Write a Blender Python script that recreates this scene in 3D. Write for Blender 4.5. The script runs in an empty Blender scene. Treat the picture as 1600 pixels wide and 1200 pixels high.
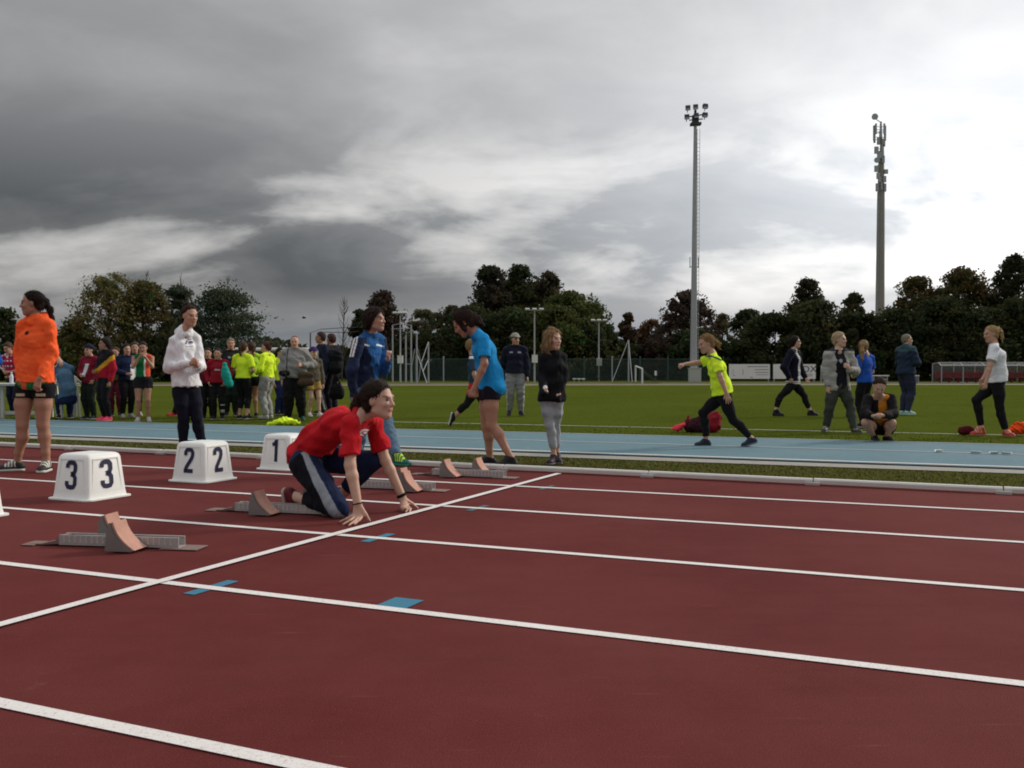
import bpy, bmesh, math, random
import numpy as np
from mathutils import Vector, Matrix

R = math.radians
scene = bpy.context.scene
COL = scene.collection

# ---------------------------------------------------------------- camera
F_PX = 1491.0                      # focal length in pixels of the 1600 px wide photograph
CAM_H = 0.92
PITCH = math.atan(24.0 / F_PX)     # horizon lies 24 px above the centre
cam_data = bpy.data.cameras.new('camera')
cam = bpy.data.objects.new('camera', cam_data)
COL.objects.link(cam)
cam.location = (0, 0, CAM_H)
cam.rotation_euler = (R(90) - PITCH, 0, 0)
cam_data.sensor_width = 36.0
cam_data.lens = 36.0 * F_PX / 1600.0
cam_data.clip_end = 3000
cam_data.clip_start = 0.05
scene.camera = cam

# ---------------------------------------------------------------- light
SUN_AZ, SUN_EL = R(62), R(27)      # azimuth to the right of the view direction
SUN_DIR = Vector((math.sin(SUN_AZ) * math.cos(SUN_EL), math.cos(SUN_AZ) * math.cos(SUN_EL), math.sin(SUN_EL)))
sun_data = bpy.data.lights.new('sun', 'SUN')
sun_data.energy = 1.8
sun_data.angle = R(10)
sun_data.color = (1.0, 0.93, 0.82)
sun = bpy.data.objects.new('sun', sun_data)
COL.objects.link(sun)
sun.rotation_euler = SUN_DIR.to_track_quat('Z', 'Y').to_euler()
sun.location = (40, 30, 40)

scene.view_settings.view_transform = 'Standard'
scene.view_settings.look = 'None'
scene.view_settings.exposure = 0.25
scene.view_settings.gamma = 1.0
scene.view_settings.use_curve_mapping = False
scene.cycles.use_denoising = True
scene.cycles.max_bounces = 6
scene.cycles.transparent_max_bounces = 24
scene.cycles.filter_width = 1.9


class NT:
    """small helper around a node tree"""
    def __init__(self, tree):
        self.t = tree

    def n(self, kind, **kw):
        nd = self.t.nodes.new(kind)
        for k, v in kw.items():
            setattr(nd, k, v)
        return nd

    def l(self, a, b):
        self.t.links.new(a, b)

    def math(self, op, a, b=None, c=None, clamp=False):
        nd = self.n('ShaderNodeMath', operation=op, use_clamp=clamp)
        for i, v in enumerate((a, b, c)):
            if v is None:
                continue
            if isinstance(v, (int, float)):
                nd.inputs[i].default_value = v
            else:
                self.l(v, nd.inputs[i])
        return nd.outputs[0]

    def mix(self, fac, a, b, blend='MIX'):
        nd = self.n('ShaderNodeMix', data_type='RGBA', blend_type=blend)
        if isinstance(fac, (int, float)):
            nd.inputs[0].default_value = fac
        else:
            self.l(fac, nd.inputs[0])
        for i, v in ((6, a), (7, b)):
            if isinstance(v, (tuple, list)):
                nd.inputs[i].default_value = (v[0], v[1], v[2], 1)
            else:
                self.l(v, nd.inputs[i])
        return nd.outputs[2]

    def noise(self, vec, scale, detail=4, rough=0.55, dist=0.0):
        nd = self.n('ShaderNodeTexNoise')
        nd.inputs['Scale'].default_value = scale
        nd.inputs['Detail'].default_value = detail
        nd.inputs['Roughness'].default_value = rough
        nd.inputs['Distortion'].default_value = dist
        if vec is not None:
            self.l(vec, nd.inputs['Vector'])
        return nd.outputs[0]

    def ramp(self, fac, stops, interp='LINEAR'):
        nd = self.n('ShaderNodeValToRGB')
        cr = nd.color_ramp
        cr.interpolation = interp
        while len(cr.elements) < len(stops):
            cr.elements.new(0.5)
        for e, (p, c) in zip(cr.elements, stops):
            e.position = p
            e.color = (c, c, c, 1) if isinstance(c, (int, float)) else (c[0], c[1], c[2], 1)
        self.l(fac, nd.inputs[0])
        return nd.outputs[0]

    def vmap(self, vec, scale=(1, 1, 1), rot=(0, 0, 0), loc=(0, 0, 0)):
        nd = self.n('ShaderNodeMapping')
        nd.inputs['Scale'].default_value = scale
        nd.inputs['Rotation'].default_value = rot
        nd.inputs['Location'].default_value = loc
        self.l(vec, nd.inputs['Vector'])
        return nd.outputs[0]


SKY_OX, SKY_OY = -3.6, -2.2

# ---------------------------------------------------------------- sky: broken overcast over a Nishita sky
world = bpy.data.worlds.new('World')
scene.world = world
world.use_nodes = True
wt = NT(world.node_tree)
wt.t.nodes.clear()
w_out = wt.n('ShaderNodeOutputWorld')
w_bg = wt.n('ShaderNodeBackground')
wt.l(w_bg.outputs[0], w_out.inputs[0])
w_tc = wt.n('ShaderNodeTexCoord')
w_sep = wt.n('ShaderNodeSeparateXYZ')
wt.l(w_tc.outputs['Generated'], w_sep.inputs[0])
sky = wt.n('ShaderNodeTexSky', sky_type='NISHITA')
sky.sun_disc = False
sky.sun_elevation = SUN_EL
sky.sun_rotation = SUN_AZ
sky.air_density = 1.2
sky.dust_density = 3.0
nish = wt.n('ShaderNodeVectorMath', operation='SCALE')
wt.l(sky.outputs[0], nish.inputs[0])
nish.inputs['Scale'].default_value = 0.06
# the cloud deck, seen in perspective: direction divided by its height
zpos = wt.math('MAXIMUM', w_sep.outputs[2], 0.0)
zc = wt.math('ADD', zpos, 0.30)
cmb = wt.n('ShaderNodeCombineXYZ')
wt.l(wt.math('DIVIDE', w_sep.outputs[0], zc), cmb.inputs[0])
wt.l(wt.math('DIVIDE', w_sep.outputs[1], zc), cmb.inputs[1])
wt.l(wt.math('MULTIPLY', w_sep.outputs[2], 1.5), cmb.inputs[2])
deck = cmb.outputs[0]
big = wt.noise(wt.vmap(deck, (0.75, 1.0, 1.0), (0, 0, R(16)), (SKY_OX, SKY_OY, 0)), 0.95, 5, 0.46, 0.6)
mid = wt.noise(wt.vmap(deck, (0.80, 1.0, 1.0), (0, 0, R(-14)), (9.1, 4.4, 2)), 2.9, 8, 0.52, 0.6)
fine = wt.noise(wt.vmap(deck, (0.9, 1.0, 1.0), (0, 0, R(5)), (1, 7, 5)), 8.5, 7, 0.6, 0.3)
thick = wt.math('ADD', wt.math('MULTIPLY', big, 0.62), wt.math('ADD', wt.math('MULTIPLY', mid, 0.29), wt.math('MULTIPLY', fine, 0.09)))
gaps = wt.ramp(thick, [(0.42, 0.0), (0.475, 0.45), (0.515, 0.86), (0.60, 1.0)])
even = wt.ramp(thick, [(0.36, 0.44), (0.62, 0.74)])
# overhead the deck is closed and even, lower down it breaks up
high = wt.ramp(w_sep.outputs[2], [(0.15, 0.0), (0.27, 0.92)])
thick = wt.mix(high, gaps, even)
# glow of the veiled sun
dot = wt.n('ShaderNodeVectorMath', operation='DOT_PRODUCT')
wt.l(w_tc.outputs['Generated'], dot.inputs[0])
GLOW_AZ, GLOW_EL = R(31), R(8)
dot.inputs[1].default_value = (math.sin(GLOW_AZ) * math.cos(GLOW_EL), math.cos(GLOW_AZ) * math.cos(GLOW_EL), math.sin(GLOW_EL))
dpos = wt.math('MAXIMUM', dot.outputs['Value'], 0.0)
near = wt.math('MULTIPLY', wt.math('POWER', dpos, 9.0), wt.math('SUBTRACT', 1.0, wt.math('MULTIPLY', wt.ramp(w_sep.outputs[2], [(0.16, 0.0), (0.36, 1.0)]), 0.62)))
thin_b = wt.math('ADD', wt.math('MULTIPLY', near, 0.95), 0.58)
thick_b = wt.math('ADD', wt.math('MULTIPLY', near, 0.70), 0.09)
thin_c = wt.n('ShaderNodeVectorMath', operation='SCALE')
thin_c.inputs[0].default_value = (1.0, 0.985, 0.97)
wt.l(thin_b, thin_c.inputs['Scale'])
thick_c = wt.n('ShaderNodeVectorMath', operation='SCALE')
thick_c.inputs[0].default_value = (0.94, 1.0, 1.08)
wt.l(thick_b, thick_c.inputs['Scale'])
cloud = wt.mix(thick, thin_c.outputs[0], thick_c.outputs[0])
# towards the horizon: a pale strip with bands of blue-grey
pale = wt.math('ADD', wt.math('MULTIPLY', near, 0.55), 0.40)
pale_c = wt.n('ShaderNodeVectorMath', operation='SCALE')
pale_c.inputs[0].default_value = (1.0, 1.0, 1.02)
wt.l(pale, pale_c.inputs['Scale'])
low = wt.ramp(w_sep.outputs[2], [(0.03, 0.85), (0.085, 0.0)])
cloud = wt.mix(low, cloud, pale_c.outputs[0])
band = wt.noise(wt.vmap(w_tc.outputs['Generated'], (0.8, 0.8, 17.0), (0, 0, 0), (2.3, 0.4, 0.9)), 1.5, 4, 0.5)
bandf = wt.math('MULTIPLY', wt.ramp(w_sep.outputs[2], [(0.0, 0.7), (0.035, 0.9), (0.060, 0.0)]), wt.ramp(band, [(0.46, 0.0), (0.60, 0.6)]))
blue_c = wt.n('ShaderNodeVectorMath', operation='SCALE')
blue_c.inputs[0].default_value = (0.70, 0.84, 1.0)
wt.l(wt.math('ADD', wt.math('MULTIPLY', near, 0.55), 0.24), blue_c.inputs['Scale'])
cloud = wt.mix(bandf, cloud, blue_c.outputs[0])
cloud = wt.mix(0.06, cloud, nish.outputs[0])
# an overcast sky brightens steadily from the horizon to the zenith
cie = wt.n('ShaderNodeVectorMath', operation='SCALE')
wt.l(cloud, cie.inputs[0])
wt.l(wt.math('ADD', wt.math('MULTIPLY', zpos, 2.4), 0.56), cie.inputs['Scale'])
wt.l(cie.outputs[0], w_bg.inputs[0])
w_bg.inputs[1].default_value = 0.95

# ---------------------------------------------------------------- projection helpers (pixels of the photograph -> metres in the scene)
CT, ST = math.cos(PITCH), math.sin(PITCH)
C0 = np.array([0.0, 0.0, CAM_H])


def ray(px, py):
    dx, dy = (px - 800.0) / F_PX, (600.0 - py) / F_PX
    return np.array([dx, CT + dy * ST, -ST + dy * CT])


def at(px, py, depth):
    """point seen at that pixel, `depth` metres ahead of the camera"""
    d = ray(px, py)
    return C0 + d * (depth / d[1])


def gr(px, py, z=0.0):
    """point of the ground seen at that pixel"""
    d = ray(px, py)
    return C0 + d * ((z - CAM_H) / d[2])


# track frame: T runs across the lanes away from the camera, A runs along the lanes towards the right
ANG = math.atan2(678.0, F_PX)
TV = np.array([math.sin(ANG), math.cos(ANG), 0.0])
AV = np.array([math.cos(ANG), -math.sin(ANG), 0.0])


def ta(t, a, z=0.0):
    p = TV * t + AV * a
    return np.array([p[0], p[1], z])


def tcoord(p):
    return float(p[0] * TV[0] + p[1] * TV[1])


def acoord(p):
    return float(p[0] * AV[0] + p[1] * AV[1])


# ---------------------------------------------------------------- materials
MATS = {}


def new_mat(name):
    m = bpy.data.materials.new(name)
    m.use_nodes = True
    t = NT(m.node_tree)
    b = m.node_tree.nodes['Principled BSDF']
    return m, t, b


def plain(name, col, rough=0.6, metal=0.0, var=0.12, scale=8.0, bump=0.0, bscale=60.0, spec=0.4):
    """one-colour paint/metal/plastic with slight unevenness"""
    if name in MATS:
        return MATS[name]
    m, t, b = new_mat(name)
    tc = t.n('ShaderNodeTexCoord')
    nz = t.noise(tc.outputs['Object'], scale, 5, 0.6)
    dark = tuple(c * (1 - var) for c in col)
    lite = tuple(min(1, c * (1 + var)) for c in col)
    t.l(t.mix(nz, dark, lite), b.inputs['Base Color'])
    b.inputs['Roughness'].default_value = rough
    b.inputs['Metallic'].default_value = metal
    b.inputs['Specular IOR Level'].default_value = spec
    if bump:
        bp = t.n('ShaderNodeBump')
        bp.inputs['Strength'].default_value = bump
        bp.inputs['Distance'].default_value = 0.01
        t.l(t.noise(tc.outputs['Object'], bscale, 3, 0.6), bp.inputs['Height'])
        t.l(bp.outputs[0], b.inputs['Normal'])
    MATS[name] = m
    return m


def vcol_mat(name, rough=0.85, sheen=0.0, sss=0.0, bump=0.15, bscale=220.0, spec=0.25, var=0.10, vscale=14.0):
    """material coloured by the 'Col' attribute with fine weave / pore variation"""
    if name in MATS:
        return MATS[name]
    m, t, b = new_mat(name)
    at_ = t.n('ShaderNodeAttribute', attribute_name='Col')
    tc = t.n('ShaderNodeTexCoord')
    nz = t.noise(tc.outputs['Object'], vscale, 4, 0.6)
    f = t.n('ShaderNodeMapRange')
    f.inputs['To Min'].default_value = 1 - var
    f.inputs['To Max'].default_value = 1 + var
    t.l(nz, f.inputs['Value'])
    sc = t.n('ShaderNodeVectorMath', operation='SCALE')
    t.l(at_.outputs['Color'], sc.inputs[0])
    t.l(f.outputs[0], sc.inputs['Scale'])
    t.l(sc.outputs[0], b.inputs['Base Color'])
    b.inputs['Roughness'].default_value = rough
    b.inputs['Specular IOR Level'].default_value = spec
    b.inputs['Sheen Weight'].default_value = sheen
    if sss:
        b.inputs['Subsurface Weight'].default_value = sss
        b.inputs['Subsurface Radius'].default_value = (0.012, 0.005, 0.003)
        b.inputs['Subsurface Scale'].default_value = 1.0
    if bump:
        bp = t.n('ShaderNodeBump')
        bp.inputs['Strength'].default_value = bump
        bp.inputs['Distance'].default_value = 0.004
        t.l(t.noise(tc.outputs['Object'], bscale, 3, 0.6), bp.inputs['Height'])
        t.l(bp.outputs[0], b.inputs['Normal'])
    MATS[name] = m
    return m


# ---------------------------------------------------------------- object helpers
def tag(o, label=None, cat=None, group=None, kind=None):
    if label:
        o['label'] = label
    if cat:
        o['category'] = cat
    if group:
        o['group'] = group
    if kind:
        o['kind'] = kind
    return o


def link(name, me, mat=None, parent=None, loc=None):
    o = bpy.data.objects.new(name, me)
    COL.objects.link(o)
    if mat is not None:
        if len(me.materials) == 0:
            me.materials.append(mat)
    if parent is not None:
        o.parent = parent
    if loc is not None:
        o.location = loc
    return o


def empty(name, loc, rz=0.0):
    o = bpy.data.objects.new(name, None)
    o.empty_display_size = 0.2
    COL.objects.link(o)
    o.location = tuple(loc)
    o.rotation_euler = (0, 0, rz)
    return o


def np_mesh(name, verts, faces, smooth=True, cols=None):
    me = bpy.data.meshes.new(name)
    verts = np.asarray(verts, dtype=np.float32)
    faces = np.asarray(faces, dtype=np.int32)
    n, k = faces.shape
    me.vertices.add(len(verts))
    me.vertices.foreach_set('co', verts.ravel())
    me.loops.add(n * k)
    me.loops.foreach_set('vertex_index', faces.ravel())
    me.polygons.add(n)
    me.polygons.foreach_set('loop_start', np.arange(0, n * k, k, dtype=np.int32))
    me.polygons.foreach_set('use_smooth', np.full(n, smooth, dtype=bool))
    me.update(calc_edges=True)
    if cols is not None:
        a = me.color_attributes.new('Col', 'FLOAT_COLOR', 'POINT')
        c4 = np.ones((len(verts), 4), dtype=np.float32)
        c4[:, :3] = cols
        a.data.foreach_set('color', c4.ravel())
    return me


class MB:
    """collects boxes, tubes and prisms into one mesh"""
    def __init__(self):
        self.v = []
        self.f = []

    def add(self, vs, fs):
        o = len(self.v)
        self.v += [tuple(map(float, p)) for p in vs]
        self.f += [tuple(i + o for i in f) for f in fs]

    def box(self, c, s, rot=None):
        hx, hy, hz = s[0] / 2, s[1] / 2, s[2] / 2
        p = [Vector((x, y, z)) for x in (-hx, hx) for y in (-hy, hy) for z in (-hz, hz)]
        if rot is not None:
            p = [rot @ q for q in p]
        c = Vector(c)
        self.add([q + c for q in p], [(0, 1, 3, 2), (4, 6, 7, 5), (0, 4, 5, 1), (2, 3, 7, 6), (0, 2, 6, 4), (1, 5, 7, 3)])

    def tube(self, a, b, ra, rb=None, n=8, caps=True):
        rb = ra if rb is None else rb
        a, b = Vector(a), Vector(b)
        d = (b - a).normalized()
        u = d.orthogonal().normalized()
        w = d.cross(u)
        vs = []
        for c, r in ((a, ra), (b, rb)):
            for i in range(n):
                t = 2 * math.pi * i / n
                vs.append(c + (u * math.cos(t) + w * math.sin(t)) * r)
        fs = [(i, (i + 1) % n, n + (i + 1) % n, n + i) for i in range(n)]
        if caps:
            fs += [tuple(range(n - 1, -1, -1)), tuple(range(n, 2 * n))]
        self.add(vs, fs)

    def path(self, pts, r, n=8):
        for i in range(len(pts) - 1):
            r0 = r[i] if isinstance(r, (list, tuple)) else r
            r1 = r[i + 1] if isinstance(r, (list, tuple)) else r
            self.tube(pts[i], pts[i + 1], r0, r1, n)

    def prism(self, poly, z0, z1, M=None):
        """extrude an xy outline from z0 to z1, then transform"""
        n = len(poly)
        vs = [Vector((x, y, z0)) for x, y in poly] + [Vector((x, y, z1)) for x, y in poly]
        if M is not None:
            vs = [M @ q for q in vs]
        self.add(vs, [tuple(range(n - 1, -1, -1)), tuple(range(n, 2 * n))] + [(i, (i + 1) % n, n + (i + 1) % n, n + i) for i in range(n)])

    def ball(self, c, r, n=10, m=7, sc=(1, 1, 1)):
        vs = [(c[0], c[1], c[2] + r * sc[2])]
        for j in range(1, m):
            ph = math.pi * j / m
            for i in range(n):
                t = 2 * math.pi * i / n
                vs.append((c[0] + r * sc[0] * math.sin(ph) * math.cos(t), c[1] + r * sc[1] * math.sin(ph) * math.sin(t), c[2] + r * sc[2] * math.cos(ph)))
        vs.append((c[0], c[1], c[2] - r * sc[2]))
        fs = [(0, 1 + i, 1 + (i + 1) % n) for i in range(n)]
        for j in range(m - 2):
            for i in range(n):
                fs.append((1 + j * n + i, 1 + (j + 1) * n + i, 1 + (j + 1) * n + (i + 1) % n, 1 + j * n + (i + 1) % n))
        L = len(vs) - 1
        fs += [(L, 1 + (m - 2) * n + (i + 1) % n, 1 + (m - 2) * n + i) for i in range(n)]
        self.add(vs, fs)

    def mesh(self, name, smooth=False, bevel=0.0):
        me = bpy.data.meshes.new(name)
        me.from_pydata(self.v, [], self.f)
        if bevel:
            bm = bmesh.new()
            bm.from_mesh(me)
            es = [e for e in bm.edges if e.is_manifold and e.calc_face_angle(0) > 0.6]
            bmesh.ops.bevel(bm, geom=es, offset=bevel, segments=2, profile=0.7, affect='EDGES', clamp_overlap=True)
            bm.to_mesh(me)
            bm.free()
        me.update()
        if smooth:
            me.polygons.foreach_set('use_smooth', [True] * len(me.polygons))
            me.set_sharp_from_angle(angle=R(40))
        return me

    def build(self, name, mat, parent=None, smooth=False, bevel=0.0, loc=None):
        return link(name, self.mesh(name, smooth, bevel), mat, parent, loc)


def quad_sheet(name, pts, mat, parent=None):
    me = bpy.data.meshes.new(name)
    me.from_pydata([tuple(map(float, p)) for p in pts], [], [tuple(range(len(pts)))])
    me.update()
    return link(name, me, mat, parent)
# ================================================================ ground, track and lanes
def track_mat():
    m, t, b = new_mat('tartan')
    tc = t.n('ShaderNodeTexCoord')
    o = tc.outputs['Object']
    big = t.noise(o, 0.7, 5, 0.6)
    mid = t.noise(o, 6.0, 5, 0.65)
    gra = t.noise(o, 260.0, 2, 0.7)
    streak = t.noise(t.vmap(o, (0.25, 5.0, 1.0), (0, 0, ANG)), 2.0, 5, 0.6)
    c = t.mix(t.ramp(big, [(0.35, 0.0), (0.65, 1.0)]), (0.146, 0.030, 0.029), (0.182, 0.038, 0.036))
    c = t.mix(t.ramp(mid, [(0.40, 0.0), (0.70, 0.55)]), c, (0.200, 0.044, 0.044))
    c = t.mix(t.ramp(streak, [(0.52, 0.0), (0.75, 0.35)]), c, (0.120, 0.028, 0.026))
    c = t.mix(t.ramp(gra, [(0.36, 0.75), (0.52, 0.0)]), c, (0.070, 0.014, 0.015))
    c = t.mix(t.ramp(t.noise(o, 190.0, 2, 0.6), [(0.66, 0.0), (0.72, 0.6)]), c, (0.34, 0.16, 0.14))
    c = t.mix(t.ramp(t.noise(t.vmap(o, (1.0, 9.0, 1.0), (0, 0, ANG)), 1.3, 6, 0.7), [(0.58, 0.0), (0.78, 0.45)]), c, (0.095, 0.024, 0.026))
    c = t.mix(t.ramp(t.noise(o, 1.7, 6, 0.75), [(0.60, 0.0), (0.80, 0.4)]), c, (0.215, 0.060, 0.058))
    c = t.mix(t.ramp(t.noise(o, 3.1, 6, 0.7), [(0.66, 0.0), (0.72, 0.35)]), c, (0.25, 0.10, 0.08))
    c = t.mix(0.30, c, (0.025, 0.006, 0.005))
    scr = t.noise(t.vmap(o, (0.9, 26.0, 1.0), (0, 0, ANG + 0.15)), 3.0, 3, 0.5)
    c = t.mix(t.ramp(scr, [(0.70, 0.0), (0.73, 0.35)]), c, (0.27, 0.11, 0.10))
    scr = t.noise(t.vmap(o, (22.0, 1.4, 1.0), (0, 0, ANG - 0.4)), 2.2, 3, 0.5)
    c = t.mix(t.ramp(scr, [(0.70, 0.0), (0.74, 0.45)]), c, (0.075, 0.020, 0.020))
    c = t.mix(t.ramp(t.noise(o, 0.45, 4, 0.65), [(0.40, 0.0), (0.70, 0.32)]), c, (0.195, 0.062, 0.055))
    t.l(c, b.inputs['Base Color'])
    b.inputs['Roughness'].default_value = 0.9
    b.inputs['Specular IOR Level'].default_value = 0.05
    bp = t.n('ShaderNodeBump')
    bp.inputs['Strength'].default_value = 0.55
    bp.inputs['Distance'].default_value = 0.004
    t.l(t.math('ADD', gra, t.math('MULTIPLY', mid, 0.8)), bp.inputs['Height'])
    t.l(bp.outputs[0], b.inputs['Normal'])
    return m


def paint_mat(name, col, wear):
    m, t, b = new_mat(name)
    o = t.n('ShaderNodeTexCoord').outputs['Object']
    w = t.ramp(t.noise(o, 95.0, 5, 0.8), [(0.34, wear), (0.47, 0.0)])
    w2 = t.ramp(t.noise(o, 2.3, 4, 0.6), [(0.3, 0.25), (0.7, 0.0)])
    c = t.mix(w2, col, tuple(x * 0.75 for x in col))
    c = t.mix(w, c, (0.22, 0.07, 0.06))
    t.l(c, b.inputs['Base Color'])
    b.inputs['Roughness'].default_value = 0.8
    b.inputs['Specular IOR Level'].default_value = 0.2
    bp = t.n('ShaderNodeBump')
    bp.inputs['Strength'].default_value = 0.4
    bp.inputs['Distance'].default_value = 0.003
    t.l(t.noise(o, 240.0, 2, 0.7), bp.inputs['Height'])
    t.l(bp.outputs[0], b.inputs['Normal'])
    return m


def grass_mat(name, c0, c1, c2, sc=1.0):
    m, t, b = new_mat(name)
    o = t.n('ShaderNodeTexCoord').outputs['Object']
    n1 = t.noise(o, 0.35 * sc, 5, 0.6)
    n2 = t.noise(o, 5.0 * sc, 5, 0.7)
    n3 = t.noise(o, 60.0, 3, 0.7)
    c = t.mix(t.ramp(n1, [(0.35, 0.0), (0.68, 1.0)]), c0, c1)
    c = t.mix(t.ramp(n2, [(0.45, 0.0), (0.75, 0.7)]), c, c2)
    wv_ = t.n('ShaderNodeTexWave', wave_type='BANDS', bands_direction='X')
    wv_.inputs['Scale'].default_value = 0.045
    wv_.inputs['Distortion'].default_value = 1.2
    t.l(t.vmap(o, (1, 1, 1), (0, 0, ANG)), wv_.inputs['Vector'])
    c = t.mix(t.math('MULTIPLY', wv_.outputs[1], 0.22), c, tuple(x * 0.70 for x in c0))
    c = t.mix(t.ramp(t.noise(o, 0.9 * sc, 6, 0.7), [(0.58, 0.0), (0.75, 0.45)]), c, (c2[0] * 1.15, c2[1] * 0.95, c2[2] * 1.3))
    c = t.mix(t.ramp(n3, [(0.35, 0.5), (0.6, 0.0)]), c, tuple(x * 0.45 for x in c0))
    t.l(c, b.inputs['Base Color'])
    b.inputs['Roughness'].default_value = 0.95
    b.inputs['Specular IOR Level'].default_value = 0.0
    bp = t.n('ShaderNodeBump')
    bp.inputs['Strength'].default_value = 0.8
    bp.inputs['Distance'].default_value = 0.03
    t.l(t.math('ADD', n3, n2), bp.inputs['Height'])
    t.l(bp.outputs[0], b.inputs['Normal'])
    return m


M_TRACK = track_mat()
M_LINE = paint_mat('line_paint', (0.76, 0.73, 0.71), 0.5)
M_LINE2 = paint_mat('thin_line_paint', (0.50, 0.52, 0.52), 0.2)
M_TAPE = paint_mat('blue_tape', (0.030, 0.20, 0.31), 0.85)
M_TAPE2 = paint_mat('worn_blue_tape', (0.075, 0.135, 0.16), 1.0)
M_FIELD = grass_mat('field_grass', (0.076, 0.102, 0.013), (0.100, 0.126, 0.018), (0.115, 0.124, 0.029))
M_VERGE = grass_mat('verge_grass', (0.088, 0.092, 0.022), (0.102, 0.104, 0.026), (0.125, 0.115, 0.040), 3.0)


def strip(name, f0, f1, a0, a1, z, mat, parent=None, n=24):
    """sheet along the lanes between two edges t = f(a)"""
    vs, fs = [], []
    for i in range(n + 1):
        a = a0 + (a1 - a0) * i / n
        vs += [tuple(ta(f0(a), a, z)), tuple(ta(f1(a), a, z))]
    for i in range(n):
        fs.append((2 * i, 2 * i + 2, 2 * i + 3, 2 * i + 1))
    me = bpy.data.meshes.new(name)
    me.from_pydata(vs, [], fs)
    me.update()
    return link(name, me, mat, parent)


def lin(t0, k):
    return lambda a: t0 + k * a


ground = quad_sheet('ground', [(-900, -60, -0.016), (900, -60, -0.016), (900, 1600, -0.016), (-900, 1600, -0.016)], M_FIELD)
tag(ground, kind='structure')
track = strip('running_track', lin(-12, 0), lin(7.93, 0.012), -60, 40, 0.0, M_TRACK)
tag(track, kind='structure')
HW = 0.027
LANES = [(0.55, 0.0), (1.80, 0.004), (3.13, 0.010), (4.455, 0.022), (5.685, 0.028), (6.88, 0.030)]
for t0, k in LANES:
    strip('lane_line', lin(t0 - HW, k), lin(t0 + HW, k), -60, 40, 0.004, M_LINE, track)
# start line
me = bpy.data.meshes.new('start_line')
me.from_pydata([tuple(ta(0.0, -3.07 - 0.027, 0.008)), tuple(ta(0.0, -3.07 + 0.027, 0.008)), tuple(ta(7.74, -3.07 + 0.027, 0.008)), tuple(ta(7.74, -3.07 - 0.027, 0.008))], [], [(0, 1, 2, 3)])
link('start_line', me, M_LINE, track)
# small blue marks across the lane lines, one larger patch
for i_, (t0, k) in enumerate(LANES[2:]):
    tl = t0 + k * -2.8
    w_ = (0.030, 0.028, 0.024, 0.022)[i_]
    for s in (-1, 1):
        e_ = 0.145 if s > 0 else 0.125
        quad_sheet('blue_mark', [ta(tl + s * 0.031, -2.80 - w_, 0.003), ta(tl + s * 0.031, -2.80 + w_, 0.003), ta(tl + s * e_, -2.80 + w_, 0.003), ta(tl + s * e_, -2.80 - w_, 0.003)], M_TAPE if i_ < 2 else M_TAPE2, track)
quad_sheet('blue_patch', [ta(3.142, -2.005, 0.003), ta(3.142, -1.875, 0.003), ta(3.282, -1.875, 0.003), ta(3.282, -2.005, 0.003)], M_TAPE, track)

verge = strip('grass_verge', lin(7.93, 0.012), lin(9.46, 0.055), -60, 40, -0.006, M_VERGE)
tag(verge, kind='structure')
M_CONC = plain('concrete', (0.28, 0.27, 0.24), 0.9, var=0.3, scale=9, bump=0.4, bscale=80)
edge = strip('concrete_edging', lin(9.42, 0.055), lin(9.78, 0.055), -60, 40, 0.0, M_CONC)
tag(edge, kind='structure')
m, t, b = new_mat('blue_lane')
o = t.n('ShaderNodeTexCoord').outputs['Object']
c = t.mix(t.ramp(t.noise(o, 0.9, 5, 0.6), [(0.35, 0.0), (0.7, 1.0)]), (0.094, 0.172, 0.208), (0.118, 0.202, 0.240))
c = t.mix(t.ramp(t.noise(o, 14.0, 5, 0.7), [(0.5, 0.0), (0.8, 0.6)]), c, (0.18, 0.275, 0.31))
c = t.mix(t.ramp(t.noise(o, 2.6, 6, 0.75), [(0.62, 0.0), (0.72, 0.5)]), c, (0.09, 0.15, 0.18))
t.l(c, b.inputs['Base Color'])
b.inputs['Roughness'].default_value = 0.85
b.inputs['Specular IOR Level'].default_value = 0.2
M_BLUE = m
runway = strip('blue_runway', lin(9.78, 0.055), lin(12.85, 0.065), -60, 40, 0.012, M_BLUE)
tag(runway, kind='structure')
strip('runway_line', lin(9.85, 0.055), lin(9.92, 0.055), -60, 40, 0.016, M_LINE, runway)
strip('runway_line', lin(11.33, 0.058), lin(11.38, 0.058), -60, 40, 0.016, M_LINE2, runway)
strip('runway_line', lin(12.78, 0.065), lin(12.83, 0.065), -60, 40, 0.016, M_LINE2, runway)
# field markings and the dirt strip at the far side of the field
M_CHALK = plain('chalk', (0.40, 0.42, 0.34), 0.9, var=0.35, scale=3)
fl1 = strip('touch_line', lin(14.95, 0.075), lin(15.03, 0.075), -9, 40, -0.010, M_CHALK)
tag(fl1, kind='structure')


def far_sheet(name, y0, y1, z, mat, x0=-20, x1=1620):
    p = [gr(x0, y1, z), gr(x1, y1, z), gr(x1, y0, z), gr(x0, y0, z)]
    o = quad_sheet(name, p, mat)
    tag(o, kind='structure')
    return o


M_DIRT = plain('dirt_path', (0.085, 0.062, 0.030), 0.95, var=0.3, scale=0.6)
fp0, fp1 = gr(-60, 602.2), gr(1660, 600.6)
fdir = (fp1 - fp0) / np.linalg.norm(fp1 - fp0)
fnor = np.array([-fdir[1], fdir[0], 0.0])


def far_strip(name, d0, d1, z, mat):
    p = [fp0 + fnor * d0, fp1 + fnor * d0, fp1 + fnor * d1, fp0 + fnor * d1]
    o = quad_sheet(name, [(q[0], q[1], z) for q in p], mat)
    tag(o, kind='structure')
    return o


M_FARLINE = plain('far_line', (0.62, 0.58, 0.46), 0.9, var=0.2, scale=0.8)
far_strip('far_touch_line', -0.1, 0.55, -0.008, M_FARLINE)
far_strip('dirt_strip', 0.55, 9.0, -0.011, M_DIRT)

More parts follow.
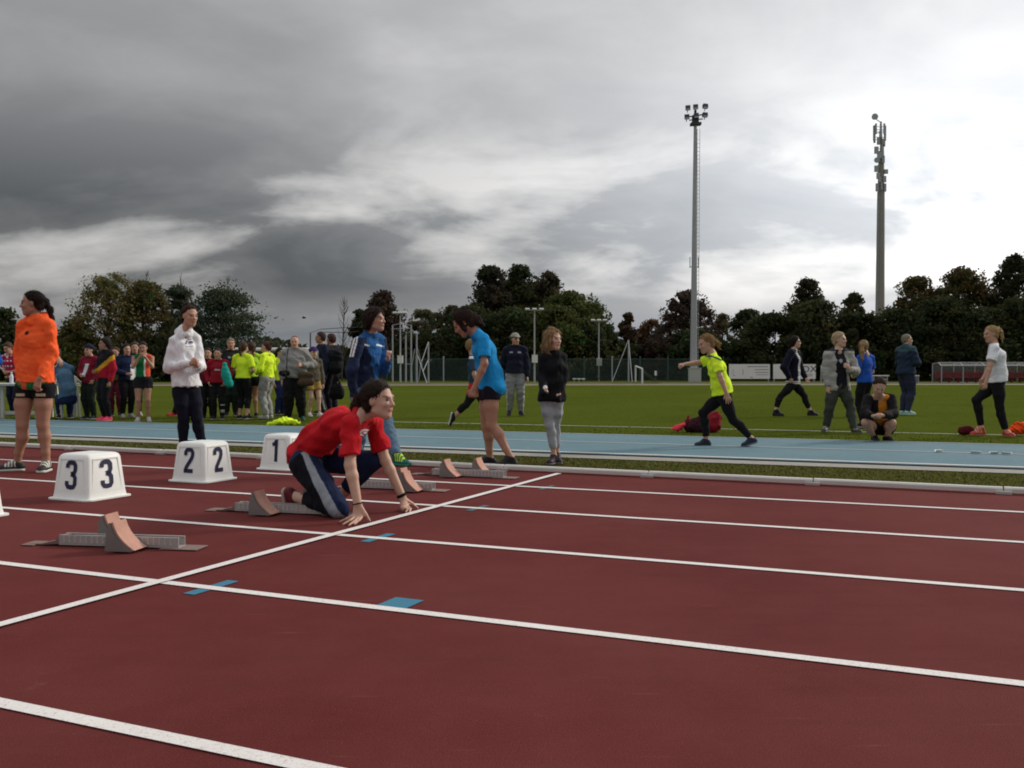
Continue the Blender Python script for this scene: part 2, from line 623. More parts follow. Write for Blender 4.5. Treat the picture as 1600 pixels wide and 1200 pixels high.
# grass blades on the verge and along the field edge
M_BLADE = vcol_mat('blades', rough=0.8, bump=0, var=0.3, vscale=3)


def blades(name, n, fn, hmin, hmax, cols, seed, z=-0.006):
    rg = np.random.RandomState(seed)
    base = np.array([fn(rg) for _ in range(n)])
    ang = rg.rand(n) * 6.283
    hgt = hmin + (hmax - hmin) * rg.rand(n) ** 1.5
    wd = 0.004 + 0.004 * rg.rand(n)
    dx = np.stack([np.cos(ang), np.sin(ang), np.zeros(n)], -1)
    lean_ = np.stack([rg.normal(size=n), rg.normal(size=n), np.zeros(n)], -1) * (hgt * 0.45)[:, None]
    a = base - dx * wd[:, None]
    b2 = base + dx * wd[:, None]
    c2 = base + lean_ + np.array([0, 0, 1.0]) * hgt[:, None]
    V = np.stack([a, b2, c2], 1).reshape(-1, 3)
    F = np.arange(3 * n).reshape(-1, 3)
    cc = np.array(cols)[rg.randint(0, len(cols), n)] * (0.7 + 0.6 * rg.rand(n))[:, None]
    o = link(name, np_mesh(name, V, F, False, np.repeat(cc, 3, 0)), M_BLADE)
    return o


def verge_pt(rg):
    a = -14 + 17 * rg.rand()
    f = rg.rand()
    p = ta(7.98 + 0.012 * a + f * (9.38 + 0.055 * a - 7.98 - 0.012 * a), a, -0.006)
    return p


def edge_pt(rg):
    a = -19 + 23 * rg.rand()
    return ta(12.86 + 0.065 * a + (rg.rand() ** 2.2) * 2.2, a, -0.016)


g1 = blades('verge_blades', 20000, verge_pt, 0.008, 0.024, [(0.105, 0.108, 0.026), (0.098, 0.108, 0.024), (0.125, 0.115, 0.036), (0.10, 0.104, 0.026)], 3)
tag(g1, 'short dry grass on the strip between track and blue lane', 'grass', kind='stuff')
g2 = blades('field_blades', 9000, edge_pt, 0.010, 0.030, [(0.085, 0.115, 0.012), (0.105, 0.130, 0.018), (0.09, 0.105, 0.014)], 4)
tag(g2, 'short green grass along the far edge of the blue lane', 'grass', kind='stuff')

# ---------------------------------------------------------------- white kerb rail along the inside of lane one
M_ALU = plain('white_aluminium', (0.66, 0.65, 0.62), 0.5, var=0.12, scale=5, bump=0.1)
M_BRK = plain('kerb_bracket', (0.42, 0.38, 0.36), 0.6)
kerb = empty('kerb_rail', ta(7.83, -3.0, 0))
tag(kerb, 'low white aluminium kerb rail along the inside edge of the red track', 'kerb')
KO = np.array(ta(7.83, -3.0, 0))
rotA = Matrix.Rotation(-ANG + math.atan(0.012), 3, 'Z')
step = 1.34
for i in range(-12, 12):
    ac = -1.62 + i * step
    tcn = 7.86 + 0.012 * ac
    mb = MB()
    L = step - 0.012
    prof = [(-0.026, 0.012), (-0.030, 0.040), (-0.022, 0.052), (0.022, 0.052), (0.030, 0.040), (0.026, 0.012)]
    vs, fs = [], []
    for x in (-L / 2, L / 2):
        for (y, z) in prof:
            vs.append(Vector(ta(tcn + y, ac + x, z) - KO))
    n = len(prof)
    fs = [(j, (j + 1) % n, n + (j + 1) % n, n + j) for j in range(n)] + [tuple(range(n - 1, -1, -1)), tuple(range(n, 2 * n))]
    mb.add(vs, fs)
    mb.build('rail_section', M_ALU, kerb)
    mb = MB()
    mb.box(Vector(ta(tcn - 0.030, ac + step / 2, 0.013) - KO), (0.11, 0.05, 0.022), rotA)
    mb.build('bracket', M_BRK, kerb, bevel=0.004)

# ================================================================ trees
M_LEAF = vcol_mat('leaves', rough=0.75, bump=0, var=0.25, vscale=0.8, spec=0.15)
_t = NT(M_LEAF.node_tree)
_p = M_LEAF.node_tree.nodes['Principled BSDF']
_tr = _t.n('ShaderNodeBsdfTranslucent')
_t.l(_p.inputs['Base Color'].links[0].from_socket, _tr.inputs[0])
_mx = _t.n('ShaderNodeMixShader')
_mx.inputs[0].default_value = 0.38
_t.l(_p.outputs[0], _mx.inputs[1])
_t.l(_tr.outputs[0], _mx.inputs[2])
_t.l(_mx.outputs[0], [n_ for n_ in M_LEAF.node_tree.nodes if n_.type == 'OUTPUT_MATERIAL'][0].inputs[0])
M_BARK = plain('bark', (0.060, 0.046, 0.034), 0.95, var=0.4, scale=3, bump=0.6, bscale=14)


def leaf_cloud(pts, size, cols, rg):
    n = len(pts)
    u = rg.normal(size=(n, 3))
    u /= np.linalg.norm(u, axis=1)[:, None]
    w = np.cross(u, rg.normal(size=(n, 3)))
    w /= np.maximum(np.linalg.norm(w, axis=1), 1e-6)[:, None]
    nn = np.cross(u, w)
    s = (size * (0.6 + 0.8 * rg.rand(n)))[:, None]
    a = pts - u * s
    b2 = pts + w * s * 0.55 + nn * s * 0.15
    c2 = pts + u * s
    d2 = pts - w * s * 0.55 + nn * s * 0.15
    V = np.stack([a, b2, c2, d2], 1).reshape(-1, 3)
    return V, np.arange(4 * n).reshape(-1, 4), np.repeat(cols, 4, 0)


def tree(name, label, px, ytop, depth, hw, col, shape='round', n=5200, leaf=0.17, clumps=60, group='trees and shrubs along the far side of the field', seed=0, low=0.12, asym=0.0, gap=0.0):
    """tapered trunk with limbs, crown of leaf clumps carried by them"""
    rg = np.random.RandomState(seed + int(px) * 3 + 11)
    base = at(px, 600, depth)
    base[2] = -0.02
    top = at(px, ytop, depth)[2]
    rw = hw * depth / F_PX
    Hh = top
    root = empty(name, base)
    tag(root, label, 'shrub' if 'shrub' in name else 'tree', group)
    cs, rs = [], []
    tries = 0
    clumps = int(clumps * 2.3)
    n = int(n * 1.6)
    while len(cs) < clumps and tries < 6000:
        tries += 1
        z = low + (1 - low) * rg.rand()
        q = (z - low) / (1 - low)
        if shape == 'round':
            e = max(0.0, 1 - q ** 1.7) ** 0.6 * (0.75 + 0.25 * min(1.0, q * 4))
        elif shape == 'conic':
            e = max(0.10, (1 - q) ** 0.62 * (0.80 + 0.30 * rg.rand()))
        elif shape == 'cedar':
            lev = math.floor(q * 7) / 7 + 0.07
            z = low + (1 - low) * (lev + 0.035 * rg.normal())
            e = max(0.08, (1 - lev) ** 0.7) * (0.75 + 0.45 * rg.rand())
        elif shape == 'spire':
            e = max(0.10, min(1.0, 1.6 * (1 - q)))
        elif shape == 'hedge':
            e = 1.0 if q < 0.8 else 0.75
        else:
            e = 0.5 + 0.5 * math.sin(q * 3.0)
        rr = rw * 1.22 * e * rg.rand() ** 0.36
        th = rg.rand() * 6.283
        c = np.array([math.cos(th) * rr + asym * rw * q, math.sin(th) * rr * 0.9, z * Hh])
        cs.append(c)
        rs.append((0.13 + 0.22 * rg.rand() ** 1.5) * min(rw, Hh * 0.5) * (1.0 if shape != 'cedar' else 1.25))
    cs = np.array(cs)
    rs = np.array(rs)
    # keep the crown's outermost clumps within the outline seen in the photograph
    cs[:, 2] = np.minimum(cs[:, 2], Hh - rs * 0.8)
    per = max(12, n // len(cs))
    P, CC = [], []
    for c, r in zip(cs, rs):
        d = rg.normal(size=(per, 3))
        d /= np.linalg.norm(d, axis=1)[:, None]
        d *= (r * (0.25 + 1.05 * rg.rand(per) ** 0.8))[:, None]
        if shape == 'cedar':
            d[:, 2] *= 0.28
            d[:, :2] *= 1.25
        else:
            d[:, 2] *= 0.75
        P.append(c + d)
        k = 0.62 + 0.75 * rg.rand()
        hue = np.array([1 + 0.18 * rg.normal(), 1, 1 + 0.1 * rg.normal()])
        CC.append(np.clip(1.55 * np.array(col)[None] * k * hue[None] * (0.75 + 0.5 * rg.rand(per))[:, None], 0.002, 1))
    # loose twigs at the outline
    m = int(n * 0.22)
    i = rg.randint(0, len(cs), m)
    d = rg.normal(size=(m, 3))
    d /= np.linalg.norm(d, axis=1)[:, None]
    P.append(cs[i] + d * (rs[i] * (0.85 + 0.6 * rg.rand(m)))[:, None] * np.array([1, 1, 0.8]))
    CC.append(1.55 * np.tile(np.array(col), (m, 1)) * (0.6 + 0.7 * rg.rand(m))[:, None])
    P = np.concatenate(P)
    CC = np.concatenate(CC)
    P[:, 2] = np.maximum(P[:, 2], 0.1)
    if gap:
        keep = np.sin(P[:, 0] * 1.9 + 3 * np.sin(P[:, 2] * 1.3 + seed)) * np.sin(P[:, 2] * 2.3 + 2 * np.sin(P[:, 0] * 0.9)) < (1 - gap)
        P, CC = P[keep], CC[keep]
    V, Fq, C4 = leaf_cloud(P, leaf * 0.78 * depth / 75.0, CC, rg)
    link('crown', np_mesh('crown', V, Fq, False, C4), M_LEAF, root)
    mb = MB()
    tr = max(0.10, 0.022 * Hh)
    pts = [(0, 0, 0)]
    x = 0.0
    for q in (0.2, 0.42, 0.62, 0.80, 0.93):
        x += rg.normal() * 0.012 * Hh
        pts.append((x + asym * rw * q * 0.7, rg.normal() * 0.01 * Hh, q * Hh))
    mb.path(pts, [tr, tr * 0.85, tr * 0.65, tr * 0.45, tr * 0.25, tr * 0.08], 7)
    for j in rg.choice(len(cs), min(16, len(cs)), replace=False):
        c = cs[j]
        q = min(0.85, max(0.1, c[2] / Hh * 0.72))
        k = int(np.argmin([abs(p[2] / Hh - q) for p in pts]))
        p0 = np.array(pts[k])
        mid_ = p0 * 0.5 + c * 0.5 + np.array([0, 0, 0.03 * Hh])
        mb.path([p0, mid_, c], [tr * 0.35, tr * 0.22, tr * 0.06], 5)
    mb.build('trunk', M_BARK, root, smooth=True)
    return root


OLIVE = (0.098, 0.088, 0.034)
DKG = (0.030, 0.036, 0.014)
MDG = (0.050, 0.060, 0.018)
PUR = (0.044, 0.030, 0.022)
BRN = (0.085, 0.050, 0.026)
CED = (0.040, 0.052, 0.032)
TG = 'trees and shrubs along the far side of the field'
tree('broadleaf_tree', 'dark broadleaf tree at the left picture edge behind the orange hoodie', 0, 482, 72, 34, DKG, n=4200, seed=1)
tree('broadleaf_tree', 'tallest yellow green tree left of the white hoodie', 172, 428, 70, 58, OLIVE, n=7400, leaf=0.14, clumps=75, seed=2, gap=0.35)
tree('broadleaf_tree', 'olive coloured tree just left of the white hoodie', 228, 440, 71, 42, (0.076, 0.066, 0.026), n=6400, clumps=60, seed=3)
tree('broadleaf_tree', 'small loose olive tree between orange hoodie and the yellow green tree', 122, 498, 69, 36, (0.075, 0.070, 0.022), n=3200, clumps=40, seed=4, gap=0.3)
tree('conifer', 'dark conifer with a thin bare tip right behind the white hoodie', 282, 446, 74, 36, CED, 'cedar', n=6000, clumps=56, seed=5, low=0.06)
tree('cedar_tree', 'broad cedar with layered branches right of the white hoodie', 350, 446, 71, 76, CED, 'cedar', n=9500, clumps=90, seed=6, low=0.06, leaf=0.15)
tree('conifer', 'purple brown conifer behind the head of the coach', 598, 455, 82, 44, PUR, 'conic', n=6500, clumps=70, seed=7, low=0.05)
tree('conifer', 'small dark conifer left of the coach', 562, 484, 80, 22, DKG, 'conic', n=2600, clumps=34, seed=8, low=0.05)
tree('broadleaf_tree', 'pale loose tree behind the throwing cage', 664, 484, 84, 34, (0.085, 0.082, 0.040), n=3600, clumps=44, seed=9, gap=0.35)
tree('broadleaf_tree', 'grey green tree left of the head in the light blue shirt', 706, 478, 85, 32, (0.055, 0.055, 0.030), n=3600, clumps=44, seed=10, gap=0.3)
tree('broadleaf_tree', 'tall dark tree with an open crown right above the light blue shirt', 766, 416, 80, 38, (0.034, 0.030, 0.018), n=8000, clumps=70, seed=11, gap=0.08)
tree('broadleaf_tree', 'slim dark tree, middle one of the three tallest in the centre', 812, 413, 82, 34, DKG, 'round', n=8200, clumps=70, seed=12, low=0.05)
tree('broadleaf_tree', 'tall brownish tree, right one of the three tallest in the centre', 857, 425, 84, 36, (0.048, 0.038, 0.022), n=6500, clumps=56, seed=13, gap=0.08)
tree('broadleaf_tree', 'dark tree filling the space below the first two of the three tallest', 788, 438, 86, 46, DKG, n=6500, clumps=60, seed=31)
tree('broadleaf_tree', 'dark brown tree filling the space below the last two of the three tallest', 838, 442, 87, 46, (0.040, 0.036, 0.018), n=6500, clumps=60, seed=32)
tree('broadleaf_tree', 'bushy green tree behind the small blond girl', 890, 456, 78, 58, MDG, n=8200, clumps=75, seed=14)
tree('broadleaf_tree', 'dark tree behind the right small lamp pole', 926, 476, 80, 32, DKG, n=4600, clumps=50, seed=15, gap=0.15)
tree('broadleaf_tree', 'round brown tree alone in the gap left of the floodlight mast', 981, 489, 84, 20, (0.055, 0.036, 0.020), n=3000, clumps=34, seed=16)
tree('broadleaf_tree', 'low reddish tree between the round brown tree and the mast', 1016, 500, 86, 26, BRN, n=2800, clumps=34, seed=17, gap=0.25)
tree('broadleaf_tree', 'large dark purple tree behind the floodlight mast', 1072, 456, 80, 46, PUR, n=7600, clumps=75, seed=18, gap=0.2)
tree('broadleaf_tree', 'thin pale tree just right of the floodlight mast', 1128, 490, 84, 22, (0.07, 0.06, 0.03), n=2000, clumps=28, seed=19, gap=0.3)
tree('broadleaf_tree', 'dark tree above the white advertising board', 1168, 484, 80, 34, DKG, n=5000, clumps=52, seed=20)
tree('broadleaf_tree', 'dark tree with a pointed top between the board and the grey jacket', 1262, 436, 82, 40, (0.034, 0.032, 0.018), 'conic', n=7000, clumps=72, seed=21, gap=0.15)
tree('broadleaf_tree', 'small tree left of the foot of the telecom tower', 1334, 458, 86, 26, (0.042, 0.044, 0.022), n=3600, clumps=42, seed=22)
tree('broadleaf_tree', 'brownish tree right of the foot of the telecom tower', 1432, 432, 78, 44, (0.062, 0.052, 0.020), n=7600, clumps=75, seed=23)
tree('broadleaf_tree', 'wide olive brown tree left of the head in the white T-shirt', 1502, 418, 77, 52, (0.055, 0.048, 0.018), n=9000, clumps=85, seed=24)
tree('broadleaf_tree', 'tall dark tree at the right picture edge', 1584, 398, 76, 42, (0.028, 0.030, 0.014), n=7600, clumps=75, seed=25, gap=0.12)
SHRUB_AT = ['behind the left picture edge', 'right behind the orange hoodie', 'left of the white hoodie', 'right below the broad cedar', 'behind the neon long sleeved top', 'behind the navy tracksuit', 'behind the coach', 'behind the throwing cage', 'behind the head in light blue',
            'behind the man in the pale cap', 'behind the small blond girl', 'behind the rightmost small lamp pole', 'behind the guyed pole', 'just left of the floodlight mast', 'at the foot of the floodlight mast', 'above the long white board', 'above the lettered board', 'left of the blond head in the grey jacket',
            'above the royal blue shirt', 'above the slate blue coat', 'above the left end of the dugout', 'above the dugout, left of the white T-shirt', 'at the right picture edge']
k = 0
for px, yt, hw, dp, col in ((20, 548, 60, 74, DKG), (95, 532, 55, 76, MDG), (265, 538, 60, 70, DKG), (395, 548, 45, 76, CED), (450, 556, 50, 84, MDG), (520, 552, 55, 86, DKG), (600, 530, 55, 76, DKG), (660, 522, 55, 78, DKG), (735, 490, 50, 76, DKG), (800, 470, 52, 75, DKG), (865, 478, 55, 75, MDG), (930, 515, 50, 76, DKG), (985, 528, 40, 78, DKG), (1035, 528, 45, 77, PUR),
                          (1090, 526, 50, 76, DKG), (1150, 520, 50, 76, DKG), (1210, 490, 52, 76, DKG), (1275, 482, 58, 75, DKG), (1340, 478, 58, 74, DKG), (1405, 482, 55, 74, DKG), (1470, 478, 55, 73, DKG), (1535, 470, 60, 72, DKG), (1600, 465, 55, 72, DKG)):
    tree('shrub', 'dark shrub in the back row, ' + SHRUB_AT[k], px, yt - 12 * ((k * 7) % 3 - 1), dp, hw * 1.05, col, 'round', n=5200, clumps=46, seed=60 + k, low=0.02, leaf=0.20, group='dense row of shrubs behind the field', gap=0.06)
    k += 1


def bare_tree(label, px, ytop, depth, hw, seed):
    rg = np.random.RandomState(seed)
    base = at(px, 600, depth)
    base[2] = -0.02
    Hh = at(px, ytop, depth)[2]
    root = empty('bare_tree', base)
    tag(root, label, 'tree', TG)
    mb = MB()
    mb.path([(0, 0, 0), (0.05, 0, Hh * 0.35), (0.15, 0, Hh * 0.7), (0.2, 0, Hh)], [0.07, 0.055, 0.035, 0.008], 6)
    mb.build('trunk', M_BARK, root, smooth=True)
    mb = MB()
    for i in range(46):
        z = Hh * (0.22 + 0.75 * rg.rand())
        a = rg.rand() * 6.283
        L = hw * depth / F_PX * (1.15 - z / Hh) * (0.6 + 0.6 * rg.rand()) + 0.2
        p0 = np.array([0.2 * z / Hh, 0, z])
        p1 = p0 + np.array([math.cos(a) * L * 0.5, math.sin(a) * L * 0.5, L * 0.7])
        p2 = p1 + np.array([math.cos(a) * L * 0.3, math.sin(a) * L * 0.3, L * 0.8])
        mb.path([p0, p1, p2], [0.022, 0.016, 0.007], 4)
    mb.build('branches', M_BARK, root)
    return root


bare_tree('slender leafless tree left of the coach', 534, 468, 70, 16, 5)
bare_tree('thin bare treetop rising above the conifer behind the white hoodie', 280, 427, 76, 9, 6)
bare_tree('thin bare treetop rising above the broad cedar', 352, 428, 73, 9, 7)
bare_tree('thin bare treetop rising above the olive coloured tree', 226, 424, 73, 12, 8)

# a wood far beyond everything closes the horizon
rg = np.random.RandomState(77)
n = 26000
xs = -150 + 330 * rg.rand(n)
P = np.stack([xs, 150 + 14 * rg.rand(n), (3.4 + 1.6 * np.sin(xs * 0.11) + 1.0 * np.sin(xs * 0.31 + 1)) * rg.rand(n) ** 0.7], -1)
V, Fq, C4 = leaf_cloud(P, 0.55, np.tile(np.array((0.035, 0.042, 0.02)), (n, 1)) * (0.6 + 0.8 * rg.rand(n))[:, None], rg)
wood = link('far_wood', np_mesh('far_wood', V, Fq, False, C4), M_LEAF)
tag(wood, 'dark line of far woods along the horizon', 'wood', kind='stuff')

# ================================================================ structures on the far side
M_GALV = plain('galvanised_steel', (0.36, 0.38, 0.40), 0.55, metal=0.3, var=0.15, scale=3)
M_DKST = plain('dark_steel', (0.055, 0.055, 0.065), 0.6, metal=0.2, var=0.2, scale=4)
M_GPOST = plain('green_post', (0.030, 0.075, 0.055), 0.6, var=0.2)
M_WHITE = plain('white_paint', (0.72, 0.72, 0.70), 0.5, var=0.08, scale=2)
M_GREYB = plain('grey_cabinet', (0.40, 0.41, 0.39), 0.6, var=0.12)


def net_mat(name, col, cell, cover):
    m, t, b = new_mat(name)
    o = t.n('ShaderNodeTexCoord').outputs['Object']
    w1 = t.n('ShaderNodeTexWave', wave_type='BANDS', bands_direction='DIAGONAL')
    w1.inputs['Scale'].default_value = cell
    t.l(o, w1.inputs['Vector'])
    w2 = t.n('ShaderNodeTexWave', wave_type='BANDS', bands_direction='DIAGONAL')
    w2.inputs['Scale'].default_value = cell
    t.l(t.vmap(o, (-1, 1, 1)), w2.inputs['Vector'])
    g = t.math('GREATER_THAN', t.math('MAXIMUM', w1.outputs[1], w2.outputs[1]), 1 - cover)
    b.inputs['Base Color'].default_value = (*col, 1)
    b.inputs['Roughness'].default_value = 0.7
    t.l(g, b.inputs['Alpha'])
    return m


M_NET = net_mat('green_mesh', (0.016, 0.036, 0.030), 6.0, 0.22)
# green mesh fence
fz0 = 0.0
fence_pts = [at(560, 597, 68), at(1130, 597, 69)]
fv = fence_pts[1] - fence_pts[0]
fL = float(np.linalg.norm(fv[:2]))
fang = math.atan2(fv[1], fv[0])
fb = fence_pts[0].copy()
fb[2] = 0
fence = empty('mesh_fence', fb, fang)
tag(fence, 'low green mesh fence with posts behind the far side of the field', 'fence')
npn = 13
for i in range(npn + 1):
    mb = MB()
    mb.tube((fL * i / npn, 0, -0.05), (fL * i / npn, 0, 1.75), 0.045, n=8)
    mb.ball((fL * i / npn, 0, 1.75), 0.05, 8, 5)
    mb.build('post', M_GPOST if i % 3 else M_GALV, fence, smooth=True)
for i in range(npn):
    me = bpy.data.meshes.new('mesh_panel')
    x0, x1 = fL * i / npn + 0.05, fL * (i + 1) / npn - 0.05
    me.from_pydata([(x0, 0, 0.05), (x1, 0, 0.05), (x1, 0, 1.55), (x0, 0, 1.55)], [], [(0, 1, 2, 3)])
    link('mesh_panel', me, M_NET, fence)
mb = MB()
mb.tube((0, 0, 1.6), (fL, 0, 1.6), 0.02)
mb.build('top_wire', M_GPOST, fence)

# ---- floodlight mast
dM = 66.0
mbase = at(1083.5, 596, dM)
mbase[2] = 0
mast = empty('floodlight_mast', mbase)
tag(mast, 'tall tapered floodlight mast with six lamps in two rows', 'floodlight')
mtop = at(1086.5, 190, dM)
lean_x = mtop[0] - mbase[0]
Hm = mtop[2]
mb = MB()
mb.tube((0, 0, -0.05), (lean_x, 0, Hm), 0.26, 0.11, 16)
mb.build('pole', M_GALV, mast, smooth=True)
mb = MB()
for s in (0.20, 0.42):
    mb.tube((0.20 + s * 0 + 0.10 * (s > 0.3), -0.10, 0.6), (lean_x + 0.12 + 0.18 * (s > 0.3), -0.06, Hm - 0.5), 0.016, n=5)
for i in range(60):
    z = 1.0 + i * (Hm - 2.0) / 60
    f = z / Hm
    mb.tube((0.24 + (lean_x - 0.12) * f, -0.1, z), (0.38 + (lean_x - 0.10) * f, -0.08, z), 0.014, n=4)
mb.build('ladder', M_GALV, mast)
mb = MB()
hx = lean_x
zA, zB = at(1087, 180, dM)[2], at(1087, 183, dM)[2]
mb.tube((hx - 0.62, 0.0, zB), (hx + 0.62, 0.0, zA + 0.06), 0.045, n=6)
mb.tube((hx - 0.45, -0.15, zB - 0.25), (hx + 0.5, -0.1, zB - 0.15), 0.04, n=6)
mb.tube((hx, 0, Hm - 0.3), (hx, 0, zA + 0.35), 0.09, n=8)
mb.box((hx, 0, at(1087, 185, dM)[2] - 0.05), (0.42, 0.4, 0.5))
mb.build('cross_arm', M_DKST, mast)
mb = MB()
mb.box((hx + 0.02, 0, at(1087, 194, dM)[2]), (0.72, 0.5, 0.16), Matrix.Rotation(R(-3), 3, 'Y'))
mb.build('platform', M_DKST, mast)
M_LAMPG = plain('lamp_glass', (0.35, 0.36, 0.38), 0.15, spec=0.6)
for (lx, ly) in ((1074, 171), (1086, 169.5), (1101, 168.5), (1072.5, 185), (1087, 183), (1100.5, 182)):
    c = at(lx, ly, dM) - mbase
    mb = MB()
    rot = Matrix.Rotation(R(-18), 3, 'X') @ Matrix.Rotation(R(10 * (1 if lx > 1087 else -1)), 3, 'Z')
    mb.box((c[0], -0.22, c[2] + 0.05), (0.34, 0.26, 0.26), rot)
    mb.tube((c[0], -0.10, c[2] - 0.1), (c[0], 0.0, c[2] - 0.22), 0.03, n=6)
    lamp = mb.build('lamp', M_DKST, mast, bevel=0.03)
    mb = MB()
    mb.box((c[0], -0.33, c[2] - 0.06), (0.30, 0.10, 0.16), rot)
    mb.build('lamp_glass', M_LAMPG, lamp, bevel=0.02)
mb = MB()
zc_ = at(1083, 410, dM)[2]
mb.box((0.0 + lean_x * 0.45 - 0.30, 0, zc_), (0.05, 0.06, 0.75))
mb.box((0.0 + lean_x * 0.45 + 0.28, 0, zc_), (0.05, 0.06, 0.75))
mb.box((lean_x * 0.45, 0, zc_ - 0.3), (0.62, 0.05, 0.05))
mb.build('antenna_bracket', M_GALV, mast)
mb = MB()
mb.box((-0.02, -0.55, 0.45), (0.82, 0.4, 0.92))
mb.box((-0.02, -0.55, 0.94), (0.88, 0.46, 0.05))
mb.build('switch_cabinet', M_GREYB, mast, bevel=0.02)

# ---- telecom tower beyond the trees
dT = 108.0
tb = at(1374, 600, dT)
tb[2] = 0
tower = empty('telecom_tower', tb)
tag(tower, 'thick grey telecom tower with antenna panels and a round dish on top', 'tower')
z1 = at(1374, 300, dT)[2]
z2 = at(1374, 236, dT)[2]
z3 = at(1374, 190, dT)[2]
M_TOWER = plain('tower_steel', (0.26, 0.24, 0.22), 0.6, var=0.2, scale=0.8)
mb = MB()
mb.tube((0, 0, -0.1), (0.05, 0, z1), 0.55, 0.41, 18)
mb.tube((0.05, 0, z1), (0.06, 0, z2), 0.38, 0.30, 14)
mb.tube((0.06, 0, z2), (0.0, 0, z3), 0.16, 0.10, 10)
mb.build('pole', M_TOWER, tower, smooth=True)
mb = MB()
mb.tube((-0.50, -0.3, 3), (-0.42, -0.28, z1), 0.03, n=5)
mb.tube((-0.45, -0.45, 3), (-0.30, -0.38, z1), 0.03, n=5)
for i in range(50):
    z = 3 + i * (z1 - 3) / 50
    f = (z - 3) / (z1 - 3)
    mb.tube((-0.60 + 0.18 * f, -0.3, z), (-0.45 + 0.15 * f, -0.45 + 0.07 * f, z), 0.025, n=4)
mb.build('ladder', M_GALV, tower)


def tw(px, py, w, h, d=0.16, name='antenna', yy=-0.4):
    c = at(px, py, dT) - tb
    mb = MB()
    mb.box((c[0], yy, c[2]), (w, d, h))
    mb.tube((c[0], yy, c[2] + h / 2), (c[0], yy, c[2] - h / 2), 0.05, n=6)
    mb.tube((c[0], yy, c[2] - h * 0.25), (0, 0, c[2] - h * 0.25), 0.035, n=5)
    mb.tube((c[0], yy, c[2] + h * 0.25), (0, 0, c[2] + h * 0.25), 0.035, n=5)
    mb.build(name, M_GALV if yy < 0 else M_TOWER, tower, bevel=0.01)


for px, py, w, h, yy in ((1364, 209, 0.22, 1.7, -0.35), (1381.5, 209, 0.22, 1.7, -0.25), (1373, 206, 0.20, 1.5, -0.6), (1369, 212, 0.2, 1.4, 0.5), (1378, 212, 0.2, 1.3, 0.5),
                         (1367, 236, 0.45, 0.8, -0.45), (1377, 236, 0.25, 1.3, -0.4), (1367, 265, 0.45, 0.7, -0.45), (1383, 269, 0.4, 0.5, -0.3), (1376, 262, 0.3, 0.8, 0.5), (1368, 294, 0.3, 0.9, -0.45), (1366, 203, 0.18, 1.2, -0.5), (1379, 203, 0.18, 1.2, -0.5), (1370, 222, 0.3, 0.8, -0.45), (1379, 224, 0.28, 0.9, -0.4), (1372, 244, 0.5, 0.7, -0.4), (1378, 250, 0.3, 0.8, -0.4), (1370, 276, 0.4, 0.7, -0.45), (1380, 281, 0.35, 0.7, -0.4), (1372, 282, 0.3, 0.6, -0.5), (1381, 294, 0.25, 0.9, -0.35), (1375, 292, 0.2, 0.9, -0.5)):
    tw(px, py, w, h, yy=yy)
c = at(1364.5, 184, dT) - tb
mb = MB()
mb.tube((c[0], -0.5, c[2]), (c[0] + 0.02, -0.25, c[2]), 0.36, 0.30, 18)
mb.tube((c[0] + 0.02, -0.25, c[2]), (c[0] + 0.04, -0.05, c[2]), 0.30, 0.08, 18)
mb.tube((c[0], -0.1, c[2]), (0.0, 0, z3 - 0.1), 0.05, n=6)
mb.build('dish', M_GALV, tower, smooth=True)
c = at(1367, 252, dT) - tb
mb = MB()
mb.tube((c[0], -0.6, c[2]), (c[0] + 0.03, -0.4, c[2]), 0.32, 0.26, 16)
mb.tube((c[0], -0.4, c[2]), (0, 0, c[2]), 0.05, n=6)
mb.build('dish', M_GALV, tower, smooth=True)


# ---- three small lamp poles
def lamp_pole(label, px, ytop, depth, box_y, arm, tilt=0.0):
    b0 = at(px, 600, depth)
    b0[2] = 0
    root = empty('lamp_pole', b0)
    tag(root, label, 'lamp pole', 'small lamp poles on the far side of the field')
    Hp = at(px, ytop, depth)[2]
    mb = MB()
    mb.tube((0, 0, -0.05), (0, 0, Hp), 0.065, 0.04, 10)
    mb.build('pole', M_GALV, root, smooth=True)
    mb = MB()
    w = arm * depth / F_PX
    mb.tube((-w, 0, Hp), (w, 0, Hp), 0.03, n=6)
    mb.build('cross_arm', M_GALV, root)
    for k in (-0.85, 0.0, 0.85):
        mb = MB()
        mb.box((k * w, -0.2, Hp + 0.05), (0.30, 0.36, 0.09), Matrix.Rotation(R(14), 3, 'X'))
        mb.tube((k * w, -0.05, Hp), (k * w, -0.15, Hp + 0.05), 0.03, n=6)
        mb.build('lamp', M_GREYB, root, bevel=0.02)
    zb = at(px, box_y, depth)[2]
    mb = MB()
    mb.box((0.02, -0.16, zb), (0.38, 0.20, 0.50))
    mb.box((0.02, -0.16, zb + 0.27), (0.42, 0.24, 0.03))
    mb.build('switch_box', M_WHITE, root, bevel=0.015)
    return root


lamp_pole('small three lamp pole with white box beside the throwing cage', 625.5, 490, 66, 562, 9)
lamp_pole('small three lamp pole with white box left of the small blond girl', 835, 484.5, 65, 561, 13)
lamp_pole('small three lamp pole with white box right of the small blond girl', 935.5, 501.5, 70, 566, 11)


# ---- throwing cage: upright poles, hoops and braces
cg = at(640, 600, 65)
cg[2] = 0
cage = empty('throwing_cage', cg)
tag(cage, 'frame of a hammer throwing cage, tall grey poles with hoops and braces', 'throwing cage')


def cpt(px, py, d):
    p = at(px, py, d) - cg
    p[2] = max(p[2], 0.0)
    return p


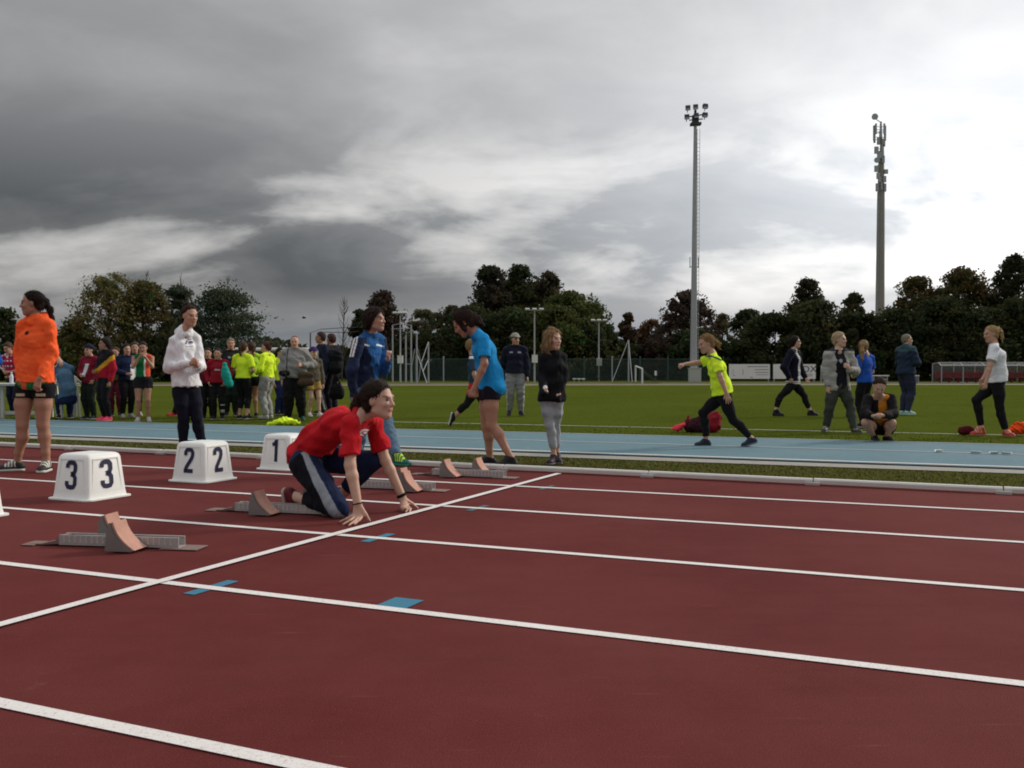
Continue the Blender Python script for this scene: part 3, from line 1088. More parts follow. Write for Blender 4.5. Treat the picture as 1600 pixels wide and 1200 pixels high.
for (px, yt, d) in ((613.3, 508, 66.5), (634, 524, 63), (642.3, 508, 62), (651, 521, 61), (669.3, 534, 64), (506, 519, 68), (485, 520, 66)):
    mb = MB()
    p = cpt(px, yt, d)
    mb.tube((p[0], p[1], 0), tuple(p), 0.055, 0.045, 8)
    mb.build('upright', M_GALV if px > 600 else M_DKST, cage, smooth=True)
for pts in ([(613.3, 514, 66.5), (642.3, 513, 62)], [(613.3, 508, 66.5), (625, 506, 64.5), (642.3, 508, 62)], [(634, 524, 63), (642.3, 515, 62)], [(651, 521, 61), (642.3, 515, 62)], [(634, 569, 63), (642.3, 569, 62)],
            [(669.3, 534, 64), (657.5, 569, 63), (654, 595, 63)], [(652.5, 555, 61), (667, 599.6, 60)], [(648, 545, 62), (643, 575, 62), (644, 596, 62)], [(669, 562, 64), (661, 580, 63)], [(651, 540, 61), (660, 572, 62)],
            [(485, 520, 66), (500.6, 514.5, 67), (529, 512.5, 68), (560, 511, 68)], [(506, 519, 68), (540, 519.5, 68), (560, 518, 68)]):
    mb = MB()
    mb.path([tuple(cpt(*p)) for p in pts], 0.024, 6)
    mb.build('brace', M_GALV if pts[0][0] > 600 else M_DKST, cage, smooth=True)

# ---- guyed pole and small goal
gb = at(982, 600, 67)
gb[2] = 0
gp = empty('guyed_pole', gb)
tag(gp, 'pole held by two slanting stays left of the floodlight mast', 'pole')
mb = MB()
tp = at(982, 531, 67) - gb
mb.tube((0, 0, 0), tuple(tp), 0.055, 0.04, 8)
mb.build('upright', M_GALV, gp, smooth=True)
for q in (at(963, 578, 66), at(987, 590, 66)):
    mb = MB()
    e = q - gb
    e2 = np.array([e[0] * 1.3, e[1], 0.0])
    mb.tube(tuple(tp), tuple(e2), 0.025, n=6)
    mb.build('stay', M_GALV, gp)
for lab, pa, pb, dA, dB, ytA, ytB, nm in (('small white goal in front of the green mesh fence', 1003.5, 993, 59, 66, 576, 572, 'small_goal'),):
    A, B = at(pa, 600, dA), at(pb, 600, dB)
    A[2] = B[2] = 0
    root = empty(nm, A)
    tag(root, lab, 'goal')
    hA, hB = at(pa, ytA, dA)[2], at(pb, ytB, dB)[2]
    d = B - A
    for p0, h in ((np.zeros(3), hA), (d, hB)):
        mb = MB()
        mb.tube(tuple(p0), (p0[0], p0[1], h), 0.05, n=8)
        mb.build('post', M_WHITE, root, smooth=True)
    mb = MB()
    mb.tube((0, 0, hA), (d[0], d[1], hB), 0.05, n=8)
    mb.build('crossbar', M_WHITE, root, smooth=True)
    me = bpy.data.meshes.new('net')
    me.from_pydata([(0, 0, hA), (d[0], d[1], hB), (d[0] + 1.3, d[1] + 0.4, 0), (1.3, 0.4, 0)], [], [(0, 1, 2, 3)])
    link('net', me, net_mat('goal_net', (0.30, 0.32, 0.31), 9.0, 0.10), root)
# football goal behind the crowd on the left
A, B = at(368, 600, 58.5), at(494, 600, 58.5)
A[2] = B[2] = 0
root = empty('football_goal', A)
tag(root, 'white football goal seen behind the crowd in neon shirts', 'goal')
gh = at(420, 546, 58.5)[2]
w = B[0] - A[0]
for x in (0, w):
    mb = MB()
    mb.tube((x, 0, 0), (x, 0, gh), 0.06, n=10)
    mb.build('post', M_WHITE, root, smooth=True)
mb = MB()
mb.tube((0, 0, gh), (w, 0, gh), 0.11, n=10)
mb.build('crossbar', M_WHITE, root, smooth=True)
mb = MB()
for x in (0, w):
    mb.tube((x, 0, gh), (x, 1.0, gh - 0.35), 0.03, n=6)
    mb.tube((x, 1.0, gh - 0.35), (x, 2.0, 0), 0.03, n=6)
mb.tube((0, 1.0, gh - 0.35), (w, 1.0, gh - 0.35), 0.035, n=6)
mb.build('back_frame', M_GALV, root)
me = bpy.data.meshes.new('net')
me.from_pydata([(0, 1.0, gh - 0.35), (w, 1.0, gh - 0.35), (w, 2.0, 0), (0, 2.0, 0)], [], [(0, 1, 2, 3)])
link('net', me, net_mat('goal_net2', (0.22, 0.24, 0.23), 8.0, 0.12), root)


# ---- advertising boards
def text_mesh(s, size, depth=0.004):
    cu = bpy.data.curves.new('txt', 'FONT')
    cu.body = s
    cu.size = size
    cu.extrude = depth
    cu.resolution_u = 2
    o = bpy.data.objects.new('txt', cu)
    COL.objects.link(o)
    dg = bpy.context.evaluated_depsgraph_get()
    me = bpy.data.meshes.new_from_object(o.evaluated_get(dg))
    bpy.data.objects.remove(o)
    bpy.data.curves.remove(cu)
    return me


M_BOARD = plain('board_white', (0.74, 0.74, 0.72), 0.7, var=0.1, scale=1.2)
M_INK = plain('board_ink', (0.03, 0.03, 0.035), 0.7)
M_INK2 = plain('board_ink_grey', (0.22, 0.22, 0.22), 0.7)


def board(label, x0, x1, y0, y1, depth, name='advertising_board'):
    a, b2 = at(x0, y1, depth), at(x1, y0, depth)
    root = empty(name, (a[0], a[1], 0))
    tag(root, label, 'board', 'advertising boards behind the far touch line')
    w, z0_, z1_ = b2[0] - a[0], a[2], b2[2]
    mb = MB()
    mb.box((w / 2, 0, (z0_ + z1_) / 2), (w, 0.04, z1_ - z0_))
    mb.build('panel', M_BOARD, root, bevel=0.006)
    for f in (0.03, 0.97):
        mb = MB()
        mb.box((w * f, 0.06, z1_ / 2), (0.06, 0.06, z1_))
        mb.tube((w * f, 0.08, z1_ * 0.9), (w * f + 0.15, 0.7, 0), 0.025, n=6)
        mb.build('support', M_GALV, root)
    return root, w, z0_, z1_


def marks(root, rects, mat, nm='printing'):
    mb = MB()
    for (x, z, ww, hh) in rects:
        mb.box((x, -0.0235, z), (ww, 0.004, hh))
    mb.build(nm, mat, root)


rt, w, z0_, z1_ = board('long white advertising board beside the neon yellow runner', 1139, 1203, 569, 592, 62)
s_ = 62 / F_PX
marks(rt, [(w * 0.10, z0_ + 0.42, 0.02, 0.42), (w * 0.13, z0_ + 0.22, 0.12, 0.03), (w * 0.34, z0_ + 0.45, 0.035, 0.36), (w * 0.55, z0_ + 0.10, 0.16, 0.05)], M_INK2, 'small_marks')
marks(rt, [(w * 0.70, z0_ + 0.80, w * 0.50, 0.045), (w * 0.80, z0_ + 0.60, w * 0.34, 0.04), (w * 0.80, z0_ + 0.42, w * 0.34, 0.04), (w * 0.82, z0_ + 0.27, w * 0.30, 0.03)], M_INK2, 'text_lines')
rt, w, z0_, z1_ = board('white advertising board with large letters OX behind the striding woman', 1208, 1274.5, 569, 592, 62.3)
me = text_mesh('OX', 0.60)
to = link('lettering', me, M_INK, rt)
to.rotation_euler = (R(90), 0, 0)
to.scale = (1.08, 1.0, 1.0)
to.location = (w - 0.92, -0.0245, z0_ + 0.44)
marks(rt, [(w - 0.50, z0_ + 0.30, 0.62, 0.035), (w - 0.50, z0_ + 0.20, 0.62, 0.03)], M_INK2, 'text_lines')
rt, w, z0_, z1_ = board('short pale board partly hidden by the grey jacket', 1283, 1302, 571, 585, 63)
marks(rt, [(w * 0.12, (z0_ + z1_) / 2, 0.10, z1_ - z0_ - 0.06)], plain('board_blue', (0.03, 0.09, 0.20), 0.7), 'blue_edge')

# white benches, low sign, dugout
for lab, x0, x1, y, d in (('low white bench left of the man in the slate blue coat', 1362, 1388, 587, 64), ('low white bench right of the man in the slate blue coat', 1424, 1435, 587, 63), ('row of low white markers behind the small blond girl', 895, 914, 592, 66)):
    a, b2 = at(x0, y, d), at(x1, y, d)
    root = empty('bench', (a[0], a[1], 0))
    tag(root, lab, 'bench')
    w = b2[0] - a[0]
    mb = MB()
    for f0, f1 in ((0.0, 0.28), (0.36, 0.64), (0.72, 1.0)):
        mb.box(((f0 + f1) / 2 * w, 0, a[2]), ((f1 - f0) * w, 0.35, 0.07))
    mb.build('seat', M_WHITE, root, bevel=0.01)
    for f in (0.1, 0.5, 0.9):
        mb = MB()
        mb.box((w * f, 0, a[2] / 2 - 0.02), (0.05, 0.3, a[2] - 0.04))
        mb.build('leg', M_GALV, root)
a = at(1024.5, 583, 66)
root = empty('notice', (a[0], a[1], 0))
tag(root, 'small white notice on the green fence near the floodlight mast', 'sign')
mb = MB()
mb.box((0, 0, a[2]), (0.15, 0.03, 0.32))
mb.build('plate', M_WHITE, root)
mb = MB()
mb.tube((0, 0.04, 0), (0, 0.04, a[2] + 0.1), 0.025, n=6)
mb.build('stake', M_GPOST, root)

dD = 61.0
a, b2 = at(1471, 598.5, dD), at(1640, 567, dD)
dug = empty('dugout', (a[0], a[1], 0))
tag(dug, 'team dugout shelter with clear panels and red seats on the far touch line', 'dugout')
w, h = b2[0] - a[0], b2[2]
M_ACR = None
m, t, b = new_mat('clear_panel')
b.inputs['Base Color'].default_value = (0.22, 0.20, 0.18, 1)
b.inputs['Roughness'].default_value = 0.5
b.inputs['Alpha'].default_value = 0.45
M_ACR = m
nD = 5
for i in range(nD + 1):
    mb = MB()
    x = w * i / nD
    mb.box((x, 0, h * 0.43), (0.05, 0.06, h * 0.86))
    mb.tube((x, 0, h * 0.86), (x, 0.45, h), 0.03, n=6)
    mb.tube((x, 0.45, h), (x, 1.3, h * 0.95), 0.03, n=6)
    mb.box((x, 1.3, h * 0.47), (0.05, 0.05, h * 0.94))
    mb.build('rib', M_GALV, dug)
for i in range(nD):
    x0, x1 = w * i / nD + 0.03, w * (i + 1) / nD - 0.03
    me = bpy.data.meshes.new('roof_pane')
    me.from_pydata([(x0, 0, h * 0.86), (x1, 0, h * 0.86), (x1, 0.45, h), (x0, 0.45, h)], [], [(0, 1, 2, 3)])
    link('roof_pane', me, M_ACR, dug)
    me = bpy.data.meshes.new('back_pane')
    me.from_pydata([(x0, 1.27, 0.1), (x1, 1.27, 0.1), (x1, 1.27, h * 0.93), (x0, 1.27, h * 0.93)], [], [(0, 1, 2, 3)])
    link('back_pane', me, M_ACR, dug)
mb = MB()
mb.tube((0, -0.02, h * 0.86), (w, -0.02, h * 0.86), 0.04, n=6)
mb.tube((0, 0.45, h + 0.02), (w, 0.45, h + 0.02), 0.03, n=6)
mb.build('front_beam', M_GALV, dug)
M_SEAT = plain('seat_red', (0.15, 0.018, 0.020), 0.6)
for i in range(12):
    x = w * (i + 0.5) / 12
    mb = MB()
    mb.box((x, 0.8, 0.34), (w / 12 - 0.07, 0.36, 0.05))
    mb.box((x, 0.98, 0.52), (w / 12 - 0.07, 0.05, 0.34), Matrix.Rotation(R(-8), 3, 'X'))
    mb.box((x, 0.8, 0.17), (0.10, 0.2, 0.30))
    mb.build('seat', M_SEAT, dug, bevel=0.02)
# ================================================================ people: bodies grown from signed distance fields
UP = np.array([0.0, 0.0, 1.0])
VIEW = np.array([0.0, 1.0, 0.0])


def nz(v):
    v = np.asarray(v, dtype=float)
    return v / max(1e-9, np.linalg.norm(v))


def caps(a, b, ra, rb=None):
    rb = ra if rb is None else rb
    a = np.asarray(a, dtype=np.float32)
    ba = np.asarray(b, dtype=np.float32) - a
    k = np.float32(1.0 / max(1e-9, float(ba @ ba)))
    ra, dr = np.float32(ra), np.float32(rb - ra)

    def f(P):
        pa = P - a
        h = np.clip((pa @ ba) * k, 0, 1)
        q = pa - h[:, None] * ba
        return np.sqrt(np.einsum('ij,ij->i', q, q)) - (ra + dr * h)
    return f


def ecap(a, b, lat, wa, da, wb, db):
    """capsule with an elliptic section: half-width w along `lat`, half-depth d across it"""
    a = np.asarray(a, dtype=np.float32)
    ba = np.asarray(b, dtype=np.float32) - a
    k = np.float32(1.0 / max(1e-9, float(ba @ ba)))
    lat = nz(lat).astype(np.float32)

    def f(P):
        pa = P - a
        h = np.clip((pa @ ba) * k, 0, 1)
        q = pa - h[:, None] * ba
        u = q @ lat
        v2 = np.maximum(np.einsum('ij,ij->i', q, q) - u * u, 0)
        w = wa + (wb - wa) * h
        d = da + (db - da) * h
        k0 = np.sqrt((u / w) ** 2 + v2 / d ** 2)
        k1 = np.sqrt((u / w ** 2) ** 2 + v2 / d ** 4) + 1e-6
        return np.where(k0 < 0.3, (k0 - 1) * np.minimum(w, d), k0 * (k0 - 1) / k1)
    return f


def ell(c, fr, r):
    """ellipsoid; fr = rows of unit axes"""
    c = np.asarray(c, dtype=np.float32)
    M = np.asarray(fr, dtype=np.float32).T
    r = np.asarray(r, dtype=np.float32)

    def f(P):
        q = (P - c) @ M
        k0 = np.sqrt((((q / r) ** 2).sum(1)))
        k1 = np.sqrt((((q / r ** 2) ** 2).sum(1))) + 1e-6
        return np.where(k0 < 0.3, (k0 - 1) * r.min(), k0 * (k0 - 1) / k1)
    return f


def smin(a, b, k):
    h = np.maximum(k - np.abs(a - b), 0) / k
    return np.minimum(a, b) - h * h * (k * 0.25)


def uni(fs, k=0.02):
    def f(P):
        d = fs[0](P)
        for g in fs[1:]:
            d = smin(d, g(P), k)
        return d
    return f


def cull(f, c, r):
    c = np.asarray(c, dtype=np.float32)

    def g(P):
        q = P - c
        d = np.sqrt(np.einsum('ij,ij->i', q, q)) - r
        m = d < 0.05
        if m.any():
            d[m] = f(P[m])
        return d
    return g


def cutp(f, pt, nrm):
    """keep the side the normal points away from"""
    pt = np.asarray(pt, dtype=np.float32)
    n = nz(nrm).astype(np.float32)
    return lambda P: np.maximum(f(P), (P - pt) @ n)


def wrinkle(f, seed, amp=0.004, lam=0.09, stretch=None):
    rg = np.random.RandomState(seed)
    ks = []
    for i in range(9):
        d = rg.normal(size=3)
        d[2] *= 1.4
        d = nz(d)
        if stretch is not None:
            d = nz(d - stretch * (d @ stretch) * 0.9)
        l = lam * (1.1 + 1.7 * rg.rand()) * (0.5 if i > 5 else 1.0)
        ks.append(((d * 2 * math.pi / l).astype(np.float32), rg.rand() * 6.28, amp * 0.95 * (0.5 + rg.rand()) / 2.2 * (0.45 if i > 5 else 1.0), nz(rg.normal(size=3)).astype(np.float32) * np.float32(1.6 / lam)))

    def g(P):
        d = f(P)
        m = np.abs(d) < 0.06
        Q = P[m]
        s = np.zeros(len(Q), dtype=np.float32)
        for k, ph, a, w in ks:
            x = np.sin(Q @ k + ph + 0.9 * np.sin(Q @ w))
            s += np.float32(a) * (1.35 - np.sqrt(x * x + 0.12) * 2.0)
        d[m] -= s
        return d
    return g


def sdf_mesh(f, lo, hi, res):
    """sparse surface nets"""
    lo = np.asarray(lo, dtype=np.float64) - 2 * res
    n8 = np.maximum(1, np.ceil((np.asarray(hi) + 2 * res - lo) / (8 * res)).astype(int))
    N = n8 * 8
    I = np.stack(np.meshgrid(*[np.arange(k) for k in n8], indexing='ij'), -1).reshape(-1, 3)
    P = (lo + (I * 8 + 4) * res).astype(np.float32)
    I = I[np.abs(f(P)) < 8 * res * 0.95 + 0.012]
    sub = np.stack(np.meshgrid(*[np.arange(4)] * 3, indexing='ij'), -1).reshape(-1, 3)
    I = (I[:, None, :] * 4 + sub[None]).reshape(-1, 3)
    P = (lo + (I * 2 + 1) * res).astype(np.float32)
    I = I[np.abs(f(P)) < 2 * res * 1.0 + 0.006]
    dim = N + 1
    st = np.array([dim[1] * dim[2], dim[2], 1])
    mask = np.zeros(int(np.prod(dim)), dtype=bool)
    sub3 = np.stack(np.meshgrid(*[np.arange(3)] * 3, indexing='ij'), -1).reshape(-1, 3)
    mask[((I[:, None, :] * 2 + sub3[None]) @ st).ravel()] = True
    idx = np.nonzero(mask)[0]
    g = np.stack([idx // st[0], (idx // st[1]) % dim[1], idx % dim[2]], -1)
    val = np.full(int(np.prod(dim)), np.nan, dtype=np.float32)
    val[idx] = f((lo + g * res).astype(np.float32))
    sub2 = np.stack(np.meshgrid(*[np.arange(2)] * 3, indexing='ij'), -1).reshape(-1, 3)
    cells = (I[:, None, :] * 2 + sub2[None]).reshape(-1, 3)
    cid = cells @ st
    corner = sub2 @ st
    cv = val[cid[:, None] + corner[None]]
    neg = cv < 0
    s = neg.sum(1)
    ok = (s > 0) & (s < 8)
    cells, cid, cv, neg = cells[ok], cid[ok], cv[ok], neg[ok]
    acc = np.zeros((len(cells), 3))
    cnt = np.zeros(len(cells))
    for a in range(8):
        for b in range(a + 1, 8):
            df = sub2[b] - sub2[a]
            if np.abs(df).sum() != 1:
                continue
            m = neg[:, a] != neg[:, b]
            t = cv[m, a] / (cv[m, a] - cv[m, b])
            acc[m] += sub2[a] + t[:, None] * df
            cnt[m] += 1
    V = lo + (cells + acc / cnt[:, None]) * res
    vid = np.full(int(np.prod(dim)), -1, dtype=np.int64)
    vid[cid] = np.arange(len(cells))
    faces = []
    for ax in range(3):
        o1, o2 = st[(ax + 1) % 3], st[(ax + 2) % 3]
        a0 = val[cid]
        a1 = val[cid + st[ax]]
        m = (a0 < 0) != (a1 < 0)
        c = cid[m]
        q = np.stack([vid[c], vid[c - o1], vid[c - o1 - o2], vid[c - o2]], -1)
        good = (q >= 0).all(1)
        q = q[good]
        flip = (a0[m][good] < 0)
        q[~flip] = q[~flip][:, ::-1]
        faces.append(q)
    Fq = np.concatenate(faces)
    # one light relaxation keeps the cell pattern out of the shading
    deg = np.maximum(np.bincount(Fq.ravel(), minlength=len(V)) * 2.0, 1)[:, None]
    for it in range(2):
        nb = V[np.roll(Fq, -1, 1)] + V[np.roll(Fq, 1, 1)]
        acc = np.stack([np.bincount(Fq.ravel(), nb[..., c].ravel(), minlength=len(V)) for c in range(3)], -1)
        V = V * 0.45 + 0.55 * acc / deg
    return V, Fq


def frame(fwd, up=UP):
    f = nz(fwd)
    r = nz(np.cross(f, up))
    u = np.cross(r, f)
    return r, f, u


M_SKIN = vcol_mat('skin', rough=0.55, sss=0.12, bump=0.05, bscale=300, spec=0.35, var=0.07, vscale=25)
M_CLOTH = vcol_mat('cloth', rough=0.92, sheen=0.02, spec=0.12, bump=0.25, bscale=420, var=0.08)
_t = NT(M_CLOTH.node_tree)
_b = [n_ for n_ in M_CLOTH.node_tree.nodes if n_.type == 'BUMP'][0]
_o = _t.n('ShaderNodeTexCoord').outputs['Object']
_fold = None
for _sc, _rot, _amp in ((6.0, 25, 1.0), (10.5, -40, 0.6), (19.0, 70, 0.2)):
    _nz = _t.noise(_t.vmap(_o, (1.0, 1.0, 0.55), (R(20), R(_rot), R(_rot))), _sc, 2, 0.5, 1.2)
    _r = _t.math('POWER', _t.math('SUBTRACT', 1.0, _t.math('ABSOLUTE', _t.math('MULTIPLY', _t.math('SUBTRACT', _nz, 0.5), 4.0)), clamp=True), 2.0)
    _r = _t.math('MULTIPLY', _r, _amp)
    _fold = _r if _fold is None else _t.math('ADD', _fold, _r)
_b2 = _t.n('ShaderNodeBump')
_b2.inputs['Strength'].default_value = 0.36
_b2.inputs['Distance'].default_value = 0.012
_t.l(_fold, _b2.inputs['Height'])
_t.l(_b2.outputs[0], _b.inputs['Normal'])
M_HAIR = vcol_mat('hair', rough=0.62, bump=0.0, spec=0.12, var=0.3, vscale=60)
M_SHOE = vcol_mat('shoe', rough=0.6, bump=0.1, var=0.1)
M_EYE = plain('eye', (0.03, 0.02, 0.015), rough=0.2, spec=0.6)


def hand_prims(wr, d, n, s, S, pose='relax', tips=None):
    """palm, four fingers and a thumb; d = hand direction, n = palm normal, s = towards the thumb"""
    d = nz(d)
    n = nz(n - d * (n @ d))
    s0 = np.cross(n, d)
    s = s0 if s0 @ s >= 0 else -s0
    k = S
    kn = wr + d * 0.082 * k
    pr = [ecap(wr + d * 0.012 * k, kn, s, 0.026 * k, 0.016 * k, 0.037 * k, 0.0125 * k)]
    L = [0.070, 0.078, 0.072, 0.056]
    off = [0.030, 0.0105, -0.009, -0.028]
    curl = {'relax': (22, 38, 30), 'fist': (78, 95, 60), 'flat': (5, 8, 6), 'hold': (48, 62, 40)}.get(pose, (22, 38, 30))
    for i in range(4):
        b = kn + s * off[i] * k - d * (0.004 + 0.004 * abs(i - 1)) * k
        if tips is not None:
            tip = tips[i]
            midp = b * 0.5 + tip * 0.5 - n * 0.016 * k
            pr += [caps(b, midp, 0.0092 * k, 0.0085 * k), caps(midp, tip, 0.0085 * k, 0.0068 * k)]
            continue
        a = 0.0
        p = b
        fan = s * (0.10 * (1.5 - i)) * (1.3 if pose == 'flat' else 0.6)
        for j, fr_ in enumerate((0.45, 0.32, 0.23)):
            a += R(curl[j] * (1 + 0.08 * i))
            q = p + nz(d * math.cos(a) + n * math.sin(a) + fan * math.cos(a)) * L[i] * fr_ * k
            pr.append(caps(p, q, (0.0092 - 0.0009 * j) * k, (0.0086 - 0.0009 * j) * k))
            p = q
    tb = wr + d * 0.026 * k + s * 0.022 * k
    if tips is not None:
        tip = tips[4]
        m = tb * 0.5 + tip * 0.5 - n * 0.008 * k
        pr += [caps(tb, m, 0.0135 * k, 0.0105 * k), caps(m, tip, 0.0105 * k, 0.008 * k)]
    else:
        t1 = tb + nz(d * 0.65 + s * 0.6 + n * 0.25) * 0.040 * k
        t2 = t1 + nz(d * 0.75 + s * (0.1 if pose != 'fist' else -0.8) + n * 0.5) * 0.032 * k
        pr += [caps(tb, t1, 0.0135 * k, 0.0105 * k), caps(t1, t2, 0.0105 * k, 0.008 * k)]
    return cull(uni(pr, 0.007 * k), wr + d * 0.08 * k, 0.16 * k)


def bbox(pts, pad):
    pts = np.array(pts)
    return pts.min(0) - pad, pts.max(0) + pad


def bend_joint(a, b, la, lb, hint):
    """middle joint of a two-bone limb"""
    d = b - a
    L = np.linalg.norm(d)
    L = min(max(L, 1e-4), (la + lb) * 0.999)
    x = (la * la - lb * lb + L * L) / (2 * L)
    h = math.sqrt(max(la * la - x * x, 0))
    u = nz(d)
    hp = nz(hint - u * (hint @ u))
    return a + u * x + hp * h


ARMS = {  # elbow and wrist in units of height: outward, forward, up
    'down': ((0.142, -0.012, 0.635), (0.148, 0.03, 0.475)),
    'pocket': ((0.165, -0.035, 0.64), (0.118, 0.055, 0.53)),
    'front': ((0.150, 0.005, 0.64), (0.045, 0.125, 0.60)),
    'cross': ((0.145, 0.03, 0.65), (-0.035, 0.115, 0.68)),
    'chin': ((0.115, 0.085, 0.69), (0.035, 0.120, 0.815)),
    'behind': ((0.150, -0.06, 0.635), (0.05, -0.105, 0.53)),
    'hold': ((0.150, -0.01, 0.64), (0.10, 0.13, 0.66)),
}


def stand(px, yf, H, yaw, armR='down', armL='down', stance=0.055, stepR=0.0, stepL=0.0, lean=0.0, headyaw=None, nod=0.0, wide=1.0, shrug=0.0):
    """joints of a standing figure whose feet meet the ground at that pixel; yaw 0 looks at the camera, +90 to the right"""
    B = gr(px, yf)
    a = R(yaw)
    fwd = np.array([math.sin(a), -math.cos(a), 0.0])
    rt = np.cross(fwd, UP)

    def q(x, y, z):
        y += lean * max(0.0, z - 0.5)
        return B + rt * (x * H) + fwd * (y * H) + UP * (z * H)
    J = dict(head=q(0, 0.018, 0.932), neck=q(0, -0.004, 0.852), chest=q(0, 0.0, 0.745), waist=q(0, 0.005, 0.625), pelvis=q(0, 0, 0.535))
    for s, k, arm, step in (('R', 1, armR, stepR), ('L', -1, armL, stepL)):
        e, w = ARMS[arm] if isinstance(arm, str) else arm
        J['sh' + s] = q(k * 0.108 * wide, -0.004, 0.806 + shrug)
        J['el' + s] = q(k * e[0] * wide, e[1], e[2])
        J['wr' + s] = q(k * w[0], w[1], w[2])
        J['hi' + s] = q(k * 0.052 * wide, 0, 0.515)
        an = q(k * stance, step - 0.01, 0.045)
        J['an' + s] = an
        J['kn' + s] = bend_joint(J['hi' + s], an, 0.243 * H, 0.24 * H, fwd)
        J['toe' + s] = fwd + rt * k * 0.18
    ha = R(yaw if headyaw is None else headyaw)
    J['look'] = nz(np.array([math.sin(ha), -math.cos(ha), -math.tan(R(nod))]))
    J['fwd'] = fwd
    J['D'] = B[1]
    J['base'] = B
    return J


def px_joints(J, **kw):
    """override joints with the pixel they are seen at and a depth offset"""
    for k, v in kw.items():
        J[k] = at(v[0], v[1], J['D'] + (v[2] if len(v) > 2 else 0.0))
    return J


def person(label, J, H, skin, outfit, hair, res=0.012, build=1.0, head=1.0, group=None, hands=None, face=True, seed=1, ground=True, headup=None, armw=1.0, legw=1.0):
    """one figure: a continuous body mesh with hair, clothing and shoes as its children"""
    S = H / 1.68
    hs = (0.5 + 0.5 * S) * head          # heads shrink less than bodies
    b = build
    fwd = J['fwd']
    latp = nz(J['hiR'] - J['hiL'])
    lats = nz(J['shR'] - J['shL'])
    base = J['base']
    allp = [J[k] for k in ('head', 'neck', 'pelvis', 'shR', 'shL', 'elR', 'elL', 'wrR', 'wrL', 'hiR', 'hiL', 'knR', 'knL', 'anR', 'anL')]
    lo, hi = bbox(allp, 0.26 * max(S, 0.8))
    hw = np.linalg.norm(J['shR'] - J['shL']) * 0.5

    # ---- torso
    def torso(g=0.0, gh=0.0, belly=0.0):
        pel, wai, che, nek = J['pelvis'], J['waist'], J['chest'], J['neck']
        latm = nz(latp + lats)
        w_p, d_p = (0.144 * S * b + g + gh), (0.102 * S * b + g + gh)
        w_w, d_w = (0.117 * S * b + g + gh * 0.6 + belly), (0.083 * S * b + g + gh * 0.6 + belly)
        w_c, d_c = (0.133 * S * b + g), (0.094 * S * b + g)
        w_s, d_s = (hw * 0.80 + g * 0.6), (0.058 * S * b + g * 0.8)
        sl = (J['shR'] + J['shL']) * 0.5 - nz(nek - che) * (0.045 * S + g * 0.6)
        return uni([ecap(pel, wai, latp, w_p, d_p, w_w, d_w), ecap(wai, che, latm, w_w, d_w, w_c, d_c),
                    ecap(che, sl, lats, w_c, d_c, w_s, d_s)], 0.05 * S)
    prs = [torso()]
    # shoulders slope from the neck
    nk = J['neck']
    hd = J['head']
    look = nz(J['look'])
    hr, hf, hu = frame(look, UP if headup is None else headup)
    jaw = hd - hu * 0.055 * hs - hf * 0.022 * hs
    prs.append(uni([caps(nk - nz(jaw - nk) * 0.02, jaw, 0.056 * S ** 0.5 * b ** 0.5, 0.050 * hs)] +
                   [caps(nk + nz(jaw - nk) * 0.010, J['sh' + s], 0.040 * S, 0.044 * S * b) for s in 'RL'], 0.03))
    # ---- arms
    for s in 'RL':
        prs.append(uni([caps(J['sh' + s], J['el' + s], 0.043 * S * b * armw, 0.036 * S * b * armw),
                        caps(J['el' + s], J['el' + s] * 0.72 + J['wr' + s] * 0.28, 0.036 * S * b * armw, 0.037 * S * b * armw),
                        caps(J['el' + s] * 0.72 + J['wr' + s] * 0.28, J['wr' + s], 0.037 * S * b * armw, 0.0255 * S * armw)], 0.015))
    # ---- legs
    legs = {}
    for s in 'RL':
        h, k, a = J['hi' + s], J['kn' + s], J['an' + s]
        sh = nz(a - k)
        tf = nz(J['toe' + s])
        back = nz(-tf + sh * (tf @ sh))
        c = k + (a - k) * 0.30 + back * 0.014 * S
        tm = h + (k - h) * 0.45 - back * 0.010 * S
        w = b * legw
        legs[s] = (h, tm, k, c, a)
        prs.append(uni([caps(h, tm, 0.088 * S * w, 0.078 * S * w), caps(tm, k, 0.078 * S * w, 0.054 * S * w), caps(k, c, 0.052 * S * w, 0.056 * S * w),
                        caps(c, k + (a - k) * 0.72, 0.056 * S * w, 0.037 * S * w), caps(k + (a - k) * 0.72, a, 0.037 * S * w, 0.034 * S)], 0.018))
    # ---- feet (inside the shoes)
    feet = {}
    for s in 'RL':
        a = J['an' + s]
        tf = J['toe' + s]
        fu = J.get('sole' + s)
        if fu is None:
            tf = nz(tf * np.array([1, 1, 0.0]))
            fu = UP.copy()
            gz = 0.0 if ground else a[2] - 0.075 * S
            hgt = a[2] - gz
            sole0 = a - UP * hgt
        else:
            fu = nz(fu)
            tf = nz(tf - fu * (tf @ fu))
            hgt = 0.072 * S
            sole0 = a - fu * hgt
        fl = 0.150 * H
        heel = sole0 - tf * 0.28 * fl
        toe = heel + tf * fl
        feet[s] = (a, tf, fu, heel, toe, fl, hgt)
        prs.append(uni([caps(a, sole0 + fu * 0.034 * S + tf * 0.22 * fl, 0.033 * S, 0.020 * S), caps(heel + tf * 0.04 + fu * 0.030 * S, toe - tf * 0.05 + fu * 0.026 * S, 0.020 * S, 0.016 * S)], 0.012))
    # ---- hands
    hands = hands or {}
    for s, k in (('R', 1), ('L', -1)):
        spec = hands.get(s, {})
        d = spec.get('d', J['wr' + s] - J['el' + s])
        rt = np.cross(fwd, UP)
        n = spec.get('n', -rt * k + fwd * 0.001)
        t = spec.get('t', fwd + UP * 0.3)
        prs.append(hand_prims(J['wr' + s], np.asarray(d, float), np.asarray(n, float), np.asarray(t, float), max(S, 0.86), spec.get('pose', 'relax'), spec.get('tips')))

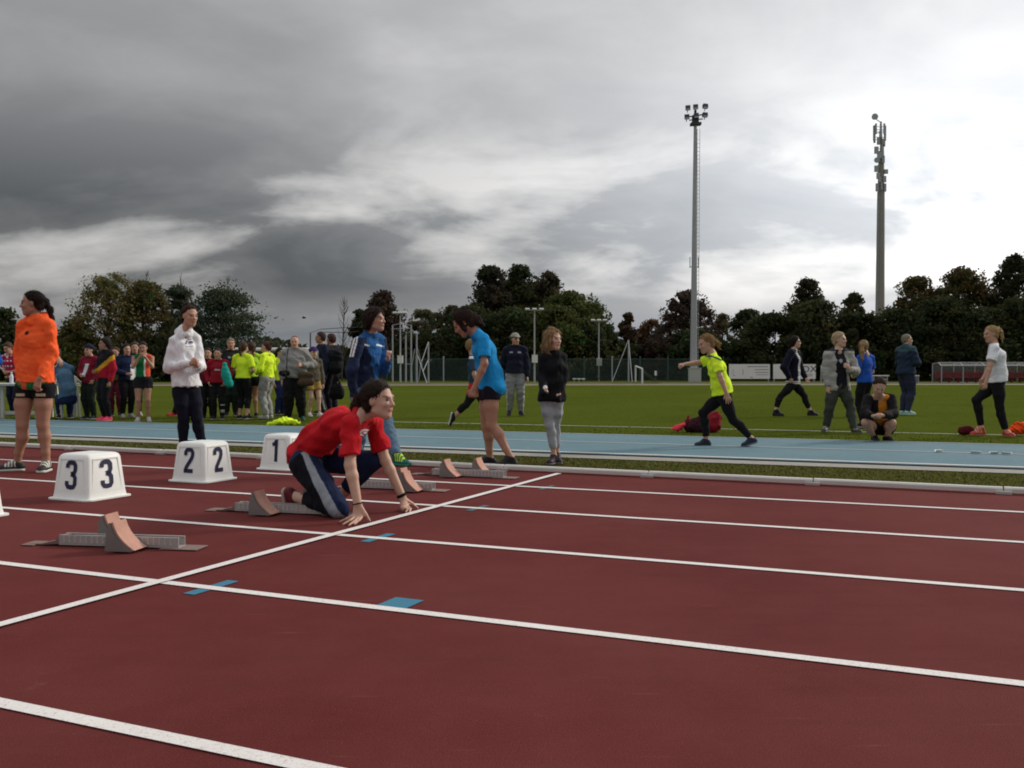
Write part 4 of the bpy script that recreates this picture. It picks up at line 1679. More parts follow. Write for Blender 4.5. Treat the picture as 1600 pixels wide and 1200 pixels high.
    # ---- head
    def hp(x, y, z):
        return hd + (hr * x + hf * y + hu * z) * hs
    F3 = (hr, hf, hu)
    skull = uni([ell(hp(0, -0.012, 0.026), F3, np.array([0.073, 0.092, 0.086]) * hs), ell(hp(0, 0.022, -0.030), F3, np.array([0.060, 0.068, 0.080]) * hs),
                 caps(hp(0, 0.052, -0.088), hp(0, 0.058, -0.092), 0.024 * hs), caps(hp(-0.045, 0.0, -0.065), hp(-0.012, 0.06, -0.088), 0.018 * hs, 0.02 * hs), caps(hp(0.045, 0.0, -0.065), hp(0.012, 0.06, -0.088), 0.018 * hs, 0.02 * hs)], 0.022 * hs)
    bits = [caps(hp(0, 0.083, 0.012), hp(0, 0.103, -0.024), 0.008 * hs, 0.0115 * hs), caps(hp(-0.011, 0.092, -0.028), hp(0.011, 0.092, -0.028), 0.008 * hs),
            caps(hp(-0.034, 0.080, 0.024), hp(0.034, 0.080, 0.024), 0.010 * hs), caps(hp(-0.014, 0.086, -0.057), hp(0.014, 0.086, -0.057), 0.0085 * hs),
            caps(hp(-0.038, 0.062, -0.022), hp(-0.030, 0.070, -0.02), 0.018 * hs), caps(hp(0.038, 0.062, -0.022), hp(0.030, 0.070, -0.02), 0.018 * hs)]
    ears = [ell(hp(k * 0.074, -0.004, -0.004), (nz(hr + hf * 0.35 * k), nz(hf - hr * 0.35 * k), hu), np.array([0.009, 0.018, 0.031]) * hs) for k in (-1, 1)]

    def headf(P):
        d = smin(skull(P), uni(bits, 0.01 * hs)(P), 0.012 * hs)
        for k in (-1, 1):
            e = ell(hp(k * 0.031, 0.097, 0.004), F3, np.array([0.017, 0.013, 0.010]) * hs)(P)
            h = np.maximum(0.01 - np.abs(d + e), 0) / 0.01
            d = np.maximum(d, -e) + h * h * 0.0025
        return np.minimum(d, uni(ears, 0.005)(P))
    prs.append(cull(headf, hd, 0.17 * hs))

    def bodyf(P):
        d = prs[0](P)
        for i, g in enumerate(prs[1:]):
            d = smin(d, g(P), 0.022 if i < 3 else (0.016 if i < 9 else 0.008))
        return d
    Vb, Fb = sdf_mesh(bodyf, lo, hi, res)

    # skin tone: lips, cheeks and knuckles a little redder, brows of the hair colour
    sk = np.array(skin, dtype=np.float32)
    cols = np.tile(sk, (len(Vb), 1))
    ql = (Vb - hd) @ np.array(F3).T / hs
    tol = 0.0 if res < 0.009 else 0.004
    if res >= 0.009:
        m = (np.abs(np.abs(ql[:, 0]) - 0.031) < 0.015) & (np.abs(ql[:, 2] - 0.004) < 0.008) & (ql[:, 1] > 0.05)
        cols[m] = sk * 0.22
    m = (np.abs(ql[:, 0]) < 0.024) & (np.abs(ql[:, 2] + 0.057) < 0.009 + tol) & (ql[:, 1] > 0.06)
    cols[m] = sk * np.array([0.80, 0.50, 0.52])
    m = (np.abs(np.abs(ql[:, 0]) - 0.032) < 0.018) & (np.abs(ql[:, 2] - 0.026) < 0.006 + tol) & (ql[:, 1] > 0.055)
    cols[m] = sk * 0.45
    root = link('person', np_mesh('person', Vb - base, Fb, True, cols), M_SKIN, None, tuple(base))
    tag(root, label, 'person', group)

    def child(name, f, box, mat, col, rs=res, parent=root, wr=None):
        if wr:
            f = wrinkle(f, seed * 17 + len(name), *wr)
        Vv, Ff = sdf_mesh(f, box[0], box[1], rs)
        if len(Vv) == 0:
            return None
        if callable(col):
            cc = col(Vv)
        else:
            cc = np.tile(np.array(col, dtype=np.float32), (len(Vv), 1))
        return link(name, np_mesh(name, Vv - base, Ff, True, cc), mat, parent)

    # ---- eyes
    if face and res < 0.011:
        for k in (-1, 1):
            mb = MB()
            mb.ball((0, 0, 0), 0.0095 * hs, 8, 6, (1, 1, 0.62))
            o = mb.build('eye', M_EYE, root, smooth=True)
            o.location = Vector(hp(k * 0.031, 0.0795, 0.004) - base)

    # ---- hair
    if hair:
        hc = np.array(hair['col'], dtype=np.float32)
        th = hair.get('th', 0.016) * hs
        shell = uni([ell(hp(0, -0.016, 0.030), F3, np.array([0.073, 0.092, 0.085]) * hs + th), ell(hp(0, -0.045, -0.02), F3, np.array([0.058, 0.05, 0.06]) * hs + th)], 0.03)
        line = hair.get('line', 0.052)
        shell = cutp(shell, hp(0, line, 0.062), nz(hf * 0.80 - hu * hair.get('slope', 0.62)))
        if hair.get('ears', True):
            for k in (-1, 1):
                e0 = ell(hp(k * 0.078, 0.012, -0.012), F3, np.array([0.02, 0.026, 0.036]) * hs)
                sh0 = shell
                shell = (lambda sh0, e0: (lambda P: np.maximum(sh0(P), -e0(P))))(sh0, e0)
        shell = cutp(shell, hp(0, 0, hair.get('nape', -0.075)), -hu)
        extra = []
        for st in hair.get('locks', []):
            pts = [hp(*q[:3]) for q in st]
            rr = [q[3] * hs for q in st]
            extra += [caps(pts[i], pts[i + 1], rr[i], rr[i + 1]) for i in range(len(pts) - 1)]
        fh = uni([shell] + extra, 0.018)
        fh = wrinkle(fh, seed + 5, 0.0045 * hs, 0.022 if res < 0.011 else 0.04, hair.get('flow', hu))
        lob, hib = bbox([hd], 0.17 * hs)
        if extra:
            ap = np.array([hp(*q[:3]) for st in hair['locks'] for q in st])
            lob, hib = np.minimum(lob, ap.min(0) - 0.08), np.maximum(hib, ap.max(0) + 0.08)
        rgh = np.random.RandomState(seed)

        def hcol(P):
            st = np.sin((P - hd) @ (hr * 310 + hf * 90)) * 0.5 + 0.5
            return hc[None] * (0.75 + 0.5 * st[:, None])
        ho = child('hair', fh, (lob, hib), M_HAIR, hcol, min(res, 0.008))
        if res < 0.0105 and ho is not None:
            me_ = ho.data
            nv = len(me_.vertices)
            co = np.empty(nv * 3, dtype=np.float32)
            me_.vertices.foreach_get('co', co)
            nr = np.empty(nv * 3, dtype=np.float32)
            me_.vertices.foreach_get('normal', nr)
            co, nr = co.reshape(-1, 3), nr.reshape(-1, 3)
            ns = 2400 if res < 0.008 else 700
            pick = rgh.choice(nv, min(ns, nv), replace=False)
            p0, n0 = co[pick], nr[pick]
            gath = (hp(0, -0.10, 0.02) - base).astype(np.float32) if not hair.get('loose') else None
            if gath is not None:
                dr = gath[None] - p0
                far_ = np.linalg.norm(dr, axis=1) < 0.05
                dr[far_] = -hu.astype(np.float32)
                low_ = ((p0 - (hd - base)) @ hu) < -0.02
                dr[low_] = -hu.astype(np.float32)
            else:
                dr = np.tile((-hu - hf * 0.25).astype(np.float32), (len(p0), 1))
            dr = dr / np.maximum(np.linalg.norm(dr, axis=1), 1e-6)[:, None] + rgh.normal(size=dr.shape).astype(np.float32) * 0.16
            tg = dr - n0 * np.einsum('ij,ij->i', dr, n0)[:, None]
            tg /= np.maximum(np.linalg.norm(tg, axis=1), 1e-6)[:, None]
            sd_ = np.cross(tg, n0)
            Ls = (0.030 + (0.045 if hair.get('loose') else 0.025) * rgh.rand(len(p0)))[:, None] * hs
            ws = (0.0016 + 0.0016 * rgh.rand(len(p0)))[:, None]
            lift = (0.001 + (0.008 if hair.get('loose') else 0.003) * rgh.rand(len(p0)) ** 2.5)[:, None]
            a_ = p0 - tg * Ls * 0.3 - n0 * 0.003
            m1 = p0 + tg * Ls * 0.35 + n0 * (0.0015 + lift * 0.6)
            z_ = p0 + tg * Ls - n0 * 0.001 + n0 * lift * 1.6
            Vs = np.stack([a_ - sd_ * ws, a_ + sd_ * ws, m1 + sd_ * ws, m1 - sd_ * ws, z_], 1).reshape(-1, 3)
            k_ = np.arange(len(p0))[:, None] * 5
            f4 = np.concatenate([k_ + np.array([[0, 1, 2, 3]]), k_ + np.array([[3, 2, 4, 4]])], 0)
            vv = np.concatenate([co, Vs])
            ff = [list(f.vertices) for f in me_.polygons]
            ff = np.array(ff, dtype=np.int32)
            f3 = f4[:, :3][len(p0):] + nv
            allc = np.concatenate([hcol(co + base), np.repeat(hc[None] * (0.6 + 0.9 * rgh.rand(len(p0)))[:, None], 5, 0)])
            quads = np.concatenate([ff, f4[:len(p0)] + nv])
            tris = f3
            vtx = np.concatenate([quads.ravel(), tris.ravel()])
            me2 = bpy.data.meshes.new('hair')
            me2.vertices.add(len(vv))
            me2.vertices.foreach_set('co', vv.astype(np.float32).ravel())
            me2.loops.add(len(vtx))
            me2.loops.foreach_set('vertex_index', vtx.astype(np.int32))
            me2.polygons.add(len(quads) + len(tris))
            me2.polygons.foreach_set('loop_start', np.concatenate([np.arange(len(quads)) * 4, len(quads) * 4 + np.arange(len(tris)) * 3]).astype(np.int32))
            me2.polygons.foreach_set('use_smooth', np.ones(len(quads) + len(tris), dtype=bool))
            me2.update(calc_edges=True)
            ca = me2.color_attributes.new('Col', 'FLOAT_COLOR', 'POINT')
            c4 = np.ones((len(vv), 4), dtype=np.float32)
            c4[:, :3] = allc
            ca.data.foreach_set('color', c4.ravel())
            me2.materials.append(M_HAIR)
            ho.data = me2

    # ---- clothing
    for g in outfit:
        kind = g['kind']
        col = g['col']
        nm = g.get('name', kind)
        lo_g = g.get('loose', 0.012)
        wr = g.get('wr', (0.004, 0.10))
        if kind == 'top':
            sp = nz(J['neck'] - J['pelvis'])
            f0 = [torso(lo_g, g.get('flare', 0.0), g.get('belly', 0.0))]
            jn = nz(jaw - nk)
            f0.append(uni([caps(nk + jn * 0.010, J['sh' + s], 0.047 * S + lo_g * 0.5, 0.044 * S * b + lo_g * 0.75) for s in 'RL'], 0.03))
            if g.get('collar'):
                f0.append(caps(nk - jn * 0.01, nk + jn * g['collar'], 0.072 * S ** 0.5 + lo_g * 0.4, 0.064 * S ** 0.5 + lo_g * 0.4))
            if g.get('hood'):
                bk = -fwd
                f0.append(ell(nk + bk * 0.072 * S + UP * 0.005, (lats, nz(np.cross(lats, sp)), sp), np.array([0.098, 0.045, 0.075]) * S * g['hood']))
                for k in (-1, 1):
                    f0.append(caps(nk + lats * k * 0.070 * S - fwd * 0.03 * S + UP * 0.030, nk + fwd * 0.070 * S - UP * 0.030, 0.032 * S, 0.022 * S))
            f = uni(f0, 0.035 * S)
            # neckline and hem
            f = cutp(f, nk + jn * (g.get('collar', 0.0) + (0.062 if g.get('hood') else 0.014) + g.get('neckup', 0.0)), jn)
            hem = g.get('hem', 0.0)
            hp_ = g.get('hempt')
            f = cutp(f, J['pelvis'] - sp * hem * S if hp_ is None else hp_, -sp if g.get('hemn') is None else -np.asarray(g['hemn']))
            if g.get('top') is not None:
                f = cutp(f, J['pelvis'] - sp * g['top'] * S, sp)
            if g.get('open') is not None:      # an open jacket: a wedge is cut down the front
                w = g['open']
                ft = nz(np.cross(sp, lats))
                ft = ft if ft @ fwd > 0 else -ft
                c0 = (J['neck'] + J['pelvis']) * 0.5
                f1 = f

                def f(P, f1=f1, c0=c0, ft=ft, w=w, sp=sp):
                    q = P - c0.astype(np.float32)
                    u = np.abs(q @ lats.astype(np.float32))
                    v = q @ ft.astype(np.float32)
                    z = q @ sp.astype(np.float32)
                    return np.maximum(f1(P), np.minimum(w * (1 - 0.35 * z) - u, v - 0.0))
            sl = g.get('sleeve', 1.0)
            sleeves = []
            for s in 'RL':
                if sl <= 0:
                    continue
                A, E, W = J['sh' + s], J['el' + s], J['wr' + s]
                fl = g.get('cuff', 1.0)
                if sl < 0.95:
                    e = A + (E - A) * min(1.0, sl * 1.25)
                    fs = cutp(caps(A, A + (E - A) * 1.1, 0.045 * S * b + lo_g * 0.9, 0.042 * S * b + lo_g * 1.5), e, E - A)
                else:
                    wv = W + nz(W - E) * g.get('over', 0.0)
                    fs = uni([caps(A, E, 0.045 * S * b + lo_g * 0.85, 0.039 * S * b + lo_g * fl), cutp(caps(E, wv, 0.039 * S * b + lo_g * fl, 0.030 * S + lo_g * 0.6 * fl), wv, W - E)], 0.03)
                    if g.get('cuffband'):
                        c1 = wv - nz(W - E) * 0.045
                        fs = uni([fs, cutp(caps(c1, wv, 0.034 * S + lo_g * 0.2, 0.034 * S + lo_g * 0.2), wv, W - E)], 0.008)
                sleeves.append(fs)
            fb = f
            f = (lambda fb, sl_: (lambda P: uni([fb] + sl_, 0.018)(P)))(fb, sleeves) if sleeves else fb
            if sl <= 0:                      # singlet: arm holes
                for s in 'RL':
                    A = J['sh' + s]
                    k = 1 if s == 'R' else -1
                    f1 = f
                    e = caps(A + lats * k * 0.035 * S, A + lats * k * 0.02 * S - sp * 0.09 * S, 0.062 * S, 0.05 * S)
                    f = (lambda f1, e: (lambda P: np.maximum(f1(P), -e(P))))(f1, e)
            bx = bbox([J[k] for k in ('neck', 'pelvis', 'shR', 'shL', 'elR', 'elL', 'wrR', 'wrL', 'hiR', 'hiL')], 0.24)
            top_o = child(nm, f, bx, M_CLOTH, col, g.get('res', res), wr=wr)
            if g.get('pocket'):
                ft = nz(np.cross(sp, lats))
                ft = ft if ft @ fwd > 0 else -ft
                pf = torso(lo_g + 0.016, g.get('flare', 0.0))
                c0 = (J['pelvis'] + sp * 0.015).astype(np.float32)

                def pocket(P):
                    q = P - c0
                    u = np.abs(q @ lats.astype(np.float32))
                    z = q @ sp.astype(np.float32)
                    v = q @ ft.astype(np.float32)
                    return np.maximum.reduce([pf(P), u - 0.135 + np.maximum(z - 0.05, 0) * 0.7, z - 0.165, -z, 0.02 - v])
                child('pocket', pocket, bx, M_CLOTH, col if not callable(col) else g['pocket'], res, parent=top_o, wr=(0.004, 0.12))
        elif kind == 'bottom':
            end = g.get('end', 1.0)        # 0 hip .. 0.5 knee .. 1 ankle
            lg = g.get('loose_leg', lo_g)
            fs = []
            pel, wai = J['pelvis'], J['waist']
            fs.append(ecap(pel - nz(wai - pel) * 0.01, pel * 0.45 + wai * 0.55, latp, 0.144 * S * b + lo_g, 0.102 * S * b + lo_g, 0.126 * S * b + lo_g, 0.090 * S * b + lo_g))
            for s in 'RL':
                h, tm, k, c, a = legs[s]
                w = b * legw
                av = a + nz(a - k) * g.get('over', 0.0)
                th_ = uni([caps(h, tm, 0.088 * S * w + lo_g, 0.078 * S * w + lo_g * 0.6 + lg * 0.4), caps(tm, k, 0.078 * S * w + lo_g * 0.4 + lg * 0.6, 0.054 * S * w + lg)], 0.02)
                shn = uni([caps(k, c, 0.052 * S * w + lg, 0.056 * S * w + lg), caps(c, av, 0.056 * S * w + lg, 0.036 * S + lg * g.get('taper', 1.0))], 0.02)
                if end < 0.5:
                    e = h + (k - h) * (end / 0.5)
                    fl = cutp(th_, e, nz(k - h) * 0.75 - UP * 0.25)
                elif end < 1.0:
                    e = k + (a - k) * ((end - 0.5) / 0.5)
                    fl = uni([th_, cutp(shn, e, a - k)], 0.02)
                else:
                    fl = uni([th_, cutp(shn, av, a - k)], 0.02)
                fs.append(fl)
            fs[0] = cutp(fs[0], pel * 0.5 + wai * 0.5, wai - pel)
            f = uni(fs, 0.02)
            bx = bbox([J[k] for k in ('waist', 'pelvis', 'hiR', 'hiL', 'knR', 'knL', 'anR', 'anL')], 0.2)
            child(nm, f, bx, M_CLOTH, col, g.get('res', res), wr=wr)
        elif kind == 'shoes':
            for s in 'RL':
                a, tf, fu, heel, toe, fl, hgt = feet[s]
                sd = np.cross(tf, fu)
                upper = uni([ecap(heel + tf * 0.16 * fl + fu * 0.036 * S, toe - tf * 0.19 * fl + fu * 0.030 * S, sd, 0.035 * S, 0.034 * S, 0.041 * S, 0.026 * S),
                             caps(toe - tf * 0.17 * fl + fu * 0.028 * S, toe - tf * 0.12 * fl + fu * 0.026 * S, 0.034 * S, 0.026 * S),
                             caps(a + fu * 0.012 * S, heel + tf * 0.18 * fl + fu * 0.05 * S, 0.0415 * S, 0.037 * S),
                             caps(a + fu * 0.004 * S + tf * 0.022 * S, heel + tf * 0.66 * fl + fu * 0.036 * S, 0.041 * S, 0.030 * S)], 0.022)
                upper = cutp(upper, heel + fu * 0.008, -fu)
                upper = cutp(upper, a + fu * 0.020 * S, nz(fu - tf * 0.22))
                bx = bbox([heel, toe, a], 0.1)
                sh_o = child('shoe', upper, bx, M_SHOE, col if not callable(col) else (lambda P, s=s: col(P, heel, tf, fu, fl)), min(res, 0.008) if res < 0.02 else res)
                sole = ecap(heel + tf * 0.17 * fl + fu * 0.012 * S, toe - tf * 0.16 * fl + fu * 0.012 * S, sd, 0.040 * S, 0.30 * fl * 0.5, 0.044 * S, 0.30 * fl * 0.5)
                sole = cutp(cutp(sole, heel + fu * 0.0265 * S + tf * 0.0, fu), heel + fu * 0.0008, -fu)
                if sh_o is not None:
                    child('sole', sole, bx, M_SHOE, g.get('sole', (0.6, 0.6, 0.58)), min(res, 0.007), parent=sh_o)
        elif kind == 'cap':
            cf = ell(hp(0, -0.014, 0.036), F3, np.array([0.073, 0.092, 0.085]) * hs + 0.022 * hs)
            cf = cutp(cf, hp(0, 0.05, g.get('brim_z', 0.050)), -hu + hf * 0.12)
            if g.get('peak', True):
                cf = uni([cf, ell(hp(0, 0.105, 0.056), (hr, nz(hf - hu * 0.18), nz(hu + hf * 0.18)), np.array([0.065, 0.062, 0.008]) * hs)], 0.012)
            child(nm, cf, bbox([hd], 0.22 * hs), M_CLOTH, col, min(res, 0.009))
        elif kind == 'wristband':
            s = g['side']
            W, E = J['wr' + s], J['el' + s]
            d = nz(W - E)
            c = W - d * g.get('up', 0.02)
            f = cutp(cutp(caps(c - d * 0.04, c + d * 0.04, 0.0335 * S, 0.0335 * S), c + d * g.get('w', 0.008), d), c - d * g.get('w', 0.008), -d)
            child(nm, f, bbox([c], 0.08), M_CLOTH, col, 0.004)
    return root
# ---------------------------------------------------------------- colours of cloth, skin and hair
BLACK = (0.012, 0.012, 0.014)
NAVY = (0.014, 0.018, 0.045)
NEON = (0.72, 0.96, 0.04)
WHITE = (0.80, 0.80, 0.82)
GREY = (0.30, 0.31, 0.33)
SK_TAN = (0.40, 0.205, 0.135)
SK = (0.50, 0.28, 0.195)
SK_P = (0.58, 0.36, 0.27)
H_DK = (0.018, 0.012, 0.010)
H_BR = (0.060, 0.032, 0.018)
H_LB = (0.22, 0.13, 0.06)
H_BL = (0.40, 0.28, 0.15)

PONY = [[(0, -0.090, 0.045, 0.030), (0, -0.130, 0.020, 0.034), (0, -0.145, -0.060, 0.030), (0, -0.130, -0.150, 0.014)]]
LONGH = [[(0.055, -0.02, -0.02, 0.035), (0.06, -0.035, -0.11, 0.03), (0.055, -0.04, -0.19, 0.018)],
         [(-0.055, -0.02, -0.02, 0.035), (-0.06, -0.035, -0.11, 0.03), (-0.055, -0.04, -0.19, 0.018)],
         [(0, -0.07, 0.0, 0.05), (0, -0.08, -0.12, 0.05), (0, -0.075, -0.20, 0.03)]]


def stripes(*rules, base):
    """colour function: each rule is (test(P) -> mask, colour)"""
    def f(P):
        c = np.tile(np.array(base, dtype=np.float32), (len(P), 1))
        for t, col in rules:
            c[t(P)] = col
        return c
    return f


def shoe_two(base, accent):
    def f(P, heel, tf, fu, fl):
        c = np.tile(np.array(base, dtype=np.float32), (len(P), 1))
        q = (P - heel) @ tf / fl
        h = (P - heel) @ fu
        c[(q > 0.30) & (q < 0.72) & (h > 0.045) & (np.sin(q * 60) > -0.2)] = accent
        return c
    return f


def side_stripe(J, col_base, col_s, lo_=-0.2, hi_=0.2, both=True):
    """stripe down the outside of each trouser leg"""
    def f(P):
        c = np.tile(np.array(col_base, dtype=np.float32), (len(P), 1))
        lat = nz(J['hiR'] - J['hiL'])
        best = np.full(len(P), 9.0)
        sel = np.zeros(len(P), dtype=bool)
        for s, k in (('R', 1), ('L', -1)):
            pts = [J['hi' + s], J['kn' + s], J['an' + s]]
            for i in range(2):
                a, b2 = pts[i], pts[i + 1]
                ba = b2 - a
                t = np.clip(((P - a) @ ba) / (ba @ ba), 0, 1)
                q = P - a - t[:, None] * ba
                d = np.linalg.norm(q, axis=1)
                n = nz(ba)
                lt = nz(lat - n * (lat @ n)) * k
                ft = np.cross(n, lt)
                u, v = q @ lt, q @ ft
                mm = d < best
                best = np.where(mm, d, best)
                ang = np.arctan2(v, u)
                sel = np.where(mm, (ang > lo_) & (ang < hi_), sel)
        c[sel] = col_s
        return c
    return f


NEAR = 0.0062
MIDR = 0.0095
FAR = 0.013

# ---- woman in the orange hoodie
H = 1.63
J = stand(48, 736.5, H, -20, headyaw=-68, nod=4)
px_joints(J, head=(50, 474, -0.02), neck=(56, 499), chest=(56, 530), waist=(56, 568), pelvis=(55, 599), shR=(36, 509, 0.03), shL=(76, 509, -0.03), elR=(30, 553, 0.06), wrR=(33, 590, -0.04),
          elL=(82, 553, -0.03), wrL=(63, 591, -0.17), hiR=(41, 606), hiL=(69, 606), knR=(35, 664, -0.03), knL=(67, 664, -0.02), anR=(27, 724, 0.02), anL=(73, 724, 0.0))
J['toeR'] = np.array([-1, -0.35, 0.0])
J['toeL'] = np.array([0.12, -1, 0.0])
ch = J['chest'] + np.array([-0.02, 0, 0])


def orange_col(P):
    c = np.tile(np.array((1.0, 0.135, 0.035), dtype=np.float32), (len(P), 1))
    e = at(50, 521, J['D'])
    m = (np.hypot(P[:, 0] - e[0], P[:, 2] - e[2]) < 0.020) & (P[:, 1] < J['D'])
    c[m] = (0.05, 0.02, 0.015)
    return c


def band_col(P):
    c = np.tile(np.array((0.02, 0.16, 0.045), dtype=np.float32), (len(P), 1))
    for x in (38, 75):
        e = at(x, 600, J['D'] - 0.1)
        c[np.abs(P[:, 0] - e[0]) < 0.022] = (0.75, 0.12, 0.05)
    return c


person('young woman in a bright orange hoodie and black shorts at far left', J, H, SK_TAN,
       [dict(kind='top', name='hoodie', col=orange_col, loose=0.020, flare=0.016, hem=-0.005, hood=1.05, cuffband=True, cuff=0.9, wr=(0.007, 0.13)),
        dict(kind='top', name='singlet', col=band_col, loose=0.018, flare=0.008, hem=0.060, top=-0.06, sleeve=0, wr=(0.002, 0.1)),
        dict(kind='bottom', name='shorts', col=stripes((lambda P: (np.abs(P[:, 2] - (J['pelvis'][2] - 0.10)) < 0.014) & (np.abs(np.abs(P[:, 0] - J['pelvis'][0]) - 0.09) < 0.04), (0.5, 0.4, 0.25)), base=BLACK), loose=0.013, end=0.14, wr=(0.003, 0.1)),
        dict(kind='shoes', col=shoe_two((0.03, 0.03, 0.03), (0.65, 0.66, 0.58)), sole=(0.62, 0.60, 0.56))],
       dict(col=H_DK, th=0.008, line=0.042, nape=-0.055, locks=[[(0, -0.080, 0.045, 0.028), (0, -0.122, 0.020, 0.024), (0, -0.150, -0.06, 0.025), (0, -0.160, -0.14, 0.020), (0, -0.165, -0.21, 0.008)]]),
       res=NEAR, build=0.98, legw=1.0, head=0.94, hands={'L': dict(d=(-0.35, -0.1, -0.95), n=(0.3, 1, 0), t=(-1, -0.2, 0.2), pose='relax'), 'R': dict(pose='fist')}, seed=1)

# ---- girl in the white hoodie behind box two
H = 1.63
J = stand(300, 706, H, 38, headyaw=48, nod=6)
px_joints(J, head=(297, 494, -0.03), neck=(290, 519), chest=(287, 545), waist=(289, 580), pelvis=(291, 606), shR=(273, 532, -0.07), shL=(307, 531, 0.12), elR=(264, 574, -0.08), wrR=(298, 568, -0.27),
          elL=(312, 573, 0.02), wrL=(308, 571, -0.20), hiR=(282, 612, -0.04), hiL=(300, 612, 0.05), knR=(287, 655, -0.05), knL=(308, 655, 0.0), anR=(286, 697, 0.0), anL=(317, 697, 0.05))


def whood(P):
    c = np.tile(np.array((0.80, 0.80, 0.83), dtype=np.float32), (len(P), 1))
    e = at(299, 535, J['D'])
    r = np.hypot(P[:, 0] - e[0], P[:, 2] - e[2])
    fr = P[:, 1] < J['D'] + 0.02
    c[(np.abs(r - 0.035) < 0.006) & fr & (P[:, 2] > e[2] - 0.02)] = (0.10, 0.10, 0.14)
    c[(r < 0.019) & fr] = (0.12, 0.12, 0.16)
    c[(np.abs(P[:, 2] - (e[2] - 0.048)) < 0.004) & (np.abs(P[:, 0] - e[0]) < 0.028) & fr] = (0.2, 0.2, 0.25)
    return c


person('girl in a white hoodie and black leggings standing behind the number two box', J, H, SK,
       [dict(kind='top', name='hoodie', col=whood, loose=0.019, flare=0.020, hem=-0.01, hood=1.1, pocket=(0.80, 0.80, 0.83), cuffband=True, cuff=1.3, wr=(0.009, 0.13)),
        dict(kind='bottom', name='leggings', col=(0.010, 0.011, 0.022), loose=0.007, wr=(0.002, 0.1)),
        dict(kind='shoes', col=BLACK)],
       dict(col=(0.038, 0.020, 0.013), th=0.007, line=0.030, slope=0.70, locks=[[(0, -0.060, 0.10, 0.028), (0, -0.072, 0.132, 0.026)], [(0.02, -0.08, 0.118, 0.018), (-0.02, -0.085, 0.122, 0.018)], [(0.0, -0.10, 0.10, 0.02), (0.0, -0.11, 0.13, 0.012)]]),
       res=0.007, hands={'R': dict(d=(0.9, -0.3, 0.25), n=(0.2, 1, 0.1), t=(0, 0, 1), pose='fist'), 'L': dict(d=(-0.2, -0.6, 0.5), n=(-1, 0, 0), t=(0, 0, 1), pose='fist')}, seed=2)

# ---- runner in the red shirt crouching in the blocks
H = 1.66
J = stand(540, 806, H, 65, headyaw=66, nod=2)
D3 = 6.0
J['D'] = D3
J['base'] = np.array([at(525, 805, 5.95)[0], 5.95, 0.0])
px_joints(J, head=(592, 625, -0.12), neck=(566, 645, -0.05), chest=(531, 664, 0.03), waist=(499, 685, 0.12), pelvis=(481, 712, 0.18), shR=(548, 664, -0.20), shL=(583, 659, 0.16), elR=(547, 727, -0.27), wrR=(559, 787, -0.30),
          elL=(602, 719, 0.13), wrL=(628, 775, 0.14), hiR=(475, 724, 0.06), hiL=(492, 716, 0.30), knR=(530, 795, -0.14), knL=(583, 720, 0.16), anR=(459, 776, 0.16), anL=(527, 782, 0.36))
J['fwd'] = nz(np.array([0.91, -0.414, 0.0]))
J['toeR'] = np.array([-0.10, 0.15, -1.0])
J['soleR'] = np.array([0.98, -0.35, 0.12])       # the sole presses against the pedal behind
J['toeL'] = np.array([0.45, -0.2, -0.85])
J['soleL'] = np.array([0.75, -0.3, 0.55])
tipsR = [gr(554, 821) + UP * 0.006, gr(545, 822.5) + UP * 0.006, gr(536, 821) + UP * 0.006, gr(531, 817) + UP * 0.006, gr(578, 816) + UP * 0.007]
tipsL = [gr(652, 797) + UP * 0.006, gr(646, 800) + UP * 0.006, gr(637, 801.5) + UP * 0.006, gr(630, 800) + UP * 0.006, gr(624, 793) + UP * 0.006]
tipsL = [gr(640, 802) + UP * 0.006, gr(634, 802) + UP * 0.006, gr(629, 800) + UP * 0.006, gr(626, 796) + UP * 0.006, gr(653, 796) + UP * 0.006]


def red_col(P):
    c = np.tile(np.array((0.50, 0.012, 0.020), dtype=np.float32), (len(P), 1))
    e = at(565.5, 679, D3 - 0.12)
    r = np.hypot((P[:, 0] - e[0]) * 1.15, P[:, 2] - e[2])
    fr = (P[:, 0] > e[0] - 0.06) & (P[:, 1] < D3 + 0.1)
    for s_ in 'RL':
        A_, E_ = J['sh' + s_], J['el' + s_]
        t_ = np.clip(((P - A_) @ (E_ - A_)) / ((E_ - A_) @ (E_ - A_)), 0, 1)
        fr &= np.linalg.norm(P - A_ - np.outer(t_, E_ - A_), axis=1) > 0.082
    c[fr & (np.abs(r - 0.022) < 0.006)] = (0.75, 0.72, 0.74)
    c[fr & (r < 0.010)] = (0.75, 0.72, 0.74)
    c[fr & (np.abs((P[:, 2] - e[2] + 0.045) - (P[:, 0] - e[0]) * 0.8) < 0.010) & (np.abs(P[:, 0] - e[0]) < 0.035)] = (0.03, 0.03, 0.08)
    return c


def red_pants(P):
    a, b2, c2 = J['hiR'], J['knR'], J['anR']
    c = np.tile(np.array((0.013, 0.022, 0.062), dtype=np.float32), (len(P), 1))
    near_ = P[:, 1] < D3 + 0.16
    # wide grey flash down the outer thigh, black panel behind it
    ba = b2 - a
    t = ((P - a) @ ba) / (ba @ ba)
    n = nz(ba)
    side = nz(np.array([0.0, -1.0, 0.0]) - n * (-n[1]))
    up = np.cross(n, side)
    up = up if up[2] > 0 else -up
    v = (P - a - np.outer(np.clip(t, 0, 1), ba)) @ up
    fl = near_ & (t > -0.05) & (t < 1.25)
    ctr = 0.060 - 0.085 * np.clip(t, 0, 1.2)
    wd = 0.014 + 0.024 * np.clip(t, 0, 1)
    c[fl & (v < ctr - wd) & (t < 0.9)] = (0.008, 0.009, 0.014)
    c[fl & (np.abs(v - ctr) < wd)] = (0.30, 0.33, 0.37)
    return c


